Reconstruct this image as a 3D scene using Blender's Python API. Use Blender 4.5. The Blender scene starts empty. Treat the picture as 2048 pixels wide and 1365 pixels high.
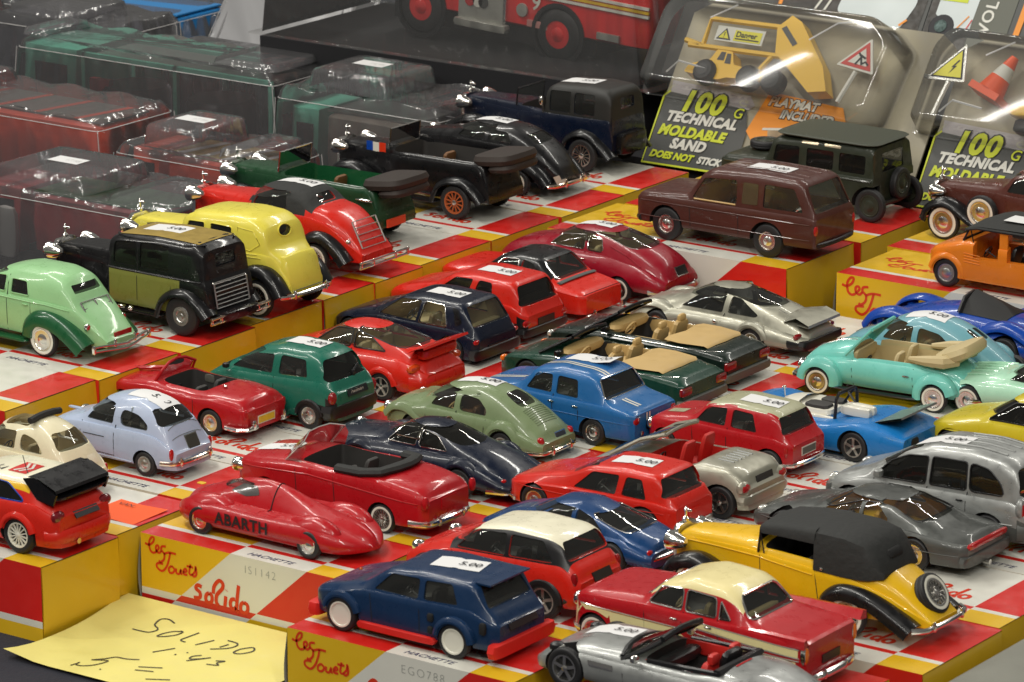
import bpy, bmesh, math, random
from math import sin, cos, pi, radians, sqrt
from mathutils import Vector, Matrix
from mathutils.geometry import tessellate_polygon
random.seed(7)
SC = bpy.context.scene
COL = SC.collection
U = 0.01                      # all sizes below are in centimetres

# ------------------------------------------------------------------ camera
cd = bpy.data.cameras.new('camera')
cam = bpy.data.objects.new('camera', cd); COL.objects.link(cam)
PITCH, YAW = radians(15.8), radians(-35.45)
fwv = Vector((sin(YAW)*cos(PITCH), cos(YAW)*cos(PITCH), -sin(PITCH)))
CAMP = Vector((114.367, -132.930, 61.4))
cam.location = CAMP*U
cam.rotation_euler = fwv.to_track_quat('-Z', 'Y').to_euler()
cd.sensor_width = 36.0
cd.lens = 8500.0/2048.0*36.0
cd.clip_start = 0.05; cd.clip_end = 60
cd.dof.use_dof = True
cd.dof.focus_distance = 2.02
cd.dof.aperture_fstop = 60.0
SC.camera = cam

# ------------------------------------------------------------------ light
w = bpy.data.worlds.new('World'); SC.world = w; w.use_nodes = True
bg = w.node_tree.nodes['Background']
bg.inputs[0].default_value = (1.0, 0.96, 0.88, 1); bg.inputs[1].default_value = 0.17

def lamp(name, loc, target, sx, sy, energy, col=(1, .965, .89)):
    l = bpy.data.lights.new(name, 'AREA'); l.shape = 'RECTANGLE'
    l.size = sx; l.size_y = sy; l.energy = energy; l.color = col
    o = bpy.data.objects.new(name, l); COL.objects.link(o)
    o.location = loc
    o.rotation_euler = (Vector(target)-Vector(loc)).to_track_quat('-Z', 'Y').to_euler()
    return o
# rows of tube lamps under the hall ceiling
TG = (0.05, 0.3, 0.05)
lamp('ceiling_tube_lamp', (-0.5, -0.4, 2.1), TG, 1.8, 0.06, 30)
lamp('ceiling_tube_lamp', (-1.5, 0.9, 2.1), TG, 1.8, 0.06, 27)
lamp('ceiling_tube_lamp', (-2.2, -1.6, 2.3), TG, 0.06, 1.8, 30)
lamp('ceiling_tube_lamp', (0.2, 2.9, 2.4), TG, 2.4, 0.06, 26)
lamp('ceiling_tube_lamp', (1.9, -1.6, 2.2), TG, 0.06, 2.0, 44)
lamp('ceiling_tube_lamp', (0.6, -2.6, 2.3), TG, 2.0, 0.06, 34)
SC.view_settings.view_transform = 'Standard'
SC.view_settings.look = 'None'
SC.view_settings.exposure = -0.36
SC.view_settings.gamma = 1.0
SC.cycles.max_bounces = 8
SC.cycles.transparent_max_bounces = 24
SC.cycles.caustics_reflective = False
SC.cycles.caustics_refractive = False

# ------------------------------------------------------------------ materials
def sl(c):
    return tuple(((v/255)/12.92 if v <= 10 else (((v/255)+.055)/1.055)**2.4) for v in c)
MATS = {}
def mat(name, col, rough=.4, metal=0, coat=0, spec=.5, bump=0, bscale=60, var=0, vscale=30):
    if name in MATS: return MATS[name]
    m = bpy.data.materials.new(name); m.use_nodes = True
    nt = m.node_tree; b = nt.nodes['Principled BSDF']
    c = (*col, 1)
    b.inputs['Base Color'].default_value = c
    b.inputs['Roughness'].default_value = rough
    b.inputs['Metallic'].default_value = metal
    b.inputs['Coat Weight'].default_value = coat
    b.inputs['Coat Roughness'].default_value = .06
    b.inputs['Specular IOR Level'].default_value = spec
    if var or bump:
        tc = nt.nodes.new('ShaderNodeTexCoord')
        nz = nt.nodes.new('ShaderNodeTexNoise'); nz.inputs['Scale'].default_value = vscale
        nz.inputs['Detail'].default_value = 5
        nt.links.new(tc.outputs['Object'], nz.inputs['Vector'])
        if var:
            mp = nt.nodes.new('ShaderNodeMapRange')
            mp.inputs[1].default_value = .3; mp.inputs[2].default_value = .7
            mp.inputs[3].default_value = 1-var; mp.inputs[4].default_value = 1+var
            nt.links.new(nz.outputs['Fac'], mp.inputs[0])
            mx = nt.nodes.new('ShaderNodeMix'); mx.data_type = 'RGBA'; mx.blend_type = 'MULTIPLY'
            mx.inputs[0].default_value = 1; mx.inputs[6].default_value = c
            cb = nt.nodes.new('ShaderNodeCombineColor')
            for i in range(3): nt.links.new(mp.outputs[0], cb.inputs[i])
            nt.links.new(cb.outputs[0], mx.inputs[7])
            nt.links.new(mx.outputs[2], b.inputs['Base Color'])
            n3 = nt.nodes.new('ShaderNodeTexNoise'); n3.inputs['Scale'].default_value = vscale*4; n3.inputs['Detail'].default_value = 6
            nt.links.new(tc.outputs['Object'], n3.inputs['Vector'])
            m3 = nt.nodes.new('ShaderNodeMapRange'); m3.inputs[1].default_value = .35; m3.inputs[2].default_value = .7
            m3.inputs[3].default_value = rough*.8; m3.inputs[4].default_value = min(1, rough*1.5)
            nt.links.new(n3.outputs['Fac'], m3.inputs[0]); nt.links.new(m3.outputs[0], b.inputs['Roughness'])
        if bump:
            n2 = nt.nodes.new('ShaderNodeTexNoise'); n2.inputs['Scale'].default_value = bscale
            n2.inputs['Detail'].default_value = 3
            nt.links.new(tc.outputs['Object'], n2.inputs['Vector'])
            bp = nt.nodes.new('ShaderNodeBump'); bp.inputs['Strength'].default_value = bump
            bp.inputs['Distance'].default_value = .001
            nt.links.new(n2.outputs['Fac'], bp.inputs['Height'])
            nt.links.new(bp.outputs['Normal'], b.inputs['Normal'])
    MATS[name] = m
    return m
def paint(name, col, metal=0.0, rough=.30, coat=.35):
    return mat('paint '+name, col, rough, metal, coat, .32, bump=.06, bscale=220, var=.05, vscale=60)
def glass(name, tint, clear, rough=.04, hz=.25):
    if name in MATS: return MATS[name]
    m = bpy.data.materials.new(name); m.use_nodes = True
    nt = m.node_tree; nt.nodes.clear()
    out = nt.nodes.new('ShaderNodeOutputMaterial')
    tr = nt.nodes.new('ShaderNodeBsdfTransparent'); tr.inputs[0].default_value = (*tint, 1)
    df = nt.nodes.new('ShaderNodeBsdfDiffuse'); df.inputs[0].default_value = (*[v*hz for v in tint], 1)
    gl = nt.nodes.new('ShaderNodeBsdfGlossy'); gl.inputs['Roughness'].default_value = rough
    m1 = nt.nodes.new('ShaderNodeMixShader'); m1.inputs[0].default_value = clear
    fr = nt.nodes.new('ShaderNodeFresnel'); fr.inputs[0].default_value = 1.5 if rough < .11 else 1.75
    m2 = nt.nodes.new('ShaderNodeMixShader')
    nt.links.new(df.outputs[0], m1.inputs[1]); nt.links.new(tr.outputs[0], m1.inputs[2])
    nt.links.new(fr.outputs[0], m2.inputs[0]); nt.links.new(m1.outputs[0], m2.inputs[1]); nt.links.new(gl.outputs[0], m2.inputs[2])
    nt.links.new(m2.outputs[0], out.inputs[0])
    if rough > .11:
        tc = nt.nodes.new('ShaderNodeTexCoord'); nz = nt.nodes.new('ShaderNodeTexNoise'); nz.inputs['Scale'].default_value = 45; nz.inputs['Detail'].default_value = 3
        mp = nt.nodes.new('ShaderNodeMapping'); mp.inputs['Scale'].default_value = (1.6, 1, .5)
        nt.links.new(tc.outputs['Object'], mp.inputs[0]); nt.links.new(mp.outputs[0], nz.inputs['Vector'])
        bp = nt.nodes.new('ShaderNodeBump'); bp.inputs['Strength'].default_value = .55; bp.inputs['Distance'].default_value = .004
        nt.links.new(nz.outputs['Fac'], bp.inputs['Height'])
        for q in (gl, df): nt.links.new(bp.outputs['Normal'], q.inputs['Normal'])
    MATS[name] = m
    return m
CHROME = mat('chrome', (.82, .80, .76), .16, 1)
RIM = mat('bright wheel silver', (.80, .78, .74), .24, 1)
STEEL = mat('brushed silver', (.55, .55, .53), .3, 1)
RUBBER = mat('tyre rubber', (.012, .012, .013), .55)
BLACK = mat('black plastic', (.011, .011, .012), .38)
DARK = mat('dark interior', (.035, .033, .031), .6)
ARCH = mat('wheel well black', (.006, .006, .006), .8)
TAN = mat('tan interior', (.56, .38, .15), .5, var=.06)
REDI = mat('red interior', (.50, .02, .015), .45)
BEIGE = mat('cream interior', (.52, .42, .22), .55)
BROWNI = mat('brown interior', (.17, .075, .025), .55)
GLASS = glass('clear toy glass', (.90, .92, .87), .93)
SMOKE = glass('smoked toy glass', (.42, .42, .38), .92)
TINT = glass('dark tinted toy glass', (.16, .17, .15), .9)
AMBER = mat('amber lens', (.75, .16, .01), .15, coat=.8)
REDL = mat('red lens', (.42, .008, .01), .15, coat=.8)
CLEARL = mat('headlamp lens', (.75, .75, .70), .08, .5, .8)
WHITE = mat('white plastic', (.72, .70, .60), .35, coat=.3)
WPAPER = mat('sticker paper', (.74, .74, .74), .6)
INK = mat('black ink', (.012, .012, .016), .6)
YPRINT = mat('yellow print', (.70, .43, .012), .38, coat=.25, bump=.06, bscale=25, var=.03)
RPRINT = mat('red print', (.58, .014, .010), .36, coat=.25, bump=.06, bscale=25, var=.03)
WPRINT = mat('white print', (.66, .65, .58), .38, coat=.25, bump=.06, bscale=25, var=.03)
KRAFT = mat('grey card inside', (.36, .34, .28), .8)
NAVYINK = mat('navy ink', (.03, .03, .10), .6)
GREYINK = mat('grey stamp ink', (.28, .29, .27), .6)
REDINK = mat('red lettering', (.62, .035, .008), .4)

# ------------------------------------------------------------------ mesh helpers
class MB:
    def __init__(s): s.v = []; s.f = []; s.m = []
    def add(s, vs, fs, mi=0):
        o = len(s.v); s.v += [tuple(p) for p in vs]
        for f in fs: s.f.append(tuple(i+o for i in f)); s.m.append(mi)
        return s
    def grid(s, rows, mi=0, closed_v=False, cap0=False, cap1=False):
        n = len(rows[0]); vs = [p for r in rows for p in r]; fs = []
        for i in range(len(rows)-1):
            for j in range(n if closed_v else n-1):
                k = (j+1) % n
                fs.append((i*n+j, i*n+k, (i+1)*n+k, (i+1)*n+j))
        if cap0: fs.append(tuple(range(n-1, -1, -1)))
        if cap1: fs.append(tuple(range((len(rows)-1)*n, len(rows)*n)))
        return s.add(vs, fs, mi)
    def box(s, c, d, mi=0, rot=None, taper=1):
        vs = []
        for sx in (-1, 1):
            for sy in (-1, 1):
                for sz in (-1, 1):
                    t = taper if sz > 0 else 1
                    p = Vector((sx*d[0]/2*t, sy*d[1]/2*t, sz*d[2]/2))
                    if rot: p = rot @ p
                    vs.append((p.x+c[0], p.y+c[1], p.z+c[2]))
        return s.add(vs, [(0,1,3,2),(4,6,7,5),(0,4,5,1),(2,3,7,6),(0,2,6,4),(1,5,7,3)], mi)
    def rbox(s, c, d, mi=0, e=4.0, rot=None, nu=10, nv=6):
        rows = []
        def sp(a, p): return (abs(a)**p)*(1 if a >= 0 else -1)
        for j in range(nv+1):
            ph = -pi/2+pi*j/nv
            ph = max(-pi/2+.02, min(pi/2-.02, ph))
            row = []
            for i in range(nu):
                th = 2*pi*(i+.5)/nu
                p = Vector((d[0]/2*sp(cos(ph), 2/e)*sp(cos(th), 2/e), d[1]/2*sp(cos(ph), 2/e)*sp(sin(th), 2/e), d[2]/2*sp(sin(ph), 2/e)))
                if rot: p = rot @ p
                row.append((p.x+c[0], p.y+c[1], p.z+c[2]))
            rows.append(row)
        return s.grid(rows, mi, True, True, True)
    def tube(s, pts, r, n=6, mi=0, ry=None, closed=False):
        pts = [Vector(p) for p in pts]; rows = []; L = len(pts)
        if L < 2: return s
        up = None
        for i, p in enumerate(pts):
            a = pts[i-1] if (i > 0 or closed) else p
            b = pts[(i+1) % L] if (i < L-1 or closed) else p
            t = (b-a)
            if t.length < 1e-9: t = Vector((1, 0, 0))
            t.normalize()
            ref = Vector((0, 0, 1)) if abs(t.z) < .9 else Vector((1, 0, 0))
            sd = t.cross(ref).normalized(); u2 = sd.cross(t)
            rr = r[i] if isinstance(r, (list, tuple)) else r
            rv = ry if ry is not None else rr
            rows.append([p+sd*rr*cos(2*pi*k/n)+u2*rv*sin(2*pi*k/n) for k in range(n)])
        if closed: rows.append(rows[0])
        return s.grid(rows, mi, True, not closed, not closed)
    def lathe(s, prof, c, axis='y', n=20, mi=0, sgn=1, ph=0, cap=True):
        rows = []
        for (r, h) in prof:
            row = []
            for k in range(n):
                a = 2*pi*k/n+ph
                if axis == 'y': p = (c[0]+r*cos(a), c[1]+sgn*h, c[2]+r*sin(a))
                elif axis == 'x': p = (c[0]+sgn*h, c[1]+r*cos(a), c[2]+r*sin(a))
                else: p = (c[0]+r*cos(a), c[1]+r*sin(a), c[2]+sgn*h)
                row.append(p)
            rows.append(row)
        return s.grid(rows, mi, True, cap and prof[0][0] > 1e-4, cap and prof[-1][0] > 1e-4)
    def poly(s, pts2, f, mi=0, holes=None):
        loops = [[Vector((a, b, 0)) for a, b in pts2]]
        if holes: loops += [[Vector((a, b, 0)) for a, b in h] for h in holes]
        tri = tessellate_polygon(loops)
        flat = [p for l in loops for p in l]
        return s.add([f(p.x, p.y) for p in flat], [tuple(t) for t in tri], mi)
    def prism(s, pts, f0, f1, mi=0):
        n = len(pts)
        vs = [f0(*p) for p in pts]+[f1(*p) for p in pts]
        fs = [(i, (i+1) % n, (i+1) % n+n, i+n) for i in range(n)]
        tri = tessellate_polygon([[Vector((p[0], p[1], 0)) for p in pts]])
        fs += [tuple(t) for t in tri]+[tuple(i+n for i in reversed(t)) for t in tri]
        return s.add(vs, fs, mi)
    def mesh(s, name, mats, ang=35, recalc=True):
        me = bpy.data.meshes.new(name)
        me.from_pydata([(a*U, b*U, c*U) for a, b, c in s.v], [], s.f)
        for m in (mats if isinstance(mats, (list, tuple)) else [mats]): me.materials.append(m)
        me.polygons.foreach_set('material_index', s.m)
        finish(me, ang, recalc)
        return me
def finish(me, ang=35, recalc=True):
    bm = bmesh.new(); bm.from_mesh(me)
    if recalc: bmesh.ops.recalc_face_normals(bm, faces=bm.faces)
    a = radians(ang)
    for f in bm.faces: f.smooth = True
    for e in bm.edges:
        if len(e.link_faces) == 2:
            if e.calc_face_angle(0) > a: e.smooth = False
    bm.to_mesh(me); bm.free(); me.update()
def obj(name, me, parent=None, loc=None, rotz=0, rot=None):
    o = bpy.data.objects.new(name, me); COL.objects.link(o)
    if parent: o.parent = parent
    if loc: o.location = Vector(loc)*U
    if rot: o.rotation_euler = rot
    elif rotz: o.rotation_euler = (0, 0, rotz)
    return o
def part(name, mb, mats, parent, ang=35):
    return obj(name, mb.mesh(name, mats, ang), parent)
def tag(o, label=None, cat=None, group=None, kind=None):
    if label: o['label'] = label
    if cat: o['category'] = cat
    if group: o['group'] = group
    if kind: o['kind'] = kind
    return o
def thing(name, label, cat, loc, rotz=0, group=None):
    o = bpy.data.objects.new(name, None); COL.objects.link(o)
    o.location = Vector(loc)*U; o.rotation_euler = (0, 0, rotz); o.empty_display_size = .02
    return tag(o, label, cat, group)

def rpoly(pts, r=.4, k=4, closed=False):
    """round the corners of a polyline"""
    out = []; n = len(pts)
    for i in range(n):
        p = Vector(pts[i][:2]); rr = pts[i][2] if len(pts[i]) > 2 else r
        if not closed and i in (0, n-1): out.append((p.x, p.y)); continue
        a = Vector(pts[i-1][:2]); b = Vector(pts[(i+1) % n][:2])
        la, lb = (a-p).length, (b-p).length
        d = min(rr, la*.49, lb*.49)
        if d < 1e-4: out.append((p.x, p.y)); continue
        A = p+(a-p)/la*d; B = p+(b-p)/lb*d
        for j in range(k+1):
            t = j/k
            q = A*(1-t)**2+p*2*t*(1-t)+B*t*t
            out.append((q.x, q.y))
    return out
def lerpf(pts):
    xs = []; zs = []
    for x, z in pts:
        if xs and x <= xs[-1]: x = xs[-1]+1e-4
        xs.append(x); zs.append(z)
    def f(x):
        if x <= xs[0]: return zs[0]
        if x >= xs[-1]: return zs[-1]
        lo, hi = 0, len(xs)-1
        while hi-lo > 1:
            m = (lo+hi)//2
            if xs[m] <= x: lo = m
            else: hi = m
        t = (x-xs[lo])/(xs[hi]-xs[lo])
        return zs[lo]+(zs[hi]-zs[lo])*t
    return f
def sstep(a): a = max(0, min(1, a)); return a*a*(3-2*a)

# ------------------------------------------------------------------ lettering
TXT = {}
def text_mesh(s, size, material, shear=0, bold=0, space=1.0, ext=0.004):
    key = (s, size, material.name, shear, bold, space)
    if key in TXT: return TXT[key]
    c = bpy.data.curves.new('lettering', 'FONT'); c.body = s; c.size = size*U; c.shear = shear
    c.offset = bold*U; c.space_character = space; c.align_x = 'LEFT'; c.resolution_u = 3
    o = bpy.data.objects.new('lettering', c); COL.objects.link(o)
    dg = bpy.context.evaluated_depsgraph_get()
    me = bpy.data.meshes.new_from_object(o.evaluated_get(dg))
    bpy.data.objects.remove(o); bpy.data.curves.remove(c)
    me.materials.clear(); me.materials.append(material); me.name = 'lettering'
    TXT[key] = me
    return me
def ribbon(mb, pts, wd, f, mi=0):
    """flat pen stroke in a plane; f maps (u, v) to 3-D"""
    P = [Vector(p) for p in pts]; n = len(P); vs = []
    for i in range(n):
        t = (P[min(i+1, n-1)]-P[max(i-1, 0)])
        if t.length < 1e-6: t = Vector((1, 0))
        t.normalize(); nn = Vector((-t.y, t.x))*wd/2
        vs += [f(*(P[i]+nn)), f(*(P[i]-nn))]
    mb.add(vs, [(2*i, 2*i+1, 2*i+3, 2*i+2) for i in range(n-1)], mi)
def spl(pts, k=4, closed=False):
    """catmull-rom"""
    n = len(pts); out = []
    for i in range(n if closed else n-1):
        g = (lambda j: pts[j % n]) if closed else (lambda j: pts[max(0, min(n-1, j))])
        a, b, c, d = g(i-1), g(i), g(i+1), g(i+2)
        for j in range(k):
            t = j/k
            out.append(tuple(.5*(2*b[q]+(c[q]-a[q])*t+(2*a[q]-5*b[q]+4*c[q]-d[q])*t*t+(3*b[q]-a[q]-3*c[q]+d[q])*t**3) for q in range(len(b))))
    out.append(tuple(pts[0] if closed else pts[-1]))
    return out
# ------------------------------------------------------------------ toy car builder
# car space (cm): x = 0 at the rear axle, front towards -x, near side y < 0, z = 0 where it stands
LOW = [(0, 0), (.6, 0), (.93, .04), (.985, .2), (1, .45), (1, .70), (.98, .9), (.93, 1.0)]
FLATSIDE = [(0, 0), (.6, 0), (.97, .02), (1, .12), (1, .5), (1, .8), (.995, .95), (.97, 1.0)]
ROUNDSIDE = [(0, 0), (.55, .02), (.86, .10), (.97, .3), (1, .52), (.98, .72), (.92, .9), (.84, 1.0)]
LATER = []                    # bodies waiting for their openings to be cut
WCACHE = {}
TOYS = []
class Car:
    def __init__(s, label, pos, tier, col, W, wb, r, top, belt, bot=.5, plan=None, yaw=0, N=4.5, tum=.14, gk=.96, low=LOW,
                 rr=.28, Hg=None, kind='toy_car', wheel='dish', rim=None, tw=None, zones=(), tyre=.32, gl=GLASS, inn=DARK,
                 arch=1.16, arches=True, wf=True, prr=.9, group=None, cat='toy car', white=False, rface=None, rimr=None, ra=0, rk=1.0):
        tw = tw or W
        c, sn = cos(radians(yaw)), sin(radians(yaw))
        off = W/2-.06
        s.root = thing(kind, label, cat, (pos[0]-sn*off, pos[1]+c*off, tier), radians(yaw), group)
        TOYS.append(s.root)
        if tier > 5: s.root.scale = (1.026, 1.026, 1.026)
        s.col = col; s.W = W; s.wb = wb; s.r = r; s.gl = gl; s.inn = inn
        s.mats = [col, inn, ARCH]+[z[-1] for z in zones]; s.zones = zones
        s.low = low
        s.ftop = lerpf(rpoly(top, rr)); s.x0, s.x1 = top[0][0], top[-1][0]
        s.fbelt = lerpf(rpoly(belt, rr)) if isinstance(belt, list) else (lambda x: belt)
        s.fbot = lerpf(rpoly(bot, .3)) if isinstance(bot, list) else (lambda x: bot)
        if plan is None: plan = [(s.x0, .66), (s.x0+.35, .88), (s.x0+1.3, .985), ((s.x0+s.x1)/2, 1), (s.x1-1.3, .985), (s.x1-.3, .9), (s.x1, .76)]
        s.fplan = lerpf([(x, v*W/2) for x, v in rpoly(plan, prr)])
        s.N, s.tum, s.gk, s.rk = N, tum, gk, rk
        s.Hg = Hg or max(s.ftop(s.x0+(s.x1-s.x0)*i/60)-s.fbelt(s.x0+(s.x1-s.x0)*i/60) for i in range(61))
        s.cut = []; s.wheel_style = wheel
        s.table = {}
        xs = set()
        n = 46
        for i in range(n+1):
            t = i/n; t = t-.055*sin(2*pi*t)      # denser at both ends
            xs.add(round(s.x0+(s.x1-s.x0)*t, 3))
        for p in top[1:-1]:
            for d in (-.07, .07): xs.add(round(p[0]+d, 3))
        xs = sorted(x for x in xs if s.x0 <= x <= s.x1)
        xs = [x for i, x in enumerate(xs) if i == 0 or x-xs[i-1] > .025]
        mb = MB(); rows = []
        for x in xs: rows.append(s.ring(x))
        nr = len(rows[0])
        mb.grid(rows, 0, True, True, True)
        if zones:
            nq = (len(xs)-1)*nr
            for q in range(nq):
                i, j = divmod(q, nr)
                ps = [rows[i][j], rows[i][(j+1) % nr], rows[i+1][j], rows[i+1][(j+1) % nr]]
                x = sum(p[0] for p in ps)/4; z = sum(p[2] for p in ps)/4; y = sum(p[1] for p in ps)/4
                for k, zn in enumerate(zones):
                    if zn[0](x, y, z, (z-s.fbelt(x))/max(.15, s.ftop(x)-s.fbelt(x))): mb.m[q] = 3+k; break
        s.body_mb = mb
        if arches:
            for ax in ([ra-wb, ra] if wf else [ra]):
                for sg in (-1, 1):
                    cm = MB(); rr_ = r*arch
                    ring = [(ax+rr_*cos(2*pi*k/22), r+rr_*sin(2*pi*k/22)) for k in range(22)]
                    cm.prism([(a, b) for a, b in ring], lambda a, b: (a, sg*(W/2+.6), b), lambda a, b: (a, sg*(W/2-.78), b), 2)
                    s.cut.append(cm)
        if wheel:
            for ax in ([ra-wb, ra] if wf else [ra]):
                for sg in (-1, 1):
                    s.wheel((ax, sg*(tw/2-.06-tyre/2), r), sg, r, tyre, wheel, white, rim, rimr)
    # -- shape queries
    def sec(s, x):
        k = round(x, 2)
        if k in s.table: return s.table[k]
        w = s.fplan(x); zb = s.fbot(x); zt = max(s.fbelt(x), zb+.15); zc = max(s.ftop(x), zt+.03)
        h = zc-zt; h *= 1-(1-s.rk)*sstep(h/(.6*s.Hg)); zc = zt+h; hf = sstep(h/(.22*s.Hg))
        gw = w*s.low[-1][0]*(1-(1-s.gk)*hf)
        t = (w, zb, zt, zc, h, gw, 2.2+(s.N-2.2)*hf, s.tum*hf)
        s.table[k] = t
        return t
    def ring(s, x, off=0, lowz=None):
        w, zb, zt, zc, h, gw, n, tm = s.sec(x)
        half = []
        for fy, fz in s.low: half.append((w*fy, zb+(zt-zb)*fz))
        m = 9
        for k in range(m+1):
            a = pi/2*k/m
            q = sin(a)**(2/n) if k else 0
            y = gw*(cos(a)**(2/n) if k < m else 0)*(1-tm*q)
            half.append((y, zt+h*q))
        pts = [(x, y, z) for y, z in half]
        pts += [(x, -y, z) for y, z in reversed(half[1:-1])]
        return pts
    def hw(s, x, z):
        """half width of the skin at x, z"""
        w, zb, zt, zc, h, gw, n, tm = s.sec(x)
        if z <= zt:
            f = (z-zb)/(zt-zb)
            L = s.low
            for i in range(1, len(L)):
                if f <= L[i][1] and L[i][1] > L[i-1][1]:
                    t = (f-L[i-1][1])/(L[i][1]-L[i-1][1])
                    return w*(L[i-1][0]+(L[i][0]-L[i-1][0])*max(0, t))
            return w*L[-1][0]
        q = min((z-zt)/h, .995)
        return gw*(1-q**n)**(1/n)*(1-tm*q)
    def inside(s, x, y, z):
        if x < s.x0 or x > s.x1: return False
        t = s.sec(x)
        if z < t[1] or z > t[3]: return False
        return abs(y) <= s.hw(x, z)
    def topz(s, x, y):
        w, zb, zt, zc, h, gw, n, tm = s.sec(x)
        lo, hi = zt, zc
        for _ in range(14):
            m = (lo+hi)/2
            if abs(y) <= s.hw(x, m): lo = m
            else: hi = m
        return lo
    def endx(s, y, z, rear=True, xm=None):
        a = xm if xm is not None else (s.x1-1.5 if rear else s.x0+1.5); b = s.x1 if rear else s.x0
        if s.inside(b, y, z): return b
        for _ in range(13):
            m = (a+b)/2
            if s.inside(m, y, z): a = m
            else: b = m
        return a
    # -- pieces
    def P(s, name, mb, mats, ang=35): return part(name, mb, mats, s.root, ang)
    def pt(s, kind, u, v, sg, off):
        if kind == 'S': return (u, sg*(s.hw(u, v)+off), v)
        if kind == 'R': return (s.endx(u, v, True, s.xmid)+off, u, v)
        if kind == 'F': return (s.endx(u, v, False, s.xmid)-off, u, v)
        return (u, v, s.topz(u, v)+off)
    xmid = -2
    def patch(s, name, kind, poly, mats, off=.015, sides=(-1, 1), r=.1, grow=1.0, rings=3, mb=None, mi=0):
        """a skin-hugging piece; poly in side, end or top view"""
        out = mb or MB()
        P = rpoly(poly, r, 3, True)
        # refine long edges
        Q = []
        for i, p in enumerate(P):
            q = P[(i+1) % len(P)]; L = sqrt((p[0]-q[0])**2+(p[1]-q[1])**2); k = max(1, int(L/.45))
            Q += [(p[0]+(q[0]-p[0])*j/k, p[1]+(q[1]-p[1])*j/k) for j in range(k)]
        cx = sum(p[0] for p in Q)/len(Q); cy = sum(p[1] for p in Q)/len(Q)
        for sg in (sides if kind == 'S' else (1,)):
            if mb is None: out = MB()
            vs = [s.pt(kind, cx, cy, sg, off)]; n = len(Q)
            for k in range(1, rings+1):
                t = k/rings*grow
                vs += [s.pt(kind, cx+(p[0]-cx)*t, cy+(p[1]-cy)*t, sg, off) for p in Q]
            fs = [(0, 1+j, 1+(j+1) % n) for j in range(n)]
            for k in range(rings-1):
                a = 1+k*n; b = a+n
                fs += [(a+j, b+j, b+(j+1) % n, a+(j+1) % n) for j in range(n)]
            out.add(vs, fs, mi)
            if mb is None: s.P(name, out, mats, 60)
    def window(s, kind, poly, r=.14, x0=None, frame=None, name=None, fr=.035, gl=None, sides=(-1, 1)):
        """cut an opening and set a pane into it"""
        z0 = min(p[1] for p in poly)
        if kind == 'S': poly = [(p[0], z0+(p[1]-z0)*(1.03 if s.rk == 1 else s.rk*1.07)) for p in poly]
        elif kind in 'RF' and abs(sum(p[0] for p in poly)) < .01: poly = [(p[0]*1.08, z0-.03+(p[1]-z0)*1.06*s.rk) for p in poly]
        P = rpoly(poly, r, 3, True); cm = MB()
        if kind == 'S':
            cm.prism(P, lambda a, b: (a, -s.W, b), lambda a, b: (a, s.W, b))
        elif kind == 'T':
            cm.prism(P, lambda a, b: (a, b, s.fbelt(a)-.1), lambda a, b: (a, b, 9))
        else:
            e = x0 if x0 is not None else (s.x1+.5 if kind == 'R' else s.x0-.5)
            cm.prism(P, lambda a, b: (e, a, b), lambda a, b: (s.xmid, a, b))
        s.cut.append(cm)
        nm = name or {'S': 'side_window', 'F': 'windscreen', 'R': 'rear_window', 'T': 'roof_window'}[kind]
        if kind == 'S':
            for sg in sides: s.patch(nm, 'S', poly, gl or s.gl, -.05, (sg,), r, 1.05)
        else: s.patch(nm, kind, poly, gl or s.gl, -.05, r=r, grow=1.04)
        if frame:
            for sg in (sides if kind == 'S' else (1,)):
                mb = MB(); mb.tube([s.pt(kind, a, b, sg, .005) for a, b in P], fr, 5, closed=True)
                s.P('window_frame', mb, frame)
    def trap(s, kind, z0, z1, w0, w1, **k):
        s.window(kind, [(-w0, z0), (w0, z0), (w1, z1), (-w1, z1)], **k)
    def cabin(s, xa, xb, depth=.7, t=.13, seats=True, seatm=None, floor=None, wheelm=None):
        rows = []
        K = 12
        for i in range(K+1):
            x = xa+(xb-xa)*i/K
            w, zb, zt, zc, h, gw, n, tm = s.sec(x)
            if h < .3: continue
            ky = 1-t/gw; kz = 1-t/h
            half = [(0, max(zb+.15, zt-depth)), (gw-t, max(zb+.15, zt-depth))]
            for k in range(8):
                a = pi/2*k/7
                q = sin(a)**(2/n) if k else 0
                half.append((ky*gw*(cos(a)**(2/n) if k < 7 else 0)*(1-tm*q), zt+h*q*kz))
            rows.append([(x, y, z) for y, z in half]+[(x, -y, z) for y, z in reversed(half[1:-1])])
        if len(rows) > 2:
            cm = MB(); cm.grid(rows, 1, True, True, True); s.cut.append(cm)
        if seats:
            z = s.fbelt((xa+xb)/2)-depth
            s.seats(xa+(xb-xa)*.42, z, seatm or s.inn, bench=xb-.75 if (xb-xa) > 3.4 else None, wheelm=wheelm)
    def seats(s, x, z, m, bench=None, wheelm=None, h=.95, steer=True, dx=None):
        yw = s.W*.2
        for sg in (-1, 1):
            g = MB(); g.rbox((x, sg*yw, z+.16), (.95, s.W*.27, .34)); g.rbox((x+.5, sg*yw, z+h*.55), (.26, s.W*.25, h), rot=Matrix.Rotation(.22, 3, 'Y')); s.P('seat', g, m)
        if bench is not None:
            g = MB(); g.rbox((bench, 0, z+.16), (.9, s.W*.68, .34)); g.rbox((bench+.42, 0, z+.45), (.25, s.W*.66, .75), rot=Matrix.Rotation(.2, 3, 'Y')); s.P('rear_seat', g, m)
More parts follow.
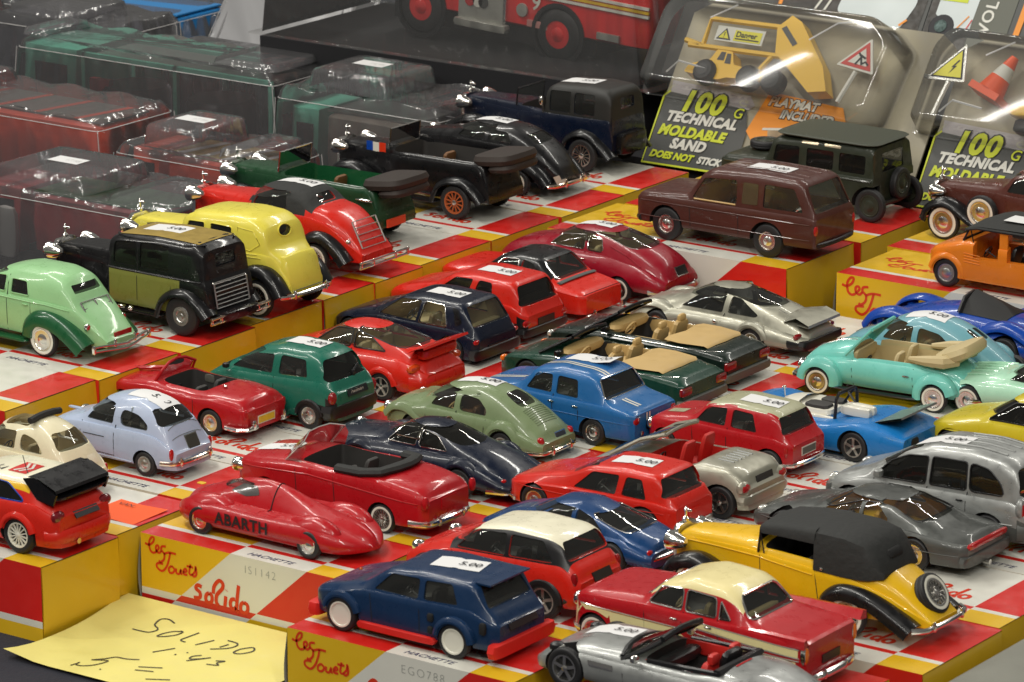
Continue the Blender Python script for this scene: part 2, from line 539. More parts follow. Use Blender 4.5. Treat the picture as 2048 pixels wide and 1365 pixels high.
        if steer:
            g = MB(); xx = dx if dx is not None else x-.95; c = Vector((xx, -yw, z+.62)); R = Matrix.Rotation(-1.1, 3, 'Y')
            g.tube([c+R @ Vector((.3*cos(2*pi*k/14), .3*sin(2*pi*k/14), 0)) for k in range(14)], .035, 5, closed=True)
            g.tube([c, c+R @ Vector((0, 0, -.5))], .04, 5)
            for k in (0, 2.1, 4.2): g.tube([c, c+R @ Vector((.29*cos(k), .29*sin(k), 0))], .025, 4)
            s.P('steering_wheel', g, wheelm or BLACK)
    def cockpit(s, poly, zf, r=.2):
        P = rpoly(poly, r, 3, True); cm = MB()
        cm.prism(P, lambda a, b: (a, b, zf), lambda a, b: (a, b, 9), 1); s.cut.append(cm)
    def wheel(s, c, sg, r, tw, style, white=False, rim=None, rimr=None, name='wheel', axis='y', parent=None):
        key = (round(r, 2), round(tw, 2), style, sg, white, rim.name if rim else '', axis, rimr)
        if key not in WCACHE: WCACHE[key] = wheel_meshes(r, tw, style, sg, white, rim, axis, rimr)
        t, rm = WCACHE[key]
        o = obj(name, t, parent or s.root, c)
        obj('wheel_rim', rm, o)
        return o
    def bumper(s, x, z, w, wrap=.7, r=.09, m=CHROME, rz=None, over=None, rear=True, name='bumper', bulge=.18, tips=False):
        d = 1 if rear else -1
        pts = []
        for i in range(-8, 9):
            u = i/8
            y = u*w; xx = x-d*bulge*u*u
            if abs(u) > .8: xx -= d*wrap*((abs(u)-.8)/.2)**1.6
            pts.append((xx, y, z))
        mb = MB(); mb.tube(pts, r, 8, ry=rz or r*1.3)
        if over:
            for y in (-over, over):
                xx = x-d*bulge*(y/w)**2+d*.05
                mb.rbox((xx, y, z+.05), (.2, .16, .46), e=2.5)
        s.P(name, mb, m)
    def lights(s, pos, d, m=REDL, name='tail_light', e=2.6, bezel=None):
        """mirrored pair of lamp lenses"""
        px = pos[0]
        if name in ('tail_light', 'headlight') and m is not CRIM:
            rear = px > -2; ex = s.endx(pos[1], pos[2], rear)
            px = ex-d[0]*.22 if rear else ex+d[0]*.22
        for sg in (-1, 1):
            g = MB(); g.rbox((px, sg*pos[1], pos[2]), d, e=e)
            o = s.P(name, g, m)
            if bezel:
                b = MB(); b.rbox((px-.03, sg*pos[1], pos[2]), (d[0], d[1]+.09, d[2]+.09), e=e); part('lamp_bezel', b, bezel, o)
    def plate(s, y, z, w=1.0, h=.26, m=BLACK, frame=None, off=.02, xx=None):
        x = (s.endx(y, z, True) if xx is None else xx)+off
        x2 = s.endx(y, z+h/2, True) if xx is None else xx
        g = MB(); g.box((0, 0, 0), (.05, w, h))
        a = math.atan2((x-off)-x2, h/2)
        o = s.P('number_plate', g, m); o.location = Vector((x, y, z))*U; o.rotation_euler = (0, -a, 0)
        if frame:
            g = MB(); g.box((-.02, 0, 0), (.05, w+.1, h+.1)); part('plate_frame', g, frame, o)
    def seam(s, lines, r=.022, sides=(-1, 1), m=ARCH, name='door_seam'):
        for L in lines:
            for sg in sides: g = MB(); g.tube([s.pt('S', a, b, sg, -.002) for a, b in dens(L)], r, 4); s.P(name, g, m)
    def trim(s, lines, r=.03, m=CHROME, name='trim_strip', kind='S', sides=(-1, 1), off=.01, rz=None):
        for L in lines:
            for sg in (sides if kind == 'S' else (1,)): g = MB(); g.tube([s.pt(kind, a, b, sg, off) for a, b in dens(L)], r, 5, ry=rz); s.P(name, g, m)
    def handles(s, pts, m=CHROME):
        for (x, z) in pts:
            for sg in (-1, 1):
                g = MB(); y = s.hw(x, z)+.03
                g.rbox((x, sg*y, z), (.34, .08, .07)); s.P('door_handle', g, m)
    def sticker(s, x, y, rot=0, lx=2.0, ly=1.1, text='5.00', lift=0, curl=0, par=None):
        """paper price label with its notch, stuck on the roof"""
        g = MB(); n, m = 10, 4; c, sn = cos(radians(rot)), sin(radians(rot)); rows = []
        def at(u, v, dz):
            X = x+u*c-v*sn; Y = y+u*sn+v*c
            return (X, Y, s.topz(X, Y)+dz)
        z0 = at(0, 0, 0)[2]
        for j in range(m+1):
            row = []
            for i in range(n+1):
                u = (i/n-.5)*lx; v = (j/m-.5)*ly
                if i == n//2 and j in (0, m): v *= .84
                p = at(u, v, .022)
                cz = curl*max(0, u/lx*2)**2
                row.append((p[0], p[1], p[2]+cz))
            rows.append(row)
        g.grid(rows)
        o = part('price_sticker', g, WPAPER, s.root, 60)
        if text:
            me = text_mesh(text, .56, INK, .18, .004)
            p0 = at(-.02*lx, -.2, .035); p1 = at(.46*lx, -.2, .035); p2 = at(-.02*lx, .25, .035)
            if curl: p1 = (p1[0], p1[1], p1[2]+curl*.8); 
            a = (Vector(p1)-Vector(p0)).normalized(); b = (Vector(p2)-Vector(p0)); b = (b-a*b.dot(a)).normalized(); nn = a.cross(b)
            t = obj('price_figures', me, o)
            M = Matrix((a, b, nn)).transposed().to_4x4(); M.translation = (Vector(p0)+nn*.03)*U
            t.matrix_local = M
        return o
    def fender(s, path, y0, y1, m, name='fender', crown=.10, lip=.32, th=.07, sides=(-1, 1)):
        P = spl(path, 4); prof = [(0, -.02), (.2, crown*.7), (.5, crown), (.78, crown*.55), (.93, -.07), (1, -.2), (1.0, -lip)]
        for sg in sides:
            g = MB(); outer = []; inner = []
            for i, (x, z) in enumerate(P):
                a = Vector(P[max(0, i-1)]); b = Vector(P[min(len(P)-1, i+1)]); t = (b-a).normalized(); nn = Vector((-t.y, t.x))
                if nn.y < 0 and abs(t.x) > .3: nn = -nn
                outer.append([(x+nn.x*d, sg*(y0+(y1-y0)*u), z+nn.y*d) for u, d in prof])
                inner.append([(x+nn.x*(d-th), sg*(y0+(y1-y0)*u-(th if k > 3 else 0)), z+nn.y*(d-th if k < 6 else d)) for k, (u, d) in enumerate(prof)])
            rows = [o_+list(reversed(i_)) for o_, i_ in zip(outer, inner)]
            g.grid(rows, 0, True, True, True)
            s.P(name, g, m)
    def headlamp(s, x, y, z, r=.3, m=CHROME, sides=(-1, 1)):
        for sg in sides:
            g = MB(); g.lathe([(0, .62*r/.3), (r*.45, .55*r/.3), (r*.8, .3*r/.3), (r, .04), (r, -.06), (r*.93, -.1)], (x, sg*y, z), 'x', 14)
            o = s.P('headlight', g, m)
            l = MB(); l.lathe([(r*.93, -.08), (r*.6, -.16), (0, -.2)], (x, sg*y, z), 'x', 14); part('headlight_lens', l, CLEARL, o)
    def finish(s, name='body'):
        me = s.body_mb.mesh('body', s.mats, 40)
        o = obj(name, me, s.root)
        if s.cut:
            col = bpy.data.collections.new('cutters'); COL.children.link(col)
            for c in s.cut:
                cme = bpy.data.meshes.new('cutter'); cme.from_pydata([(a*U, b*U, d*U) for a, b, d in c.v], [], c.f)
                for m in s.mats: cme.materials.append(m)
                cme.polygons.foreach_set('material_index', c.m)
                bm = bmesh.new(); bm.from_mesh(cme); bmesh.ops.recalc_face_normals(bm, faces=bm.faces); bm.to_mesh(cme); bm.free()
                co = bpy.data.objects.new('cutter', cme); col.objects.link(co); co.parent = s.root
            md = o.modifiers.new('openings', 'BOOLEAN'); md.operation = 'DIFFERENCE'; md.operand_type = 'COLLECTION'
            md.collection = col; md.solver = 'EXACT'
            LATER.append((o, col))
        return o
def dens(L, d=.35):
    out = []
    for a, b in zip(L[:-1], L[1:]):
        n = max(1, int(sqrt((a[0]-b[0])**2+(a[1]-b[1])**2)/d))
        out += [(a[0]+(b[0]-a[0])*k/n, a[1]+(b[1]-a[1])*k/n) for k in range(n)]
    return out+[L[-1]]

def wheel_meshes(r, tw, style, sg, white, rim, axis, rimr=None):
    """tyre and rim; the outer face looks towards sg"""
    h = tw/2; q = rimr or (.66*r if style != 'disc' else .5*r)
    t = MB(); ax = 'x' if axis == 'x' else 'y'
    prof = [(q*.96, -h*.8), (r*.9, -h), (r*.985, -h*.72), (r, -h*.4), (r*.985, -h*.33), (r*.985, -h*.1), (r, -h*.04), (r, h*.3), (r*.985, h*.36), (r*.985, h*.6), (r*.96, h*.85)]
    if white: prof += [(r*.88, h*.96), (r*.84, h*1.0)]
    else: prof += [(r*.9, h), (q*1.08, h), (q*.99, h*.8)]
    t.lathe(prof, (0, 0, 0), ax, 28, 0, sg, cap=False)
    mats = [RUBBER]
    if white:
        t.lathe([(r*.845, h*.995), (r*.8, h*1.04), (q*1.05, h*1.0), (q*.97, h*.75)], (0, 0, 0), ax, 28, 1, sg, cap=False); mats.append(WHITE)
    g = MB(); R = rim or RIM; rm = [R, BLACK, STEEL]
    def spoke(a, r0, r1, wd, y0, y1, mi=0):
        d = Vector((cos(a), sin(a))); nn = Vector((-d.y, d.x))*wd/2; vs = []
        for rr_, yy in ((r0, y0), (r1, y1)):
            for e in (-1, 1):
                for dy in (0, -.06):
                    p = d*rr_+nn*e; vs.append((p.x, sg*(yy+dy), p.y) if ax == 'y' else (sg*(yy+dy), p.x, p.y))
        g.add(vs, [(0,2,6,4),(1,5,7,3),(0,1,3,2),(4,6,7,5),(0,4,5,1),(2,3,7,6)], mi)
    if style in ('dish', 'hub'):
        g.lathe([(q, h*.8), (q*.97, h*1.02), (q*.88, h*.98), (q*.78, h*.5), (q*.62, h*.62), (q*.45, h*.95), (q*.22, h*1.12), (0, h*1.16)], (0, 0, 0), ax, 26, 0, sg)
        if style == 'dish':
            for k in range(8): spoke(2*pi*k/8, q*.5, q*.76, .05, h*.78, h*.66, 1)
    elif style == 'white':
        g.lathe([(q, h*.8), (q*1.02, h*1.08), (q*.9, h*1.08), (q*.84, h*.75), (q*.62, h*.45), (q*.5, h*.35), (q*.25, h*.38), (q*.2, h*.6), (0, h*.62)], (0, 0, 0), ax, 26, 0, sg)
        for k in range(4): spoke(2*pi*k/4+.4, q*.3, q*.36, .05, h*.42, h*.42, 2)
    elif style in ('spoke5', 'multi', 'wire', 'wood'):
        g.lathe([(q, h*.75), (q*1.02, h*1.05), (q*.9, h*1.02), (q*.86, h*.55), (q*.84, h*.2)], (0, 0, 0), ax, 26, 0, sg, cap=False)
        g.lathe([(q*.85, h*.2), (0, h*.18)], (0, 0, 0), ax, 20, 1, sg)
        g.lathe([(q*.24, h*.3), (q*.22, h*.95), (q*.12, h*1.1), (0, h*1.12)], (0, 0, 0), ax, 12, 0 if style != 'wood' else 2, sg)
        n, wd = {'spoke5': (5, .13), 'multi': (14, .05), 'wire': (16, .028), 'wood': (12, .06)}[style]
        for k in range(n): spoke(2*pi*k/n+.3, q*.2, q*.9, wd, h*.9, h*(.95 if style != 'wire' else .6))
        if style == 'wire':
            for k in range(n): spoke(2*pi*(k+.5)/n+.3, q*.2, q*.9, wd, h*.5, h*.9)
    elif style == 'disc':
        g.lathe([(q, h*.7), (q*.95, h*1.0), (q*.6, h*.9), (q*.55, h*.7), (q*.3, h*.75), (q*.25, h*1.0), (0, h*1.05)], (0, 0, 0), ax, 24, 0, sg)
    return t.mesh('wheel', mats, 40), g.mesh('wheel_rim', rm, 40)

def cut_openings():
    if not LATER: return
    dg = bpy.context.evaluated_depsgraph_get(); dg.update()
    new = []
    for o, col in LATER:
        me = bpy.data.meshes.new_from_object(o.evaluated_get(dg)); new.append(me)
    for (o, col), me in zip(LATER, new):
        o.modifiers.clear(); old = o.data
        if len(me.polygons) < 20: print('BAD BOOLEAN', o.parent.get('label'))
        o.data = me; me.name = 'body'
        finish(me, 34, False)
        for c in list(col.objects): bpy.data.objects.remove(c)
        bpy.data.collections.remove(col)
# ------------------------------------------------------------------ the toy cars
T1, T2 = 3.4, 5.4
RED = paint('bright red', (.60, .018, .009)); CRIM = paint('crimson', (.42, .008, .013)); MAROON = paint('maroon', (.27, .006, .018))
NAVY = paint('navy blue', (.007, .028, .080)); DNAVY = paint('midnight navy', (.004, .008, .022)); BLK = paint('gloss black', (.006, .006, .007))
SKY = paint('pale sky blue', (.40, .47, .62)); CREAM = paint('cream', (.74, .68, .47)); SAGE = paint('sage green', (.185, .245, .125))
BLUE = paint('mid blue', (.016, .12, .33)); RBLUE = paint('racing blue', (.010, .17, .48)); ROYAL = paint('royal blue', (.006, .055, .34))
MBLUE = paint('metallic blue', (.006, .045, .15), .15); TEAL = paint('teal green', (.012, .135, .09)); BGREEN = paint('bottle green', (.008, .045, .028))
BKGREEN = paint('black green', (.007, .016, .012)); SILVER = paint('silver', (.37, .36, .29), .5, .36); SILV2 = paint('cool silver', (.32, .33, .32), .5, .34)
GREYM = paint('graphite metallic', (.085, .09, .085), .35, .36); YEL = paint('warm yellow', (.78, .46, .008)); LEMON = paint('lemon yellow', (.76, .66, .085))
OLIVEY = paint('olive yellow', (.55, .45, .02)); MINT = paint('mint', (.40, .68, .50)); TURQ = paint('turquoise', (.17, .56, .48)); DUCK = paint('duck egg blue', (.155, .36, .42))
APPLE = paint('apple green', (.30, .56, .27)); FOREST = paint('forest green', (.010, .085, .03)); ORANGE = paint('orange', (.76, .20, .012))
BROWN = paint('brown', (.070, .020, .014), 0, .42); OLIVE = paint('olive drab', (.022, .027, .016), 0, .45, .2); DBROWN = paint('dark brown', (.085, .025, .018))
GOLD = paint('old gold', (.36, .25, .05), .2, .45); SOFT = mat('soft top cloth', (.018, .019, .018), .75, bump=.4, bscale=300); KHAKI = paint('cane green', (.20, .21, .045))
IVORY = paint('ivory', (.80, .76, .58)); STONE = paint('stone', (.40, .40, .26)); CREAMY = paint('pale cream', (.78, .68, .34))
GREYB = mat('grey bumper', (.10, .10, .085), .5)

def arc(ax, r, a0=165, a1=15, n=9, z=None):
    return [(ax+r*cos(radians(a0+(a1-a0)*k/n)), (z if z is not None else r*.8)+r*sin(radians(a0+(a1-a0)*k/n))) for k in range(n+1)]
def std_end(c, z0=None):
    pass

# ---- front rows -----------------------------------------------------------
c = Car('navy blue boxy toy hatchback with red skirts and white wheels at the front', (20.45, -4.92), T1, NAVY, 4.0, 5.62, .74,
    [(-7.35, .8), (-7.3, 1.45), (-6.9, 1.66), (-5.3, 2.1), (-4.7, 2.2), (-3.55, 3.0), (-2, 3.16), (.7, 3.12), (1.3, 2.2), (1.8, 1.75), (1.9, .75)],
    [(-7.35, 1.3), (-6.8, 1.5), (-4.6, 1.98), (.7, 2.12), (1.9, 1.55)], [(-7.35, .55), (1.9, .55)], low=FLATSIDE, N=9, tum=.10, wheel='white', rim=WHITE, tw=4.3, rimr=.53)
c.xmid = -1; c.cabin(-4.5, 1.2, inn := .7)
c.window('S', [(-4.1, 2.06), (-3.28, 2.82), (-1.85, 2.87), (-1.9, 2.06)]); c.window('S', [(-1.62, 2.08), (-1.6, 2.86), (-.3, 2.93), (.05, 2.17)])
c.trap('R', 2.2, 2.98, 1.35, 1.15); c.trap('F', 2.42, 2.95, 1.4, 1.2)
SKIRT = paint('skirt red', (.62, .02, .014), 0, .5, .1)
g = MB(); g.rbox((1.85, 0, .62), (.5, 4.3, .62), e=7, nu=20); c.P('bumper', g, SKIRT)
g = MB(); g.rbox((-7.2, 0, .6), (.6, 3.9, .62), e=7, nu=20); c.P('bumper', g, SKIRT)
for sg in (-1, 1):
    g = MB(); g.rbox((-2.85, sg*1.98, .52), (3.9, .34, .3), e=8, nu=20); c.P('side_skirt', g, SKIRT)
c.fender(arc(0, .98, 170, 5, z=.74), 1.75, 2.22, NAVY, 'wheel_arch', .05, .12); c.fender(arc(-5.62, .95, 165, 15, z=.74), 1.8, 2.16, NAVY, 'wheel_arch', .05, .1)
g = MB(); g.box((.95, 0, 3.1), (.75, 2.7, .07)); c.P('spoiler', g, NAVY)
for sg in (-1, 1):
    g = MB(); g.rbox((-1.15, sg*2.0, 1.5), (.3, .2, .34)); g.rbox((-1.15, sg*2.0, .98), (.26, .2, .3)); c.P('air_intake', g, ARCH)
    g = MB(); g.rbox((1.35, sg*1.93, 1.5), (.3, .2, .5)); c.P('air_vent', g, ARCH)
c.plate(0, 1.45, 1.9, .35); c.sticker(-1.2, .1, 12, 2.15, 1.25, curl=.0)
c.seam([[(-4.2, 1.9), (-4.1, .75)], [(-1.75, 2.05), (-1.72, .75)]]); c.lights((-6.15, .0, 2.0), (.16, .16, .1), AMBER, 'indicator'); c.finish()

c = Car('rounded red toy hatchback with cream roof and black pillars behind the navy one', (20.64, .83), T1, RED, 3.9, 5.74, .80,
    [(-7.35, .8), (-7.3, 1.3), (-6.95, 1.72), (-5.3, 2.35), (-4.7, 2.5), (-3.6, 3.3), (-2, 3.58), (.1, 3.5), (.65, 3.25), (1.0, 2.5), (1.45, 2.15), (1.6, .9)],
    [(-7.35, 1.25), (-6.6, 1.7), (-4.6, 2.15), (.8, 2.36), (1.6, 1.7)], .55, N=6, tum=.14, wheel='spoke5', rimr=.54,
    zones=[(lambda x, y, z, s: s > .80 and -4.2 < x < .9, IVORY), (lambda x, y, z, s: s > .02 and -4.75 < x < 1.05, BLACK)], rk=0.94)
c.xmid = -1; c.cabin(-4.4, .8, .7)
c.window('S', [(-4.45, 2.22), (-3.6, 3.08), (-2.0, 3.2), (-2.0, 2.3)]); c.window('S', [(-1.82, 2.32), (-1.8, 3.2), (-.2, 3.2), (.35, 2.42)])
c.trap('R', 2.55, 3.25, 1.35, 1.15, r=.2); c.trap('F', 2.55, 3.2, 1.5, 1.2)
c.fender(arc(0, .93, 170, 0, z=.8), 1.55, 1.99, BLACK, 'wheel_arch', .03, .05); c.fender(arc(-5.74, .93, z=.8), 1.55, 1.99, BLACK, 'wheel_arch', .03, .05)
c.lights((1.42, 1.55, 1.85), (.3, .26, .6), mat('dull red lens', (.25, .006, .008), .25, coat=.5)); c.plate(.1, 1.75, 1.25, .4)
c.bumper(1.62, .95, 1.75, .5, .1, BLACK); c.lights((-6.75, 1.3, 1.75), (.5, .5, .4), CLEARL, 'headlight', bezel=CHROME)
g = MB(); g.rbox((1.6, -1.75, 1.2), (.2, .3, .12)); c.P('bumper_tip', g, CHROME); c.seam([[(-1.9, 2.3), (-1.85, .7)], [(-4.6, 2.1), (-4.5, .8)]]); c.finish()

c = Car('low dark blue toy sports coupe half hidden behind the cream roofed red hatchback', (19.75, 7.0), T1, MBLUE, 3.6, 5.0, .68,
    [(-7.0, .7), (-6.9, 1.1), (-6, 1.55), (-4.6, 1.9), (-3.4, 2.5), (-2.2, 2.6), (-1, 2.3), (.4, 1.85), (1.7, 1.45), (1.85, .7)],
    [(-7, 1.0), (-6.2, 1.35), (-4, 1.62), (.5, 1.55), (1.85, 1.1)], .45, low=ROUNDSIDE, N=3.2, tum=.16, wheel='spoke5')
c.xmid = -2.2; c.cabin(-4.0, .3, .6)
c.window('S', [(-3.9, 1.72), (-3.1, 2.3), (-2.3, 2.38), (-2.2, 1.72)]); c.window('S', [(-2.0, 1.72), (-2.1, 2.36), (-1.2, 2.1), (-.6, 1.7)])
c.window('R', [(-1.1, 1.78), (1.1, 1.78), (.95, 2.28), (-.95, 2.28)], frame=CHROME, r=.2); c.trap('F', 1.95, 2.4, 1.2, 1.0)
c.bumper(1.9, .85, 1.5, .5, .07); c.lights((1.75, 1.2, 1.15), (.2, .35, .25)); c.finish()

c = Car('plain red toy hatchback with a price label, beside the silver cabriolet', (18.25, 11.72), T1, RED, 3.7, 5.7, .70,
    [(-7.3, .8), (-7.25, 1.4), (-6.8, 1.6), (-4.6, 2.2), (-4.2, 2.3), (-3.0, 2.95), (-1.5, 3.12), (.55, 3.05), (1.0, 2.2), (1.42, 1.75), (1.5, .6)],
    [(-7.3, 1.25), (-6.4, 1.45), (-3.8, 1.66), (.6, 1.72), (1.5, 1.5)], .45, low=FLATSIDE, N=8, tum=.12, rk=0.84)
c.xmid = -1; c.cabin(-3.9, .9, .6)
c.window('S', [(-3.7, 1.68), (-2.75, 2.62), (-1.35, 2.7), (-1.5, 1.72)]); c.window('S', [(-1.2, 1.74), (-1.0, 2.68), (-.2, 2.68), (.1, 1.74)])
c.trap('R', 1.95, 2.82, 1.45, 1.2); c.trap('F', 2.3, 2.85, 1.4, 1.2)
c.bumper(1.6, .52, 1.8, .5, .07, STEEL, .14); c.bumper(-7.35, .6, 1.75, .4, .07, CHROME, rear=False)
c.trim([[(-6.9, 1.3), (1.3, 1.3)]], .015, RED, 'body_crease'); c.plate(0, 1.15, 1.0, .25, RED)
c.seam([[(-3.75, 1.6), (-3.7, .6)], [(-1.35, 1.7), (-1.3, .6)]]); c.sticker(-1.4, -.1, 6); c.finish()

c = Car('silver toy cabriolet with bright red seats between two red hatchbacks', (19.4, 16.0), T1, SILVER, 3.9, 5.7, .74,
    [(-7.5, .7), (-7.4, 1.1), (-6.9, 1.5), (-5.0, 2.0), (-4.2, 2.1), (-3.4, 2.1), (-1.7, 2.1), (-1.3, 2.35), (.3, 2.3), (1.0, 2.0), (1.25, .6)],
    [(-7.5, 1.05), (-6.8, 1.4), (-4.4, 1.95), (.5, 2.1), (1.25, 1.4)], .45, N=3.5, tum=.1, wheel='spoke5', inn=REDI)
c.cockpit([(-4.1, -1.4), (-1.35, -1.45), (-1.35, 1.45), (-4.1, 1.4)], 1.15); c.seats(-2.9, 1.25, REDI, -1.6, h=1.6, dx=-3.75)
g = MB()
for sg in (-1, 1): g.tube([(-5.9, sg*1.6, 1.85), (-4.4, sg*1.45, 2.75), (-3.2, sg*1.3, 3.15)], .1, 6)
g.tube([(-3.2, y*1.3, 3.1+.1*(1-y*y)) for y in (-1, -.5, 0, .5, 1)], .085, 6); c.P('windscreen_frame', g, SILVER)
g = MB(); g.grid([[(-5.9-.3*(1-y*y), y*1.55, 1.92) for y in (-1, -.5, 0, .5, 1)], [(-4.4, y*1.42, 2.72+.06*(1-y*y)) for y in (-1, -.5, 0, .5, 1)], [(-3.22, y*1.28, 3.13+.1*(1-y*y)) for y in (-1, -.5, 0, .5, 1)]]); c.P('windscreen', g, TINT)
g = MB()
for k in range(6):
    y = -.75+.3*k; g.tube([(-.75, y, c.topz(-.75, y)+.01), (.05, y, c.topz(.05, y)+.01)], .045, 5)
c.P('deck_louvre', g, SILV2)
c.lights((.9, 1.48, 1.5), (.5, .75, .5), REDL, e=2.2, bezel=SILVER); c.plate(.1, 1.65, 1.3, .36)
g = MB(); g.rbox((1.05, 0, .95), (.55, 3.7, .5), e=5, nu=22); c.P('bumper', g, SILVER); c.finish()

c = Car('red and cream toy saloon with tail fins and a cream roof', (33.05, -.75), T1, CRIM, 4.15, 7.42, .70,
    [(-9.9, 1.20), (-9.85, 2.10), (-9.4, 2.37), (-7.2, 2.55), (-6.6, 2.57), (-5.8, 3.30), (-4.6, 3.65), (-2.9, 3.55), (-2.35, 3.25), (-1.7, 2.45), (-.9, 2.33), (.8, 2.10), (1.0, .6)],
    [(-9.9, 1.95), (-9.3, 2.20), (-6.5, 2.33), (-1.9, 2.27), (.9, 2.13), (1.0, 2.05)], .42, low=FLATSIDE, N=6.5, tum=.16, wheel='hub', white=True, ra=-1.39, gk=.94, prr=.5,
    plan=[(-9.9, .8), (-9.6, .93), (-8.6, .99), (-4, 1), (0, .98), (.8, .93), (1.0, .86)],
    zones=[(lambda x, y, z, s: s > .70 and -6.3 < x < -2.1, CREAMY)])
c.xmid = -3.5; c.cabin(-6.3, -1.95, .6, seatm=BEIGE, wheelm=BEIGE)
c.window('S', [(-6.3, 2.43), (-5.8, 3.10), (-4.72, 3.21), (-4.72, 2.40)], frame=CHROME); c.window('S', [(-4.55, 2.40), (-4.55, 3.21), (-3.2, 3.13), (-3.12, 2.38)], frame=CHROME)
c.window('S', [(-2.98, 2.38), (-2.98, 3.05), (-2.45, 2.40)], r=.06, frame=CHROME)
c.trap('R', 2.5, 3.24, 1.45, 1.15, frame=CHROME, fr=.05, r=.25); c.trap('F', 2.65, 3.3, 1.5, 1.15, frame=CHROME, r=.25)
c.patch('side_panel', 'S', [(-9.75, 1.78), (-9.3, 1.77), (-9.66, 1.3), (-9.78, .75), (-9.84, .75)], CREAMY, .014, r=.03)
c.patch('side_panel', 'S', [(-9.5, 1.77), (-7.9, 1.73), (-8.1, 1.42), (-8.45, 1.58), (-8.82, 1.62), (-9.2, 1.56)], CREAMY, .014, r=.03, rings=3)
c.patch('side_panel', 'S', [(-8.05, 1.72), (-4.9, 1.66), (-4.3, 1.3), (-4.3, .55), (-7.85, .55), (-7.92, 1.1)], CREAMY, .014, r=.03, rings=4)
c.patch('side_panel', 'S', [(-4.35, 1.35), (-2.5, 1.42), (.6, 1.36), (.75, .62), (-.5, .55), (-4.35, .55)], CREAMY, .014, r=.03, rings=4)
c.patch('side_flash', 'S', [(-4.05, 1.90), (-3.7, 2.09), (.7, 1.85), (.7, 1.55), (-1.6, 1.69)], CREAMY, .016, r=.05, rings=4)
c.trim([[(-9.75, 1.81), (-4.7, 1.71), (-2.5, 1.53), (.75, 1.41)], [(-4.1, 1.90), (-3.7, 2.11), (.75, 1.88)], [(-4.0, 1.85), (-1.6, 1.65), (.75, 1.52)]], .028)
c.lights((.95, 1.78, 1.65), (.3, .3, .7), AMBER, bezel=CHROME); c.bumper(1.2, .62, 1.95, .9, .13, over=.75); c.plate(0, 1.2, 1.3, .34)
c.bumper(-10.1, .7, 1.95, .7, .12, rear=False, over=.7); c.handles([(-4.95, 2.07), (-3.35, 2.01)]); c.seam([[(-6.4, 2.30), (-6.3, .5)], [(-4.63, 2.35), (-4.6, .5)], [(-3.05, 2.35), (-2.9, 1.55)]])
c.headlamp(-9.8, 1.55, 1.8, .3, CHROME)
for sg in (-1, 1.35):
    g = MB(); g.grid([[(x, sg*y, z+.35) for y, z in ((1.62, zt-.15), (1.8, zt+up), (1.98, zt+up-.05), (2.0, zt-.2))] for x, zt, up in ((-3.2, 1.9, .0), (-1.5, 1.9, .06), (.2, 1.82, .16), (1.0, 1.78, .2))], 0, False, True, True); c.P('tail_fin', g, CRIM)
c.finish()

c = Car('silver toy roadster with red seats and black trim at the bottom edge', (33.6, -5.2), T1, SILV2, 4.1, 6.3+1.4, .82,
    [(-9.4, .6), (-9.3, 1.0), (-8.7, 1.45), (-7.3, 1.88), (-4.9, 1.95), (-4, 1.85), (-2, 1.85), (-1.2, 1.98), (.5, 1.9), (1.9, 1.4), (2.0, .7)],
    [(-9.4, .85), (-8.7, 1.2), (-7.6, 1.55), (-5, 1.53), (-1, 1.5), (0, 1.62), (2.0, 1.1)], .5, N=2.6, tum=.05, wheel='spoke5', inn=DARK)
c.cockpit([(-4.3, -1.5), (-1.0, -1.55), (-1.0, 1.55), (-4.3, 1.5)], .8, .3)
for sg in (-1, 1):
    g = MB(); g.rbox((-2.50, sg*.75, 0.93), (1.0, 1.1, .4)); g.rbox((-1.75, sg*.75, 1.38), (.4, 1.05, 1.3)); g.rbox((-1.60, sg*.75, 2.13), (.3, .6, .45)); c.P('seat', g, REDI)
g = MB(); g.rbox((-1.45, .2, 1.83), (.35, 1.3, 1.0), rot=Matrix.Rotation(.25, 3, 'Y')); g.rbox((-2.60, 0, 1.03), (1.8, .35, .5)); g.rbox((-3.70, 0, 1.53), (.7, 2.8, .5)); c.P('cockpit_trim', g, BLACK)
for y in (-1.45, 1.45): g = MB(); g.rbox((-3.3, y, 1.53), (2.6, .12, .55)); c.P('door_lining', g, REDI)
g = MB()
for sg in (-1, 1): g.tube([(-5.20, sg*1.68, 1.63), (-4.30, sg*1.5, 2.13), (-3.55, sg*1.35, 2.63)], .11, 6)
g.tube([(-3.55, y*1.35, 2.68+.12*(1-y*y)) for y in (-1, -.5, 0, .5, 1)], .13, 6); g.tube([(-5.2-.35*(1-y*y), y*1.65, 1.73+.2*(1-y*y)) for y in (-1, -.6, -.3, 0, .3, .6, 1)], .12, 6); c.P('windscreen_frame', g, BLACK)
g = MB(); g.grid([[(-5.2-.35*(1-y*y), y*1.6, 1.76+.2*(1-y*y)) for y in (-1, -.5, 0, .5, 1)], [(-3.6, y*1.3, 2.66+.12*(1-y*y)) for y in (-1, -.5, 0, .5, 1)]]); c.P('windscreen', g, TINT)
g = MB(); g.tube([(-.95, y*1.55, 1.92) for y in (-1, -.4, .4, 1)], .2, 6, ry=.14); g.tube([(-0.90, -1.5, 1.88), (-2.30, -1.56, 1.84), (-4.10, -1.55, 1.78)], .1, 5); g.tube([(-0.90, 1.5, 1.88), (-2.30, 1.56, 1.84), (-4.10, 1.55, 1.78)], .1, 5); c.P('cockpit_edge', g, BLACK)
c.lights((-8.7, 1.4, 1.42), (.6, .5, .3), CLEARL, 'headlight', bezel=BLACK); c.patch('side_vent', 'S', [(-6.6, 1.42), (-5.4, 1.42), (-5.4, 1.2), (-6.5, 1.2)], CHROME, .02, r=.05)
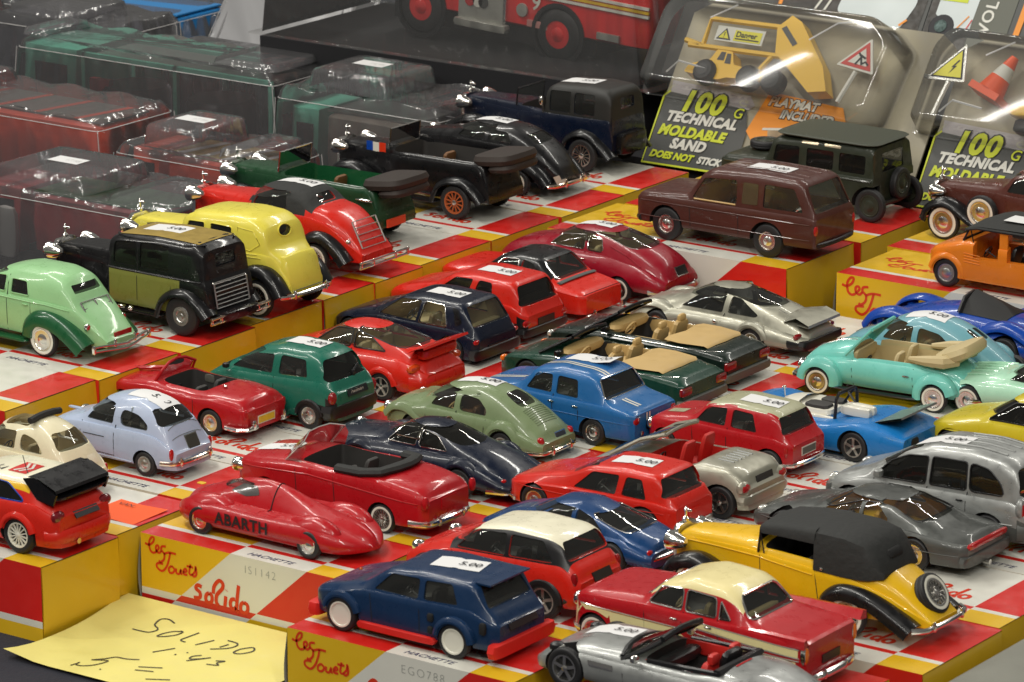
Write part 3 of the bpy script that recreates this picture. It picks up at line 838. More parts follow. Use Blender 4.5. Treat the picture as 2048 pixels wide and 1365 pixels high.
for sg in (-1, 1):
    g = MB(); g.rbox((-4.4, sg*2.0, 1.9), (.3, .45, .32), e=2.5); c.P('wing_mirror', g, CHROME)
c.patch('third_brake_light', 'T', [(-.75, -.55), (-.65, -.55), (-.65, .55), (-.75, .55)], REDL, .02, r=.02)
c.seam([[(-5.0, 1.7), (-4.9, .7)]]); c.sticker(-6.9, .45, 4, 2.2, 1.2); c.finish()

c = Car('streamlined crimson toy record car with black lettering on its side', (8.18, 1.25), T1, CRIM, 3.7, 5.92, .62,
    [(-7.75, .8), (-7.65, 1.2), (-7.2, 1.5), (-6.4, 1.75), (-5.6, 2.1), (-4.4, 2.42), (-3.4, 2.5), (-2.4, 2.35), (-1.0, 1.9), (.2, 1.65), (1.3, 1.4), (2.0, 1.1), (2.25, .85), (2.32, .6)],
    [(-7.75, .75), (-7.5, 1.1), (-6.8, 1.42), (-5.4, 1.46), (-3.5, 1.4), (-1, 1.45), (.4, 1.42), (1.2, 1.18), (2.0, .85), (2.32, .56)], [(-7.75, .5), (-7.3, .28), (1.5, .26), (2.32, .42)], low=ROUNDSIDE, N=2.0, tum=.35, gk=.5, rr=.7,
    plan=[(-7.75, .42), (-7.55, .66), (-7.0, .9), (-6, 1), (-3.2, .99), (-.2, 1), (.8, .95), (1.5, .78), (2.0, .52), (2.25, .3), (2.32, .16)], wheel='hub', arches=False, prr=.8)
for ax in (-5.92, 0):
    for sg in (-1, 1):
        cm = MB(); cm.prism([(ax+.66*cos(2*pi*k/20), .16+.52*sin(2*pi*k/20)) for k in range(20)], lambda a, b: (a, sg*2.6, b), lambda a, b: (a, sg*1.2, b), 2); c.cut.append(cm)
c.xmid = -4; c.patch('cockpit_window', 'S', [(-5.1, 1.85), (-4.55, 2.2), (-3.75, 2.22), (-3.5, 1.9), (-4.2, 1.75)], mat('dull tinted window', (.08, .075, .07), .15, coat=.6), .02)
c.window('F', [(-.5, 1.95), (.5, 1.95), (.35, 2.3), (-.35, 2.3)])
for ax, ln in ((-5.7, 2.9), (-.15, 2.9)):
    for sg in (-1, 1): g = MB(); g.rbox((ax, sg*1.12, 1.0), (ln, 1.25, 1.5), e=2, nu=20, nv=14); c.P('wing_bulge', g, CRIM)
g = MB(); g.tube([(x, y, c.topz(x, y)+.01) for x, y in [(-2.75-.0*k, -1.0+.1*k) for k in range(0, 21)]], .03, 5); c.P('cockpit_seam', g, ARCH)
g = MB(); g.rbox((-7.3, .1, 1.58), (.4, .3, .06)); c.P('bonnet_badge', g, YPRINT)
me = text_mesh('ABARTH', .72, INK, 0, .022, 1.08)
o = obj('lettering', me, c.root); a = Vector((1, 0, 0)); x0, z0 = -5.0, .72
y0 = -max(c.hw(x0+k*.4, z0+zz) for k in range(8) for zz in (.0, .2, .4, .5))-.015
o.rotation_euler = (radians(90), 0, 0); o.location = Vector((x0, y0-.0, z0))*U
c.finish()

c = Car('crimson toy convertible with black hood cover behind the streamlined record car', (8.61, 5.88), T1, CRIM, 3.75, 6.35, .66,
    [(-8.3, .85), (-8.2, 1.8), (-7.7, 2.2), (-5.4, 2.5), (-4.4, 2.5), (-3.2, 2.4), (-.6, 2.4), (.3, 2.5), (1.8, 2.28), (2.15, 2.0), (2.3, .75)],
    [(-8.3, 1.6), (-7.9, 1.9), (-4.6, 2.2), (-.6, 2.3), (1.7, 1.95), (2.3, 1.75)], .5, low=FLATSIDE, N=3.2, tum=.1, wheel='wire', white=True, inn=DARK)
c.cockpit([(-4.6, -1.45), (-.3, -1.4), (-.3, 1.4), (-4.6, 1.45)], 1.25); c.seats(-3.0, 1.2, DARK, -1.3, h=1.1, dx=-3.9)
g = MB(); g.rbox((-2.2, 1.5, 2.05), (4.2, .1, .5)); g.rbox((-1.4, 0, 1.7), (.5, 2.6, .6)); c.P('cabin_lining', g, CRIM)
g = MB(); g.tube([(-2.6, -1.5, 2.42), (-1.2, -1.55, 2.48), (-.4, -1.3, 2.58), (-.1, -.6, 2.66), (0, 0, 2.68), (-.1, .6, 2.66), (-.4, 1.3, 2.58), (-1.2, 1.55, 2.5)], .3, 8, ry=.2); c.P('folded_hood', g, SOFT)
g = MB(); g.grid([[(-5.4, -1.6, 2.3), (-5.75, -.8, 2.5), (-5.85, 0, 2.52), (-5.75, .8, 2.5), (-5.4, 1.6, 2.3)], [(-4.45, -1.45, 3.3), (-4.75, -.75, 3.5), (-4.8, 0, 3.52), (-4.75, .75, 3.5), (-4.45, 1.45, 3.3)]])
g.grid([[(-5.4, -1.6, 2.3), (-4.45, -1.45, 3.3)], [(-4.6, -1.62, 2.35), (-4.3, -1.5, 3.0)]]); g.grid([[(-5.4, 1.6, 2.3), (-4.45, 1.45, 3.3)], [(-4.6, 1.62, 2.35), (-4.3, 1.5, 3.0)]])
c.P('windscreen', g, GLASS)
g = MB(); g.tube([(-5.4, -1.6, 2.3), (-4.45, -1.45, 3.3), (-4.75, -.75, 3.5), (-4.8, 0, 3.52), (-4.75, .75, 3.5), (-4.45, 1.45, 3.3), (-5.4, 1.6, 2.3)], .035, 5); c.P('windscreen_frame', g, CLEARL)
c.bumper(2.42, .72, 1.78, .8, .12, over=.85); c.plate(0, 1.45, 1.15, .5, CRIM); c.trim([[(-7.6, 1.75), (-4, 1.98), (1.9, 1.62)]], .025, CRIM, 'body_crease')
c.lights((2.3, 1.7, 1.75), (.3, .3, .6), CRIM, 'tail_light'); c.seam([[(-4.7, 2.1), (-4.6, .7)], [(-2.6, 2.2), (-2.5, .7)]])
c.headlamp(-8.2, 1.5, 1.6, .32); c.sticker(-6.7, -.2, 10, 2.0, 1.0); c.finish()

c = Car('glossy midnight black toy coupe with rounded roof and long chrome tail bumper', (8.45, 11.71), T1, DNAVY, 4.0, 5.6, .68,
    [(-8.3, .8), (-8.2, 1.3), (-7.7, 1.75), (-5.4, 2.05), (-4.7, 2.1), (-3.9, 2.7), (-2.8, 2.95), (-1.6, 2.8), (-.4, 2.25), (1.0, 1.85), (2.3, 1.2), (2.5, .6)],
    [(-8.3, 1.1), (-7.8, 1.5), (-4.5, 1.72), (-.5, 1.75), (1.2, 1.45), (2.5, .9)], .42, low=ROUNDSIDE, N=2.8, tum=.2, gk=.84, rr=.6, wheel='hub', gl=SMOKE, rk=0.9)
c.xmid = -2.6; c.cabin(-4.4, -.7, .6)
c.window('S', [(-4.35, 1.85), (-3.8, 2.5), (-2.75, 2.6), (-2.75, 1.85)], frame=CHROME, fr=.025); c.window('S', [(-2.58, 1.85), (-2.58, 2.58), (-1.7, 2.4), (-1.0, 1.86)], frame=CHROME, fr=.025)
c.trap('R', 2.15, 2.72, 1.0, .85, r=.25); c.trap('F', 2.15, 2.72, 1.25, .95, frame=CHROME, fr=.025)
c.fender(arc(0, 1.0, 168, 12, z=.72), 1.35, 2.02, DNAVY, 'wing_bulge', .08, .12); c.fender(arc(-5.6, 1.0, z=.72), 1.35, 2.02, DNAVY, 'wing_bulge', .08, .12)
c.bumper(2.55, .6, 1.85, .9, .1, over=None); g = MB(); g.rbox((2.6, 0, .68), (.15, .14, .3)); c.P('overrider', g, CHROME); c.lights((2.1, 1.4, 1.05), (.2, .3, .2))
c.headlamp(-8.0, 1.45, 1.3, .3); c.finish()

c = Car('pale sky blue rounded toy saloon with a big price label on its roof', (-4.98, 6.15), T1, SKY, 3.3, 4.75, .58,
    [(-6.05, .7), (-5.95, 1.5), (-5.55, 1.82), (-4.3, 2.2), (-3.95, 2.3), (-3.2, 3.15), (-2.1, 3.55), (-.9, 3.6), (.2, 3.3), (.85, 2.7), (1.15, 2.0), (1.5, 1.3), (1.6, .6)],
    [(-6.05, 1.3), (-5.6, 1.65), (-4.2, 1.95), (-.4, 1.98), (.7, 1.9), (1.6, 1.2)], .42, N=3, tum=.2, gk=.95, rr=.6, wheel='hub', rim=STEEL, rk=0.87)
c.xmid = -1; c.cabin(-3.8, .7, .7)
c.window('S', [(-3.55, 2.12), (-3.05, 2.85), (-1.95, 2.92), (-1.95, 2.1)]); c.window('S', [(-1.55, 2.1), (-1.55, 2.9), (-.5, 2.75), (.05, 2.35), (.05, 2.1)], r=.3)
c.trap('R', 2.35, 3.1, 1.15, .85, r=.22); c.trap('F', 2.45, 3.1, 1.25, .95)
c.bumper(1.72, .78, 1.6, .6, .085, mat('chrome tinted with copper reflection', (.80, .66, .55), .14, 1), over=1.0); c.lights((1.32, 1.34, 1.2), (.2, .22, .55)); c.plate(.15, 1.5, .75, .68, mat('dark plate', (.04, .04, .03), .3, coat=.6), CHROME)  # bumper chrome has its copper reflection put into the base colour
c.seam([[(-3.75, 2.0), (-3.7, .75), (-1.75, .7), (-1.75, 2.1)]]); c.trim([[(-3.55, 1.5), (-2.3, 1.5)]], .018, ARCH, 'side_line'); c.trim([[(-3.3, .62), (-.75, .56)]], .03, SKY, 'sill_strip')
g = MB(); g.tube([(x, y, c.topz(x, y)+.005) for x, y in [(1.2-.2*k*0+.0, -1+.25*k) for k in range(9)]], .018, 4); g.tube([(.95, -1+.25*k, c.topz(.95, -1+.25*k)+.005) for k in range(9)], .018, 4); c.P('engine_lid_seam', g, GREYB)
g = MB(); g.rbox((-5.2, 0, 1.95), (1.2, .22, .1)); c.P('bonnet_ridge', g, SKY); c.lights((-5.75, 1.15, 1.45), (.35, .5, .5), CLEARL, 'headlight', bezel=CHROME)
c.sticker(-.7, .05, 0, 2.1, 1.25); c.finish()

c = Car('cream rounded toy car with a rolled black sunroof at the left edge', (-6.5, 1.0), T1, CREAM, 3.1, 4.5, .56,
    [(-5.8, .7), (-5.7, 1.4), (-5.2, 1.8), (-4.2, 2.1), (-3.7, 2.2), (-3.0, 3.0), (-2.0, 3.3), (-.8, 3.3), (.2, 2.9), (.85, 2.2), (1.4, 1.4), (1.5, .6)],
    [(-5.8, 1.2), (-5.2, 1.6), (-4, 1.85), (-.2, 1.85), (.6, 1.75), (1.5, 1.1)], .42, N=3, tum=.2, gk=.95, rr=.6, wheel='hub', rim=STEEL, inn=BEIGE)
c.xmid = -1; c.cabin(-3.5, .5, .7, seatm=BEIGE)
c.window('S', [(-3.2, 2.0), (-2.8, 2.7), (-1.75, 2.75), (-1.75, 1.98)]); c.window('S', [(-1.45, 1.98), (-1.45, 2.72), (-.6, 2.55), (-.05, 1.98)], r=.25)
c.trap('R', 2.2, 2.85, 1.0, .75, r=.2); c.trap('F', 2.35, 2.85, 1.15, .9)
c.cockpit([(-2.7, -.85), (-1.2, -.9), (-1.2, .9), (-2.7, .85)], 2.4)
g = MB(); g.tube([(-1.05, y, 3.42-.1*y*y) for y in (-1, -.5, 0, .5, 1)], .16, 8); c.P('rolled_sunroof', g, SOFT)
c.bumper(1.6, .7, 1.5, .5, .06); c.lights((1.3, 1.25, 1.05), (.2, .2, .4))
for sg in (-1, 1): c.patch('engine_vent', 'R', [(sg*.5-.3, 1.42), (sg*.5+.3, 1.42), (sg*.5+.28, 1.8), (sg*.5-.28, 1.8)], IVORY, .012, r=.05)
c.finish()

c = Car('red, yellow and white toy rally hatchback with a black rear spoiler', (-2.33, -5.27), T1, RED, 4.2, 6.2, .84,
    [(-7.7, .8), (-7.6, 1.5), (-7, 1.8), (-5.2, 2.2), (-4.7, 2.3), (-3.4, 3.1), (-2.2, 3.35), (-.2, 3.35), (.3, 3.25), (1.15, 2.55), (1.6, 2.35), (1.9, 1.9), (2.0, .5)],
    [(-7.7, 1.4), (-6.8, 1.75), (-4.6, 2.1), (.8, 2.3), (2.0, 1.8)], .42, N=5, tum=.16, wheel='multi', rim=WHITE, inn=DARK,
    zones=[(lambda x, y, z, s: (s > .72 and -4.7 < x < .6) or x < -4.6, IVORY), (lambda x, y, z, s: s > .4 and -4.7 < x < .45, YEL)], rk=0.92)
c.xmid = -1; c.cabin(-4.5, .8, .6)
c.window('S', [(-4.3, 2.18), (-3.3, 2.9), (-2.1, 3.0), (-2.1, 2.2)], gl=SMOKE); c.window('S', [(-1.9, 2.22), (-1.9, 3.0), (-.8, 2.95), (.1, 2.45), (.2, 2.3)], frame=ROYAL, gl=SMOKE)
c.trap('F', 2.4, 3.05, 1.5, 1.2); c.trap('R', 2.55, 3.1, 1.3, 1.1, gl=SMOKE)
g = MB()
for sg in (-1, 1): g.prism([(.1, 3.3), (.75, 3.45), (1.95, 2.85), (1.75, 2.35), (.85, 2.5)], lambda a, b: (a, sg*1.62, b), lambda a, b: (a, sg*1.72, b))
g.grid([[(.35, y, 3.42) for y in (-1.7, -.6, .6, 1.7)], [(1.0, y, 3.4) for y in (-1.7, -.6, .6, 1.7)], [(1.9, y, 3.05) for y in (-1.7, -.6, .6, 1.7)], [(1.95, y, 2.92) for y in (-1.7, -.6, .6, 1.7)], [(1.0, y, 3.25) for y in (-1.7, -.6, .6, 1.7)], [(.35, y, 3.3) for y in (-1.7, -.6, .6, 1.7)]], 0)
g.rbox((1.5, 0, 2.7), (.9, 3.3, .18), e=6, nu=16, rot=Matrix.Rotation(.35, 3, 'Y')); g.rbox((.9, 0, 2.9), (.5, .5, .7)); c.P('rear_spoiler', g, BLK)
c.lights((1.8, 1.5, 1.85), (.4, .75, .5), mat('smoked red lens', (.16, .006, .012), .2, coat=.8), e=2.3); c.plate(.1, 1.75, 1.5, .34)
c.fender(arc(0, 1.0, 165, 15, z=.84), 1.7, 2.2, RED, 'wheel_arch', .06, .12); c.fender(arc(-6.2, 1.0, z=.84), 1.7, 2.2, IVORY, 'wheel_arch', .06, .12)
g = MB(); g.tube([(1.9, -.6, .62), (2.2, -.6, .62)], .13, 8); c.P('exhaust_pipe', g, CHROME)
c.patch('roof_badge', 'T', [(-1.35, -1.05), (-.35, -1.05), (-.35, .2), (-1.35, .2)], RPRINT, .02, r=.02)
g = MB()
for u in (0, .28): 
    ribbon(g, [(-1.1+u, -.95), (-.8+u, -.42), (-1.1+u, .1)], .13, lambda a, b: (a, b, c.topz(a, b)+.035))
c.P('chevron', g, WPRINT)
g = MB()
for st in ([(-2.9, -.95), (-2.3, -.7)], [(-2.75, -1.2), (-2.75, -.5)], [(-2.2, -1.1), (-1.95, -.6)], [(-2.3, -.65), (-1.8, -1.05)], [(-1.75, -1.05), (-1.6, -.7), (-1.7, -1.1)]): ribbon(g, st, .06, lambda a, b: (a, b, c.topz(a, b)+.03))
c.P('roof_lettering', g, INK)
for xx, yy in ((-2.0, -.9), (-.35, -.9)):
    g = MB(); g.tube([(xx, yy, c.topz(xx, yy)), (xx-.25, yy, c.topz(xx, yy)+.75)], .025, 4); c.P('aerial', g, BLACK)
c.bumper(2.1, .95, 1.95, .5, .1, RED, .3); c.finish()

c = Car('red toy sports car tail showing at the left edge beside the pale green saloon', (-23.65, 12.23), T2, RED, 3.6, 5.3, .65,
    [(-7, .6), (-6.8, 1.1), (-5, 1.6), (-4, 1.8), (-3, 2.4), (-1.6, 2.5), (0, 2.1), (1.8, 1.6), (2.0, .6)], [(-7, 1), (-5, 1.35), (0, 1.5), (2, 1.2)], .45, low=ROUNDSIDE, N=3)
c.xmid = -2; c.cabin(-3.8, 0, .6); c.window('S', [(-3.6, 1.65), (-2.8, 2.25), (-1.5, 2.3), (-.6, 1.65)]); c.trap('R', 1.8, 2.35, 1.1, .9); c.trap('F', 1.85, 2.3, 1.2, 1.0)
c.lights((1.9, 1.1, 1.1), (.2, .7, .3), DARK); c.plate(0, .95, 1.1, .3); c.finish()

# ---- second rows ----------------------------------------------------------
c = Car('crimson open toy roadster with chrome half bumpers behind the sky blue saloon', (-6.5, 12.67), T1, CRIM, 3.6, 5.3, .64,
    [(-6.7, .8), (-6.6, 1.4), (-6.1, 1.75), (-4.0, 2.1), (-3.3, 2.1), (-2.8, 2.0), (-.9, 2.0), (-.2, 2.05), (1.6, 1.9), (1.85, 1.6), (1.95, .7)],
    [(-6.7, 1.3), (-6, 1.65), (-3.9, 1.85), (-1.5, 1.65), (0, 1.75), (1.4, 1.6), (1.95, 1.4)], .45, low=FLATSIDE, N=3, tum=.1, inn=DARK, wheel='hub')
c.cockpit([(-3.3, -1.2), (-.6, -1.25), (-.6, 1.25), (-3.3, 1.2)], 1.0, .35); c.seats(-1.9, .95, DARK, None, h=1.0, dx=-2.8)
g = MB(); g.rbox((-2.4, 1.2, 1.7), (.6, .06, .4)); c.P('door_panel', g, GREYB)
g = MB(); g.tube([(-3.6, -1.35, 1.95), (-3.3, -1.25, 2.45), (-3.35, -.6, 2.75), (-3.4, 0, 2.82), (-3.35, .6, 2.75), (-3.3, 1.25, 2.45), (-3.6, 1.35, 1.95)], .075, 6); c.P('windscreen_frame', g, CRIM)
g = MB(); g.grid([[(-3.65, y*1.3, 2.02) for y in (-1, -.5, 0, .5, 1)], [(-3.35, y*1.2, 2.8-.33*y*y) for y in (-1, -.5, 0, .5, 1)]]); c.P('windscreen', g, GLASS)
g = MB(); g.tube([(-6.3, 0, 1.85), (-4.2, 0, 2.25), (-3.9, 0, 2.2)], .1, 6); c.P('bonnet_ridge', g, CRIM)
for sg in (-1, 1):
    g = MB(); g.tube([(1.0, sg*1.85, .62), (1.7, sg*1.85, .6), (2.05, sg*1.5, .6), (2.1, sg*.95, .6), (2.08, sg*.85, .62)], .11, 8); g.rbox((2.12, sg*1.1, .75), (.2, .2, .5)); c.P('half_bumper', g, CHROME)
c.plate(0, .85, 1.15, .3, YPRINT, WPRINT); c.lights((1.85, 1.4, 1.25), (.15, .3, .5), CRIM); g = MB(); g.rbox((-.05, -.5, 2.12), (.2, .2, .16), e=2); c.P('fuel_cap', g, CHROME)
c.seam([[(-2.9, 1.75), (-2.8, .6)], [(-1.0, 1.6), (-1.0, .6)]]); c.finish()

c = Car('teal green toy city car with a price label on its roof', (-3.47, 16.2), T1, TEAL, 3.75, 5.45, .66,
    [(-6.8, .7), (-6.7, 1.3), (-6.2, 1.75), (-5.5, 2.2), (-5.0, 2.45), (-3.4, 3.5), (-2.2, 3.78), (-.4, 3.75), (.4, 3.5), (1.05, 2.4), (1.3, 1.9), (1.4, .6)],
    [(-6.8, 1.2), (-6.2, 1.6), (-5, 2.08), (.7, 2.32), (1.4, 1.8)], .45, N=5, tum=.17, wheel='dish', gl=GLASS,
    zones=[(lambda x, y, z, s: z < 1.42 and x > .55, BLACK)], rk=0.88)
c.xmid = -1; c.cabin(-5, 1.0, .7)
c.window('S', [(-4.75, 2.25), (-3.75, 3.08), (-2.25, 3.25), (-2.3, 2.3)]); c.window('S', [(-1.9, 2.32), (-1.85, 3.28), (-.4, 3.25), (-.2, 2.42)])
c.window('S', [(-5.35, 2.14), (-4.95, 2.18), (-4.95, 2.5)], r=.05)
c.trap('R', 2.35, 3.35, 1.45, 1.1, r=.25, gl=SMOKE); c.trap('F', 2.55, 3.4, 1.5, 1.15)
c.lights((1.05, 1.5, 1.62), (.4, .5, .62), mat('dull red lens', (.25, .006, .008), .25, coat=.5), e=2.2); c.plate(.1, 1.72, 1.5, .34, BLACK)
g = MB(); g.rbox((1.0, 0, .95), (.95, 3.7, .75), e=5, nu=22); c.P('bumper', g, BLACK); me = text_mesh('twingo', .34, WPRINT, .3)
o = obj('lettering', me, c.root); xx = c.endx(0, 1.72)+.07; o.matrix_local = Matrix(((0, 0, 1, xx*U), (1, 0, 0, -.45*U), (0, 1, 0, 1.63*U), (0, 0, 0, 1)))
c.fender(arc(0, .8, 175, 5, z=.66), 1.5, 1.92, BLACK, 'wheel_arch', .03, .05)
g = MB(); g.tube([(c.endx(.35, 2.55)+.06, .35, 2.55), (c.endx(.9, 2.75)+.06, .9, 2.75)], .05, 5); g.rbox((c.endx(.35, 2.5)+.06, .3, 2.45), (.15, .2, .3)); c.P('rear_wiper', g, BLACK)
c.seam([[(-4.9, 2.05), (-4.8, .7)], [(-2.1, 2.2), (-2.0, .7)]]); g = MB(); g.rbox((-4.8, -1.95, 2.35), (.3, .3, .24)); c.P('wing_mirror', g, BLACK); c.sticker(-1.4, .1, 2); c.finish()

c = Car('bright red toy sports car with a whale tail spoiler behind the teal city car', (-3.5, 21.81), T1, RED, 4.2, 5.5, .72,
    [(-7.6, .6), (-7.5, 1.0), (-7.0, 1.5), (-5.2, 2.15), (-4.8, 2.3), (-3.6, 3.1), (-2.7, 3.35), (-1.4, 3.35), (.2, 2.95), (1.5, 2.45), (2.0, 2.2), (2.3, 1.4), (2.35, .5)],
    [(-7.6, .95), (-7, 1.35), (-4.8, 2.1), (-.8, 2.15), (1.2, 2.05), (2.35, 1.5)], .42, low=ROUNDSIDE, N=3.2, tum=.24, gk=.88, rr=.6, wheel='spoke5', inn=BEIGE, rk=0.88)
c.xmid = -2; c.cabin(-4.6, .7, .7, seatm=BEIGE)
c.window('S', [(-4.3, 2.25), (-3.4, 2.95), (-2.3, 3.05), (-2.2, 2.25)], frame=BLACK); c.window('S', [(-2.0, 2.25), (-2.05, 3.02), (-1.2, 2.88), (-.1, 2.3)], frame=BLACK)
c.window('R', [(-1.15, 2.55), (1.15, 2.55), (.95, 3.18), (-.95, 3.18)], r=.2, frame=BLACK); c.trap('F', 2.4, 3.1, 1.45, 1.1)
g = MB(); g.grid([[(1.2, y*1.75, 2.42) for y in (-1, -.5, 0, .5, 1)], [(1.7, y*1.8, 2.72+.04*(1-y*y)) for y in (-1, -.5, 0, .5, 1)], [(2.35, y*1.8, 2.95) for y in (-1, -.5, 0, .5, 1)], [(2.4, y*1.8, 2.85) for y in (-1, -.5, 0, .5, 1)], [(1.75, y*1.75, 2.5) for y in (-1, -.5, 0, .5, 1)], [(1.6, y*1.7, 2.2) for y in (-1, -.5, 0, .5, 1)]], 0); g.rbox((1.85, 0, 2.4), (.6, 2.8, .5), e=5, nu=16); c.P('rear_spoiler', g, RED)
c.lights((1.95, 1.6, 1.78), (.5, .9, .42), mat('orange lens', (.58, .06, .01), .15, coat=.8), e=2.4); c.bumper(2.4, 1.1, 1.95, .6, .1, RED, .35)
c.patch('rear_vent', 'R', [(-1.75, .75), (-1.0, .75), (-1.0, 1.05), (-1.75, 1.05)], ARCH, .02, r=.05); c.seam([[(-4.5, 2.0), (-4.3, .7)], [(-2.1, 2.2), (-2.0, .8)]])
c.fender(arc(0, .95, 168, 12, z=.72), 1.6, 2.16, RED, 'wing_bulge', .06, .08); c.finish()

c = Car('navy toy five door hatchback with a price label behind the red sports car', (-4.55, 28.85), T1, DNAVY, 4.0, 6.2, .68,
    [(-7.6, .6), (-7.5, 1.1), (-7.1, 1.5), (-5.2, 2.1), (-4.9, 2.15), (-3.3, 3.05), (-2.2, 3.22), (.4, 3.15), (1.3, 1.85), (1.5, 1.3), (1.5, .3)],
    [(-7.6, 1.05), (-7, 1.35), (-4.5, 1.8), (.5, 1.75), (1.5, 1.3)], .3, low=FLATSIDE, N=7, tum=.14, inn=BEIGE, rk=0.89)
c.xmid = -1; c.cabin(-4.6, 1.0, .6, seatm=BEIGE)
c.window('S', [(-4.5, 1.9), (-3.25, 2.85), (-1.95, 2.92), (-2.2, 1.82)]); c.window('S', [(-2.02, 1.82), (-1.75, 2.92), (-.55, 2.88), (-.3, 1.8)], frame=CHROME, fr=.02)
c.trap('R', 1.95, 2.92, 1.4, 1.15, r=.15); c.trap('F', 2.25, 2.95, 1.5, 1.2)
c.lights((1.42, 1.6, 1.25), (.2, .5, .24)); c.plate(.0, .8, 1.6, .3, BLACK); g = MB(); g.rbox((1.3, 0, .6), (.6, 3.95, .6), e=6, nu=20); c.P('bumper', g, BLACK)
c.patch('quarter_panel', 'S', [(-.1, 2.8), (.25, 2.75), (.55, 2.1), (.2, 1.9)], BLK, .012); c.seam([[(-4.3, 1.75), (-4.2, .5)], [(-2.1, 1.8), (-2.1, .5)]]); c.sticker(-1.4, -.1, 2); c.finish()

c = Car('red toy hatchback with wide dark rear window and black lower tail', (-4.93, 33.45), T1, RED, 4.0, 5.8, .68,
    [(-7.2, .7), (-7.1, 1.5), (-6.7, 1.85), (-4.6, 2.35), (-4.2, 2.45), (-3.1, 3.15), (-2, 3.3), (.6, 3.2), (1.3, 1.95), (1.5, 1.5), (1.55, .5)],
    [(-7.2, 1.4), (-6.6, 1.7), (-4, 2.1), (.7, 1.95), (1.55, 1.45)], .42, low=FLATSIDE, N=8, tum=.12, zones=[(lambda x, y, z, s: z < 1.3 and x > .9, BLACK)], gl=SMOKE, rk=0.87)
c.xmid = -1; c.cabin(-4.0, 1.0, .6)
c.window('S', [(-3.8, 2.2), (-2.85, 2.95), (-1.75, 3.0), (-2.0, 2.2)]); c.window('S', [(-1.65, 2.2), (-1.4, 3.0), (-.6, 2.95), (-.5, 2.15)]); c.trap('R', 1.95, 2.95, 1.55, 1.25, r=.2); c.trap('F', 2.5, 3.0, 1.5, 1.2)
g = MB(); g.rbox((1.35, 0, .62), (.6, 3.95, .5), e=6, nu=20); c.P('bumper', g, BLACK); c.plate(0, 1.05, 1.4, .34, BLACK); c.sticker(-1.3, 0, 3); c.lights((1.45, 1.55, 1.1), (.2, .7, .35), REDL); c.finish()

c = Car('red toy coupe with black roof and flat boot beside the maroon coupe', (-5.2, 38.5), T1, RED, 4.1, 5.9, .66,
    [(-7.4, .7), (-7.3, 1.6), (-6.9, 1.9), (-5.0, 2.1), (-4.6, 2.15), (-3.5, 3.0), (-2.5, 3.15), (-1.1, 3.05), (-.1, 1.95), (.2, 1.8), (1.7, 1.55), (1.85, .5)],
    [(-7.4, 1.5), (-6.8, 1.75), (-4, 1.75), (-.2, 1.68), (1.85, 1.4)], .42, low=FLATSIDE, N=6, tum=.16, inn=DARK,
    zones=[(lambda x, y, z, s: s > .12 and -4.3 < x < -.3 and z > 1.9, BLK)], rk=0.87)
c.xmid = -2; c.cabin(-4.2, -.4, .6); c.window('S', [(-4.1, 1.85), (-3.3, 2.75), (-2.3, 2.82), (-2.3, 1.85)], frame=CHROME, fr=.02); c.window('S', [(-2.1, 1.85), (-2.1, 2.82), (-1.4, 2.7), (-.8, 1.85)], r=.1)
c.trap('R', 1.95, 2.85, 1.4, 1.15, r=.12); c.trap('F', 2.2, 2.85, 1.5, 1.2, frame=CHROME, fr=.02)
g = MB(); g.tube([(.15, y, c.topz(.15, y)+.04) for y in (-1.6, -.8, 0, .8, 1.6)], .16, 6, ry=.06); c.P('roof_edge', g, mat('grey cloth', (.08, .09, .085), .7))
for sg in (-1, 1):
    g = MB(); g.tube([(1.95, sg*1.7, .35), (2.1, sg*1.35, .35), (2.15, sg*1.1, .45)], .09, 6); g.rbox((2.12, sg*1.2, .5), (.16, .16, .36)); c.P('bumper', g, CHROME)
c.trim([[(1.72, y/5) for y in range(-8, 9)]], .02, ARCH, 'boot_seam', 'T'); c.finish()

c = Car('maroon toy fastback coupe with a price label on the roof', (-4.29, 43.2), T1, MAROON, 4.1, 6.0, .66,
    [(-8.0, .9), (-7.9, 1.6), (-7.2, 2.2), (-5.4, 2.65), (-4.8, 2.75), (-4.0, 3.4), (-3.0, 3.65), (-1.4, 3.62), (-.2, 3.3), (1.4, 2.7), (2.1, 2.3), (2.5, 1.7), (2.6, .7)],
    [(-8, 1.4), (-7.2, 1.95), (-4.6, 2.3), (-1, 2.25), (1.4, 1.85), (2.6, 1.3)], .5, low=ROUNDSIDE, N=3.2, tum=.2, gk=.94, rr=.6, wheel='hub', white=True, inn=BEIGE, rk=0.86)
c.xmid = -2; c.cabin(-4.6, .4, .7, seatm=BEIGE)
c.window('S', [(-4.6, 2.4), (-4.0, 3.0), (-2.45, 3.18), (-2.45, 2.4)], frame=CHROME, fr=.025); c.window('S', [(-2.25, 2.4), (-2.25, 3.18), (-1.5, 3.1), (-1.25, 2.5), (-1.4, 2.38)], frame=CHROME, fr=.025)
c.window('R', [(-1.15, 2.75), (1.15, 2.75), (1.0, 3.4), (-1.0, 3.4)], r=.2, frame=CHROME, fr=.025); c.trap('F', 2.85, 3.35, 1.45, 1.15)
c.bumper(2.8, .78, 1.8, .9, .13, STEEL, over=.95); c.plate(.15, 1.65, .9, .42, BLACK, CHROME); c.handles([(-2.3, 1.98)]); c.seam([[(-2.35, 2.3), (-2.2, .8)], [(-4.4, 2.2), (-4.2, .8)]])
c.trim([[(-.9, 2.75), (.2, 2.4), (1.1, 1.95)]], .04, MAROON, 'body_crease'); c.sticker(-2.6, .2, 0, 2.1, 1.15); c.finish()

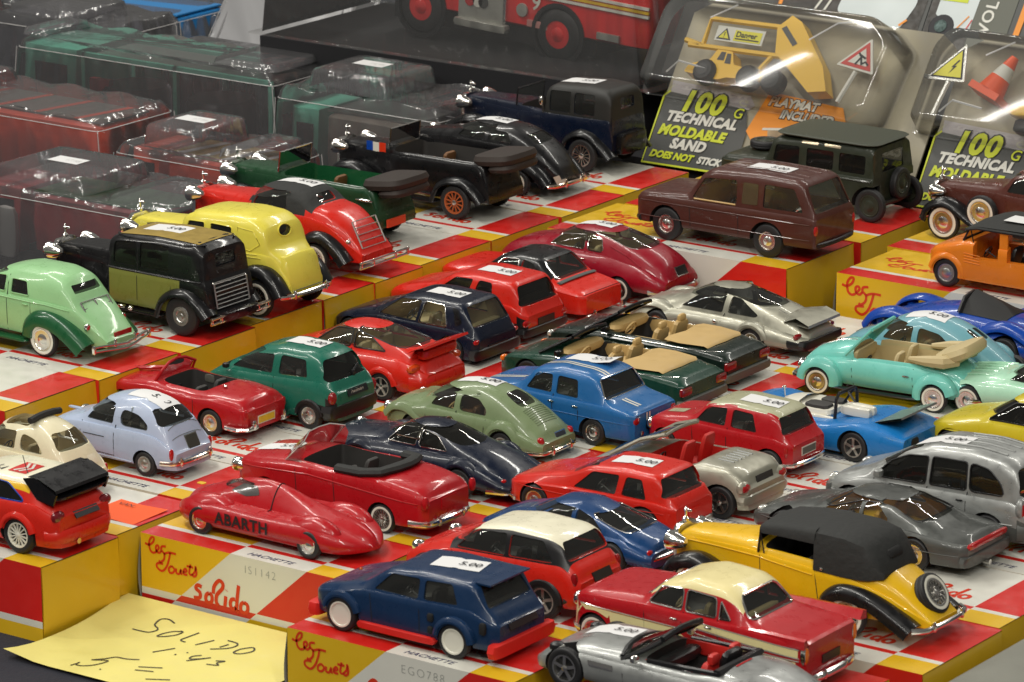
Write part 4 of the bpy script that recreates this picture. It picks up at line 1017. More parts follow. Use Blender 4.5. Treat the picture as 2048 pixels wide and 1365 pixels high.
# ---- third rows -----------------------------------------------------------
c = Car('sage green rounded toy saloon with louvred tail', (6.54, 17.63), T1, SAGE, 3.4, 4.95, .62,
    [(-6.9, .7), (-6.8, 1.3), (-6.4, 1.75), (-5.2, 2.05), (-4.7, 2.1), (-4.1, 2.75), (-3.0, 3.15), (-1.6, 3.2), (-.4, 2.9), (.9, 2.15), (1.9, 1.3), (2.1, .6)],
    [(-6.9, 1.1), (-6.4, 1.4), (-4.4, 1.72), (-.6, 1.72), (.8, 1.45), (2.1, .9)], .42, low=LOW, N=2.9, tum=.18, gk=.93, rr=.6, wheel='hub', rim=STEEL, inn=BROWNI, rk=0.88)
c.xmid = -1.6; c.cabin(-4.3, .0, .7, seatm=BROWNI, wheelm=TAN)
c.window('S', [(-4.15, 1.85), (-3.75, 2.5), (-2.8, 2.62), (-2.8, 1.82)]); c.window('S', [(-2.5, 1.82), (-2.5, 2.62), (-1.5, 2.52), (-1.0, 2.1), (-1.0, 1.8)], r=.2)
c.window('R', [(-.62, 2.3), (.62, 2.3), (.5, 2.82), (-.5, 2.82)], r=.22); c.trap('F', 2.2, 2.8, 1.2, .95)
c.fender(arc(0, 1.0, 172, 8, z=.66), 1.15, 1.78, SAGE, 'rear_wing', .12, .22); c.fender([(-6.7, 1.1), (-6.2, 1.55), (-5.4, 1.6), (-4.6, 1.2), (-4.2, .8)], 1.1, 1.75, SAGE, 'front_wing', .12, .25)
g = MB()
for k in range(9):
    y = 0; xx = .62+.1*k
    g.tube([(xx, -.75+.15*j, c.topz(xx, -.75+.15*j)+.008) for j in range(11)], .026, 4)
c.P('engine_louvre', g, SAGE)
c.bumper(2.25, .5, 1.6, .7, .07, mat('chrome tinted with copper reflection', (.80, .66, .55), .14, 1), over=.7); c.lights((1.75, 1.15, 1.02), (.35, .3, .42)); c.plate(.3, 1.0, .7, .4, mat('dark plate', (.04, .04, .03), .3, coat=.6), CHROME)
c.headlamp(-6.6, 1.35, 1.35, .26); c.seam([[(-4.3, 1.7), (-4.2, .6)], [(-2.65, 1.8), (-2.6, .6)], [(-.9, 1.7), (-1.0, .9)]]); c.sticker(-2.3, .15, 4, 2.1, 1.1); c.finish()

c = Car('mid blue square toy saloon with paired white racing stripes', (8.8, 21.73), T1, BLUE, 3.9, 5.5, .64,
    [(-7.1, .75), (-7.0, 1.7), (-6.6, 1.95), (-4.7, 2.25), (-4.3, 2.3), (-3.5, 3.3), (-2.3, 3.58), (-.6, 3.5), (.05, 3.3), (.6, 2.2), (.9, 2.08), (2.1, 1.85), (2.2, 1.6), (2.2, .6)],
    [(-7.1, 1.6), (-6.5, 1.85), (-4, 2.02), (.4, 1.98), (2.2, 1.72)], .5, low=FLATSIDE, N=7, tum=.13, gk=.95, wheel='dish', plan=[(-7.1, .8), (-6.8, .95), (-5, 1), (.5, 1), (1.9, .96), (2.2, .86)], prr=.4, rk=0.86)
c.xmid = -1.5; c.cabin(-4.1, .3, .6)
c.window('S', [(-3.85, 2.15), (-3.3, 3.0), (-2.4, 3.05), (-2.4, 2.12)]); c.window('S', [(-2.15, 2.12), (-2.1, 3.05), (-1.0, 3.0), (-.9, 2.08)])
c.trap('R', 2.25, 3.15, 1.5, 1.25, r=.15, frame=CHROME); c.trap('F', 2.4, 3.15, 1.5, 1.25)
g = MB()
def strip(x0, x1, y, wd=.12, n=16, kind='T'):
    rows = []
    for i in range(n+1):
        x = x0+(x1-x0)*i/n
        rows.append([(x, y-wd/2, c.topz(x, y-wd/2)+.014), (x, y+wd/2, c.topz(x, y+wd/2)+.014)])
    g.grid(rows)
for y in (-.72, -.5): strip(-3.55, .0, y); strip(-6.6, -4.6, y); strip(.85, 1.75, y)
for y in (-.72, -.5): g.add([(2.235, y-.06, 1.35), (2.235, y+.06, 1.35), (2.235, y+.06, 1.72), (2.235, y-.06, 1.72)], [(0, 1, 2, 3)])
c.P('racing_stripe', g, WPRINT)
c.lights((2.15, 1.5, 1.45), (.2, .45, .35)); g = MB(); g.rbox((2.2, .0, 1.12), (.1, 1.5, .6)); c.P('engine_grille', g, BLACK)
g = MB(); g.rbox((2.25, -1.2, .85), (.2, .2, .2)); c.P('overrider', g, CHROME); c.trim([[(-6.8, 1.4), (2.0, 1.32)]], .02, BLUE, 'body_crease'); c.handles([(-2.3, 1.8), (-.95, 1.75)])
c.seam([[(-3.9, 2.0), (-3.8, .7)], [(-2.28, 2.1), (-2.2, .7)], [(-.8, 2.0), (-.8, 1.1)]]); c.sticker(-1.6, .55, 4, 2.4, 1.2, curl=.25); c.finish()

def drophead(label, pos, col, zoff=0):
    c = Car(label, pos, T1, col, 4.15, 6.4, .70,
        [(-8.2, .7), (-8.1, 1.3), (-7.6, 1.6), (-5.6, 1.95), (-4.8, 1.95), (-2, 1.95), (.5, 1.95), (2.2, 1.8), (2.35, 1.3), (2.4, .5)],
        [(-8.2, 1.2), (-7.6, 1.45), (-4.8, 1.75), (.5, 1.75), (2.4, 1.5)], .4, low=FLATSIDE, N=3, tum=.06, inn=DARK, plan=[(-8.2, .8), (-7.8, .94), (-6, 1), (.5, 1), (2, .95), (2.4, .86)], prr=.5)
    c.cockpit([(-4.6, -1.6), (.2, -1.6), (.2, 1.6), (-4.6, 1.6)], .9, .3)
    g = MB(); z = 2.02
    g.grid([[(-1.3, -1.75, z), (-1.4, -1.2, z+.05), (-1.2, 0, z+.05), (-1.4, 1.2, z+.05), (-1.3, 1.75, z)], [(-.4, -1.85, z-.02), (-.3, -1, z+.1), (-.1, 0, z+.12), (-.3, 1, z+.1), (-.4, 1.85, z-.02)], [(.9, -1.6, z-.04), (1.0, -.8, z+.04), (1.05, 0, z+.06), (1.0, .8, z+.04), (.9, 1.6, z-.04)], [(1.05, -1.5, z-.15), (1.1, -.8, z-.1), (1.15, 0, z-.1), (1.1, .8, z-.1), (1.05, 1.5, z-.15)]]); c.P('hood_cover', g, TAN, 60)
    for yy in (-.85, .85):
        g = MB(); g.rbox((-2.9, yy, 1.25), (1.2, 1.25, .4)); g.rbox((-2.15, yy, 1.75), (.35, 1.2, 1.2), rot=Matrix.Rotation(.25, 3, 'Y')); g.rbox((-2.0, yy, 2.42), (.26, .62, .4), e=3); c.P('seat', g, TAN)
    g = MB(); g.rbox((-4.55, 0, 1.95), (.9, 3.1, .55), e=3, nu=16); c.P('dashboard', g, TAN)
    for y in (-1.6, 1.6): g = MB(); g.rbox((-2.4, y, 1.5), (4.0, .1, .8)); c.P('door_lining', g, TAN)
    g = MB(); c0 = Vector((-3.85, -.85, 1.95)); R = Matrix.Rotation(-1.1, 3, 'Y'); g.tube([c0+R @ Vector((.38*cos(2*pi*k/14), .38*sin(2*pi*k/14), 0)) for k in range(14)], .05, 5, closed=True)
    for k in (0, 2.1, 4.2): g.tube([c0, c0+R @ Vector((.36*cos(k), .36*sin(k), 0))], .035, 4)
    c.P('steering_wheel', g, TAN)
    g = MB()
    for sg in (-1, 1): g.tube([(-5.9, sg*1.75, 1.85), (-5.0, sg*1.6, 2.35), (-4.2, sg*1.42, 2.8)], .09, 6)
    g.tube([(-4.2, y*1.42, 2.8+.1*(1-y*y)) for y in (-1, -.5, 0, .5, 1)], .1, 6); c.P('windscreen_frame', g, BLK)
    g = MB(); g.grid([[(-5.9-.2*(1-y*y), y*1.7, 1.9) for y in (-1, -.5, 0, .5, 1)], [(-4.25, y*1.4, 2.8+.1*(1-y*y)) for y in (-1, -.5, 0, .5, 1)]]); c.P('windscreen', g, TINT)
    g = MB(); g.rbox((-4.55, -2.05, 2.1), (.35, .5, .3)); c.P('wing_mirror', g, BLK)
    c.lights((2.3, 1.5, 1.22), (.2, .95, .42), mat('dull red lens', (.25, .006, .008), .25, coat=.5), e=5); g = MB(); g.rbox((2.3, 0, .62), (.5, 4.1, .46), e=6, nu=20); c.P('bumper', g, GREYB)
    c.lights((-7.9, 1.7, 1.25), (.3, .5, .3), AMBER if col is BGREEN else CLEARL, 'headlight'); c.seam([[(-4.9, 1.7), (-4.8, .6)], [(-1.5, 1.75), (-1.4, .6)]]); c.trim([[(-4.9, 1.8), (1.8, 1.8)]], .02, CHROME)
    c.finish(); return c
drophead('bottle green open toy car with tan interior just behind the blue striped saloon', (7.4, 27.6), BGREEN)
drophead('black green open toy car with tan interior beside the silver coupe', (6.75, 32.5), BKGREEN)

c = Car('silver toy fastback sports coupe beside the tall yellow box end', (6.56, 38.84), T1, SILVER, 4.0, 5.6, .68,
    [(-7.6, .7), (-7.5, 1.2), (-7.0, 1.6), (-5.2, 2.1), (-4.8, 2.2), (-3.5, 3.0), (-2.5, 3.12), (-1.4, 3.08), (.2, 2.65), (1.8, 2.1), (2.9, 1.5), (3.0, 1.2), (3.0, .6)],
    [(-7.6, 1.0), (-7, 1.35), (-4.6, 1.62), (-1, 1.62), (1.2, 1.42), (3.0, 1.15)], .45, low=ROUNDSIDE, N=3.2, tum=.22, gk=.92, rr=.6, wheel='dish', zones=[(lambda x, y, z, s: x > 2.0 and z < 1.0, BLACK)], rk=0.86)
c.xmid = -2; c.cabin(-4.5, .4, .7)
c.window('S', [(-4.4, 1.75), (-3.3, 2.65), (-1.9, 2.72), (-1.95, 1.75)]); c.window('S', [(-1.65, 1.78), (-1.6, 2.66), (-1.1, 2.6), (.1, 1.9), (-.1, 1.76)], r=.12)
c.window('R', [(-1.05, 2.32), (1.05, 2.32), (.9, 2.92), (-.9, 2.92)], r=.15); c.trap('F', 2.35, 2.9, 1.4, 1.1)
g = MB(); g.grid([[(1.5, y*1.35, c.topz(1.5, y*1.3)+.05) for y in (-1, -.5, 0, .5, 1)], [(2.3, y*1.45, 2.12) for y in (-1, -.5, 0, .5, 1)], [(3.05, y*1.5, 1.85) for y in (-1, -.5, 0, .5, 1)], [(3.08, y*1.5, 1.72) for y in (-1, -.5, 0, .5, 1)], [(2.3, y*1.4, 1.75) for y in (-1, -.5, 0, .5, 1)]]); c.P('rear_spoiler', g, SILVER)
g = MB()
for k in range(7): 
    xx = .95+.09*k; g.tube([(xx, -.8, c.topz(xx, -.8)+.01), (xx, .8, c.topz(xx, .8)+.01)], .022, 4)
c.P('engine_grille', g, STEEL)
g = MB(); g.rbox((2.85, 0, .85), (.5, 3.7, .5), e=6, nu=20); c.P('bumper', g, BLACK); c.lights((2.75, 1.5, 1.22), (.3, .7, .3), mat('dull red lens', (.25, .006, .008), .25, coat=.5)); 
c.fender(arc(0, .95, 165, 15, z=.68), 1.5, 2.08, SILVER, 'wing_bulge', .06, .08); c.fender([(-7.3, 1.15), (-6.6, 1.65), (-5.6, 1.75), (-4.7, 1.45)], 1.0, 1.85, SILVER, 'front_wing', .12, .2)
g = MB(); g.rbox((-2.1, -2.02, 1.4), (.22, .1, .16), e=2.2); c.P('door_handle', g, CHROME); c.seam([[(-1.8, 1.75), (-1.9, .7)], [(-4.5, 1.6), (-4.3, .7)]]); c.finish()
# ---- right hand rows ------------------------------------------------------
c = Car('crimson toy hatchback with olive cream roof and a price label', (17.9, 22.4), T1, CRIM, 3.5, 5.6, .62,
    [(-6.75, .8), (-6.65, 1.55), (-6.2, 1.85), (-4.7, 2.05), (-4.3, 2.1), (-3.5, 2.95), (-2.3, 3.15), (-.1, 3.05), (.3, 2.85), (.75, 1.9), (1.05, 1.6), (1.1, .6)],
    [(-6.75, 1.4), (-6.1, 1.7), (-4, 1.85), (.3, 1.8), (1.1, 1.5)], .45, low=FLATSIDE, N=6, tum=.14, gk=.95, zones=[(lambda x, y, z, s: s > .80 and -3.9 < x < .35, STONE)], rk=0.9)
c.xmid = -1.5; c.cabin(-4.1, .5, .6)
c.window('S', [(-4.0, 1.95), (-3.4, 2.68), (-2.35, 2.78), (-2.4, 1.93)]); c.window('S', [(-2.1, 1.93), (-2.05, 2.78), (-1.0, 2.72), (-.7, 1.9)]); c.trap('R', 1.98, 2.75, 1.3, 1.1); c.trap('F', 2.2, 2.8, 1.35, 1.1)
c.bumper(1.25, .62, 1.65, .6, .08); c.plate(0, 1.12, 1.1, .3, GREYB, WPRINT); c.lights((1.0, 1.5, 1.25), (.15, .25, .5)); c.patch('bonnet_panel', 'T', [(-5.9, -.95), (-5.0, -.95), (-5.0, -.35), (-5.9, -.35)], STONE, .015, r=.05)
c.seam([[(-2.25, 1.9), (-2.2, .6)], [(-4.1, 1.8), (-4.0, .6)]]); c.sticker(-1.2, -.1, 4); c.headlamp(-6.6, 1.2, 1.3, .28); c.finish()

c = Car('blue open toy racing car with white cockpit and black roll bar', (19.87, 26.51), T1, RBLUE, 4.3, 5.9, .70,
    [(-8.2, .4), (-8.0, .75), (-7.0, 1.4), (-5.9, 1.72), (-4.6, 1.5), (-2, 1.5), (-.2, 1.85), (1.6, 1.75), (2.5, 1.55), (2.55, .4)],
    [(-8.2, .6), (-7.2, 1.25), (-5.9, 1.62), (-4.4, 1.32), (-2, 1.3), (-.2, 1.74), (1.2, 1.62), (2.55, 1.4)], .3, low=LOW, N=2.4, tum=.05, rr=.7, plan=[(-8.2, .72), (-7.8, .9), (-6.4, 1), (0, 1), (1.5, .98), (2.55, .9)], wheel='spoke5')
g = MB(); g.grid([[(x, y*wd, z+.3*(1-y*y)) for y in (-1, -.6, 0, .6, 1)] for x, wd, z in ((-4.9, .7, 1.5), (-4.4, 1.05, 1.72), (-3.7, 1.15, 1.8))], 0); g.rbox((-3.1, .1, 1.6), (2.4, 2.3, .5), e=5, nu=16)
c.P('cockpit_shell', g, WHITE)
g = MB(); g.rbox((-2.8, -.45, 1.84), (1.3, .9, .3), e=4); g.rbox((-2.6, .55, 1.84), (1.2, .8, .25)); c.P('cockpit_opening', g, DARK)
g = MB()
for y in (-.75, -.3): g.rbox((-.65, y, 1.98), (1.6, .42, .5), e=4)
g.rbox((-2.4, -1.05, 1.45), (1.8, .2, .3)); c.P('engine_cover', g, WHITE)
g = MB(); g.tube(rpoly2 := [(-1.55, -1.15, 1.4), (-1.5, -1.1, 2.5), (-1.5, -.9, 2.72), (-1.5, .5, 2.72), (-1.5, .72, 2.5), (-1.5, .75, 1.5)], .08, 6); g.tube([(-1.5, -.15, 2.7), (-.5, -.3, 1.7)], .06, 5); g.tube([(-1.5, .5, 2.7), (-2.2, .6, 1.7)], .06, 5); c.P('roll_bar', g, BLACK)
g = MB(); g.grid([[(.5, y*1.2, 1.75) for y in (-1, -.5, 0, .5, 1)], [(2.2, y*1.6, 2.35) for y in (-1, -.5, 0, .5, 1)], [(2.25, y*1.6, 2.27) for y in (-1, -.5, 0, .5, 1)], [(.55, y*1.2, 1.68) for y in (-1, -.5, 0, .5, 1)]], 0); c.P('rear_wing_flap', g, STEEL)
g = MB(); g.tube([(-5.0, .1, 1.6), (-5.05, .1, 2.15)], .04, 5); g.rbox((-5.05, .1, 2.2), (.16, .3, .14), e=2.3); c.P('mirror', g, CHROME)
g = MB(); g.rbox((2.5, -.9, .9), (.25, .7, .9)); c.P('rear_intake', g, ARCH); c.finish()

c = Car('turquoise open toy beetle car with folded cream hood', (18.94, 35.35), T1, TURQ, 3.9, 6.05, .68,
    [(-7.5, .9), (-7.4, 1.3), (-6.8, 1.95), (-5.4, 2.45), (-4.7, 2.5), (-4, 2.4), (-1, 2.4), (-.2, 2.4), (1.0, 2.0), (2.1, 1.2), (2.2, .7)],
    [(-7.5, 1.1), (-6.6, 1.6), (-4.6, 1.95), (-.5, 1.95), (1, 1.6), (2.2, 1.0)], .5, low=ROUNDSIDE, N=2.8, tum=.12, rr=.7, yaw=6, inn=BEIGE, plan=[(-7.5, .3), (-7.2, .5), (-6, .68), (-4.4, .86), (-3, .9), (0, .88), (1.4, .66), (2.2, .35)], wheel='hub', white=True, tw=3.9, arches=False)
c.cockpit([(-4.5, -1.35), (.2, -1.3), (.2, 1.3), (-4.5, 1.35)], 1.1, .3); c.seats(-2.8, 1.15, BEIGE, -1.0, h=1.25, dx=-3.9)
g = MB(); g.rbox((-2.2, 1.45, 1.8), (4.2, .1, 1.0), e=6, nu=16); g.rbox((-4.4, 0, 1.95), (.3, 2.6, .6)); c.P('door_lining', g, BEIGE)
g = MB(); g.tube([(-1.5, -1.3, 2.32), (-.6, -1.5, 2.38), (.3, -1.45, 2.42), (.8, -.9, 2.45)], [.12, .26, .34, .3], 8); g.tube([(-1.5, 1.3, 2.32), (-.6, 1.5, 2.38), (.3, 1.45, 2.42), (.8, .9, 2.45)], [.12, .26, .34, .3], 8)
g.rbox((.75, 0, 2.72), (1.7, 2.9, .75), e=3.4, nu=16, rot=Matrix.Rotation(-.42, 3, 'Y')); g.rbox((.2, 0, 2.4), (1.2, 2.9, .6), e=3.4, nu=16); c.P('folded_hood', g, BEIGE)
g = MB()
for sg in (-1, 1): g.tube([(-4.75, sg*1.5, 2.1), (-4.1, sg*1.4, 2.8), (-3.5, sg*1.3, 3.45)], .09, 6)
g.tube([(-3.5, y*1.3, 3.45) for y in (-1, 0, 1)], .1, 6); c.P('windscreen_frame', g, TURQ)
g = MB(); g.grid([[(-4.7, -1.45, 2.15), (-4.8, 0, 2.45), (-4.7, 1.45, 2.15)], [(-3.5, -1.28, 3.42), (-3.55, 0, 3.45), (-3.5, 1.28, 3.42)]]); c.P('windscreen', g, GLASS)
for ax, a0, a1 in ((-6.05, 178, -10), (0, 190, 15)):
    c.fender(arc(ax, 1.02, a0, a1, 10, .72), 1.2, 1.98, TURQ, 'wing', .16, .3)
for sg in (-1, 1): g = MB(); g.rbox((-3.0, sg*1.85, .55), (4.4, .4, .12)); c.P('running_board', g, BLACK); c.handles([(-1.5, 1.55)]); c.seam([[(-4.4, 1.9), (-4.3, .7)], [(-1.2, 1.9), (-1.1, .7)]])
c.trim([[(-6.9+.3*k, 0) for k in range(8)]], .035, CHROME, 'bonnet_strip', 'T'); c.bumper(2.35, .75, 1.7, .5, .09, over=.9); c.bumper(-7.65, .75, 1.7, .5, .09, rear=False)
c.headlamp(-7.0, 1.5, 1.35, .32); c.finish()

c = Car('duck egg blue toy beetle saloon with split rear window and a price label', (19.55, 38.6), T1, DUCK, 3.9, 6.05, .68,
    [(-8.4, .9), (-8.3, 1.3), (-7.8, 1.75), (-6.9, 2.15), (-6.3, 2.3), (-5.6, 2.95), (-4.4, 3.4), (-3.2, 3.48), (-1.7, 3.1), (-.2, 2.2), (.9, 1.35), (1.1, .7)],
    [(-8.4, 1.1), (-7.5, 1.6), (-6, 1.85), (-2.5, 1.9), (-.8, 1.6), (1.1, 1.0)], .5, low=ROUNDSIDE, N=2.6, tum=.16, rr=.7, plan=[(-8.4, .3), (-8.1, .5), (-7, .68), (-5.6, .86), (-4, .9), (-1.6, .86), (.2, .64), (1.1, .35)], wheel='hub', white=True, tw=3.9, arches=False, inn=BEIGE, rk=0.9)
c.xmid = -3; c.cabin(-5.9, -1.2, .7, seatm=BEIGE)
c.window('S', [(-5.7, 2.0), (-5.2, 2.7), (-4.05, 2.82), (-4.05, 2.0)]); c.window('S', [(-3.75, 2.0), (-3.75, 2.82), (-2.6, 2.65), (-2.0, 2.25), (-2.1, 2.0)], r=.2)
for sg in (-1, 1): c.window('R', [(sg*.08, 2.4), (sg*.5, 2.4), (sg*.45, 2.8), (sg*.08, 2.85)], r=.1, name='rear_window')
c.trap('F', 2.4, 2.95, 1.15, .9)
for ax, a0, a1 in ((-6.05-1, 178, -10), (-1.0, 190, 10)): c.fender(arc(ax, 1.02, a0, a1, 10, .72), 1.2, 1.98, DUCK, 'wing', .16, .3)
c.trim([[(-7.9+.3*k, 0) for k in range(6)]], .035, CHROME, 'bonnet_strip', 'T'); c.bumper(1.3, .85, 1.7, .5, .09, over=1.0); c.lights((.6, 1.4, 1.4), (.2, .25, .3)); c.headlamp(-7.9, 1.5, 1.35, .32); c.sticker(-3.7, -.1, 0, 2.2, 1.1); c.finish()

c = Car('royal blue toy roadster with bulging wings and black cockpit cover', (17.9, 44.0), T1, ROYAL, 4.2, 6.0, .74,
    [(-8.3, .6), (-8.1, 1.0), (-7.3, 1.4), (-5.6, 1.95), (-4, 2.3), (-2.9, 2.4), (-1.2, 2.25), (.6, 2.1), (1.9, 1.5), (2.0, .7)],
    [(-8.3, .9), (-7.4, 1.2), (-6, 1.6), (-3.5, 1.5), (0, 1.7), (2, 1.1)], .45, low=ROUNDSIDE, N=2.4, tum=.1, rr=.7, plan=[(-8.3, .5), (-7.8, .78), (-6.2, .98), (-4, .96), (0, 1), (1.4, .9), (2, .7)])
c.fender([(-8.1, .9), (-7.6, 1.5), (-6.6, 1.85), (-5.4, 1.7), (-4.2, 1.5)], 1.0, 2.08, ROYAL, 'front_wing', .16, .3); c.fender([(-1.7, 1.5), (-.9, 1.95), (0, 2.1), (1.0, 1.8), (1.8, 1.3)], 1.1, 2.1, ROYAL, 'rear_wing', .14, .3)
c.lights((-7.95, 1.5, 1.25), (.5, .75, .5), CLEARL, 'headlight', bezel=ROYAL)
g = MB(); g.grid([[(x, y, c.topz(x, y)+.04+b*(1-(y/1.2)**2)) for y in (-1.2, -.7, 0, .7, 1.2)] for x, b in ((-2.9, .55), (-2.7, .75), (-1.6, .45), (-.9, .2), (-.4, .0))]); c.P('cockpit_cover', g, mat('cover cloth', (.012, .012, .012), .7))
g = MB(); g.tube([(-2.95, -1.25, 2.2), (-2.9, -.8, 2.85), (-2.85, 0, 3.0), (-2.9, .8, 2.85), (-2.95, 1.25, 2.2)], .12, 6); c.P('windscreen_frame', g, BLACK)
c.lights((1.75, 1.4, 1.2), (.2, .3, .3)); c.bumper(2.1, .8, 1.7, .5, .08); c.finish()

c = Car('mint green toy car tail partly hidden at the right edge', (26.6, 36.0), T1, MINT, 4.1, 6.2, .70,
    [(-8.2, .7), (-8.0, 1.4), (-7.5, 1.7), (-5.2, 2.05), (-4.6, 2.1), (-3.7, 2.8), (-2, 3.0), (-.4, 2.5), (1.2, 2.0), (2.2, 1.3), (2.3, .6)],
    [(-8.2, 1.3), (-7.4, 1.55), (-4, 1.8), (0, 1.75), (2.3, 1.2)], .45, low=ROUNDSIDE, N=3, tum=.2, wheel='hub', white=True)
c.xmid = -2; c.cabin(-4.4, -.4, .6); c.window('S', [(-4.2, 1.95), (-3.5, 2.55), (-2.2, 2.65), (-2.2, 1.95)]); c.trap('R', 2.2, 2.7, 1.2, 1.0); c.trap('F', 2.25, 2.7, 1.4, 1.1)
g = MB()
for k in range(6): g.tube([(-7.4, -1.2+.48*k, c.topz(-7.4, -1.2+.48*k)), (-6.2, -1.2+.48*k, c.topz(-6.2, -1.2+.48*k)+.03), (-5.2, -1.2+.48*k, c.topz(-5.2, -1.2+.48*k))], .05, 5)
c.P('bonnet_rib', g, MINT); c.bumper(-8.35, .7, 1.9, .6, .1, rear=False); c.headlamp(-7.9, 1.5, 1.4, .3); c.finish()

c = Car('olive yellow toy hatchback partly hidden behind the silver people carrier', (29.2, 29.4), T1, OLIVEY, 4.0, 5.9, .70,
    [(-7.4, .7), (-7.3, 1.4), (-6.8, 1.75), (-5.0, 2.2), (-4.6, 2.3), (-3.1, 3.4), (-1.8, 3.62), (.4, 3.5), (1.2, 2.2), (1.5, 1.6), (1.55, .5)],
    [(-7.4, 1.3), (-6.7, 1.6), (-4.4, 2.05), (.6, 2.2), (1.55, 1.6)], .45, N=3.8, tum=.18, gl=SMOKE, rk=0.92)
c.xmid = -1; c.cabin(-4.4, .9, .6); c.window('S', [(-4.1, 2.2), (-2.9, 3.1), (-1.7, 3.18), (-1.8, 2.25)], frame=BLACK); c.window('S', [(-1.5, 2.27), (-1.4, 3.18), (-.2, 3.1), (.1, 2.3)], frame=BLACK); c.trap('R', 2.4, 3.2, 1.4, 1.1); c.trap('F', 2.5, 3.2, 1.5, 1.2)
c.patch('side_stripe', 'S', [(-7, 1.5), (1.2, 1.5), (1.2, 1.4), (-7, 1.4)], OLIVEY, .01, r=.02); c.sticker(-1.3, 0, 0); c.seam([[(-1.65, 2.2), (-1.6, .6)]]); c.finish()

c = Car('silver toy people carrier with dark windows and a price label', (31.04, 18.94), T1, SILV2, 4.3, 6.7, .80,
    [(-8.4, .8), (-8.3, 1.5), (-7.8, 1.95), (-6.6, 2.4), (-6.0, 2.7), (-4.3, 3.9), (-3.2, 4.3), (-1, 4.45), (.6, 4.25), (1.1, 3.9), (1.75, 2.3), (1.95, 1.6), (2.0, .6)],
    [(-8.4, 1.4), (-7.6, 1.8), (-5.8, 2.15), (1.0, 2.32), (2.0, 1.8)], .5, N=6, tum=.13, wheel='multi', inn=DARK, gl=SMOKE, zones=[(lambda x, y, z, s: z < 1.45 and (x > .7 or x < -7.6), mat('grey bumper plastic', (.07, .075, .07), .5))], rk=0.87)
c.xmid = -1; c.cabin(-5.9, 1.3, .7, seatm=mat('blue grey interior', (.03, .05, .08), .6))
c.window('S', [(-5.75, 2.28), (-5.0, 3.1), (-4.1, 3.55), (-3.1, 3.68), (-3.15, 2.38)], frame=BLACK); c.window('S', [(-2.95, 2.4), (-2.9, 3.7), (-1.2, 3.75), (-1.15, 2.45)], frame=BLACK); c.window('S', [(-1.0, 2.45), (-1.05, 3.76), (-.1, 3.6), (.45, 3.1), (.7, 2.5)], r=.25, frame=BLACK)
c.trap('R', 2.55, 3.75, 1.6, 1.3, r=.25); c.trap('F', 2.9, 3.95, 1.6, 1.2)
c.lights((1.62, 1.72, 2.05), (.5, .6, .85), REDL, e=2.3, bezel=SILV2); c.handles([(-3.35, 2.0), (-1.35, 2.05)], BLACK); c.bumper(2.1, 1.05, 2.0, .5, .12, mat('grey bumper plastic', (.07, .075, .07), .5), .35)
g = MB()
for y in (-.9, -.3, .3, .9): g.tube([(x, y, c.topz(x, y)+.01) for x in [-2.4+.3*k for k in range(10)]], .05, 5)
c.P('roof_rib', g, SILV2); c.seam([[(-5.7, 2.2), (-5.6, .7)], [(-3.05, 2.3), (-3.0, .7)], [(-1.08, 2.4), (-1.0, .9)]]); c.trim([[(-7.8, 1.35), (1.2, 1.35)]], .025, SILV2, 'side_moulding')
g = MB(); g.rbox((-5.3, -2.2, 2.55), (.35, .45, .35)); c.P('wing_mirror', g, SILV2); c.sticker(-3.0, -.35, 0, 2.4, 1.2); c.lights((-8.0, 1.4, 1.7), (.4, .8, .4), CLEARL, 'headlight'); c.finish()

c = Car('graphite grey toy coupe with yellow interior behind the yellow drophead', (29.85, 14.79), T1, GREYM, 4.2, 6.4, .72,
    [(-8.3, .6), (-8.2, 1.0), (-7.7, 1.35), (-5.6, 1.85), (-5.2, 1.9), (-3.9, 2.6), (-2.8, 2.75), (-1.4, 2.7), (.4, 1.98), (.8, 1.85), (2.2, 1.75), (2.35, 1.4), (2.4, .5)],
    [(-8.3, .95), (-7.6, 1.2), (-5, 1.6), (-.5, 1.7), (2.4, 1.45)], .42, low=LOW, N=3.4, tum=.22, gk=.93, inn=YPRINT, rk=0.93)
c.xmid = -2; c.cabin(-4.9, .1, .6, seatm=mat('yellow ochre seat', (.55, .30, .03), .5))
c.window('S', [(-4.75, 1.75), (-3.8, 2.35), (-2.9, 2.45), (-2.85, 1.78)], r=.1); c.window('S', [(-2.7, 1.78), (-2.7, 2.45), (-2.0, 2.35), (-1.45, 1.95), (-1.5, 1.8)], r=.15)
c.window('R', [(-1.35, 2.02), (1.35, 2.02), (1.1, 2.6), (-1.1, 2.6)], r=.12, frame=BLACK); c.trap('F', 2.0, 2.55, 1.5, 1.15, frame=BLACK)
g = MB(); g.rbox((2.42, 0, 1.38), (.2, 3.3, .26), e=6, nu=18); c.P('tail_light', g, REDL); g = MB(); g.rbox((2.3, 0, .75), (.4, 4.0, .5), e=6, nu=20); c.P('bumper', g, GREYM)
c.seam([[(-4.8, 1.6), (-4.6, .6)], [(-2.0, 1.7), (-1.9, .6)]]); c.trim([[(-7.6, 1.05), (2.1, 1.0)]], .02, GREYM, 'body_crease')
g = MB(); g.tube([(2.4, -.2, .45), (2.7, -.2, .45)], .12, 8); c.P('exhaust_pipe', g, CHROME); c.lights((-7.9, 1.3, 1.15), (.4, .6, .25), CLEARL, 'headlight'); c.finish()

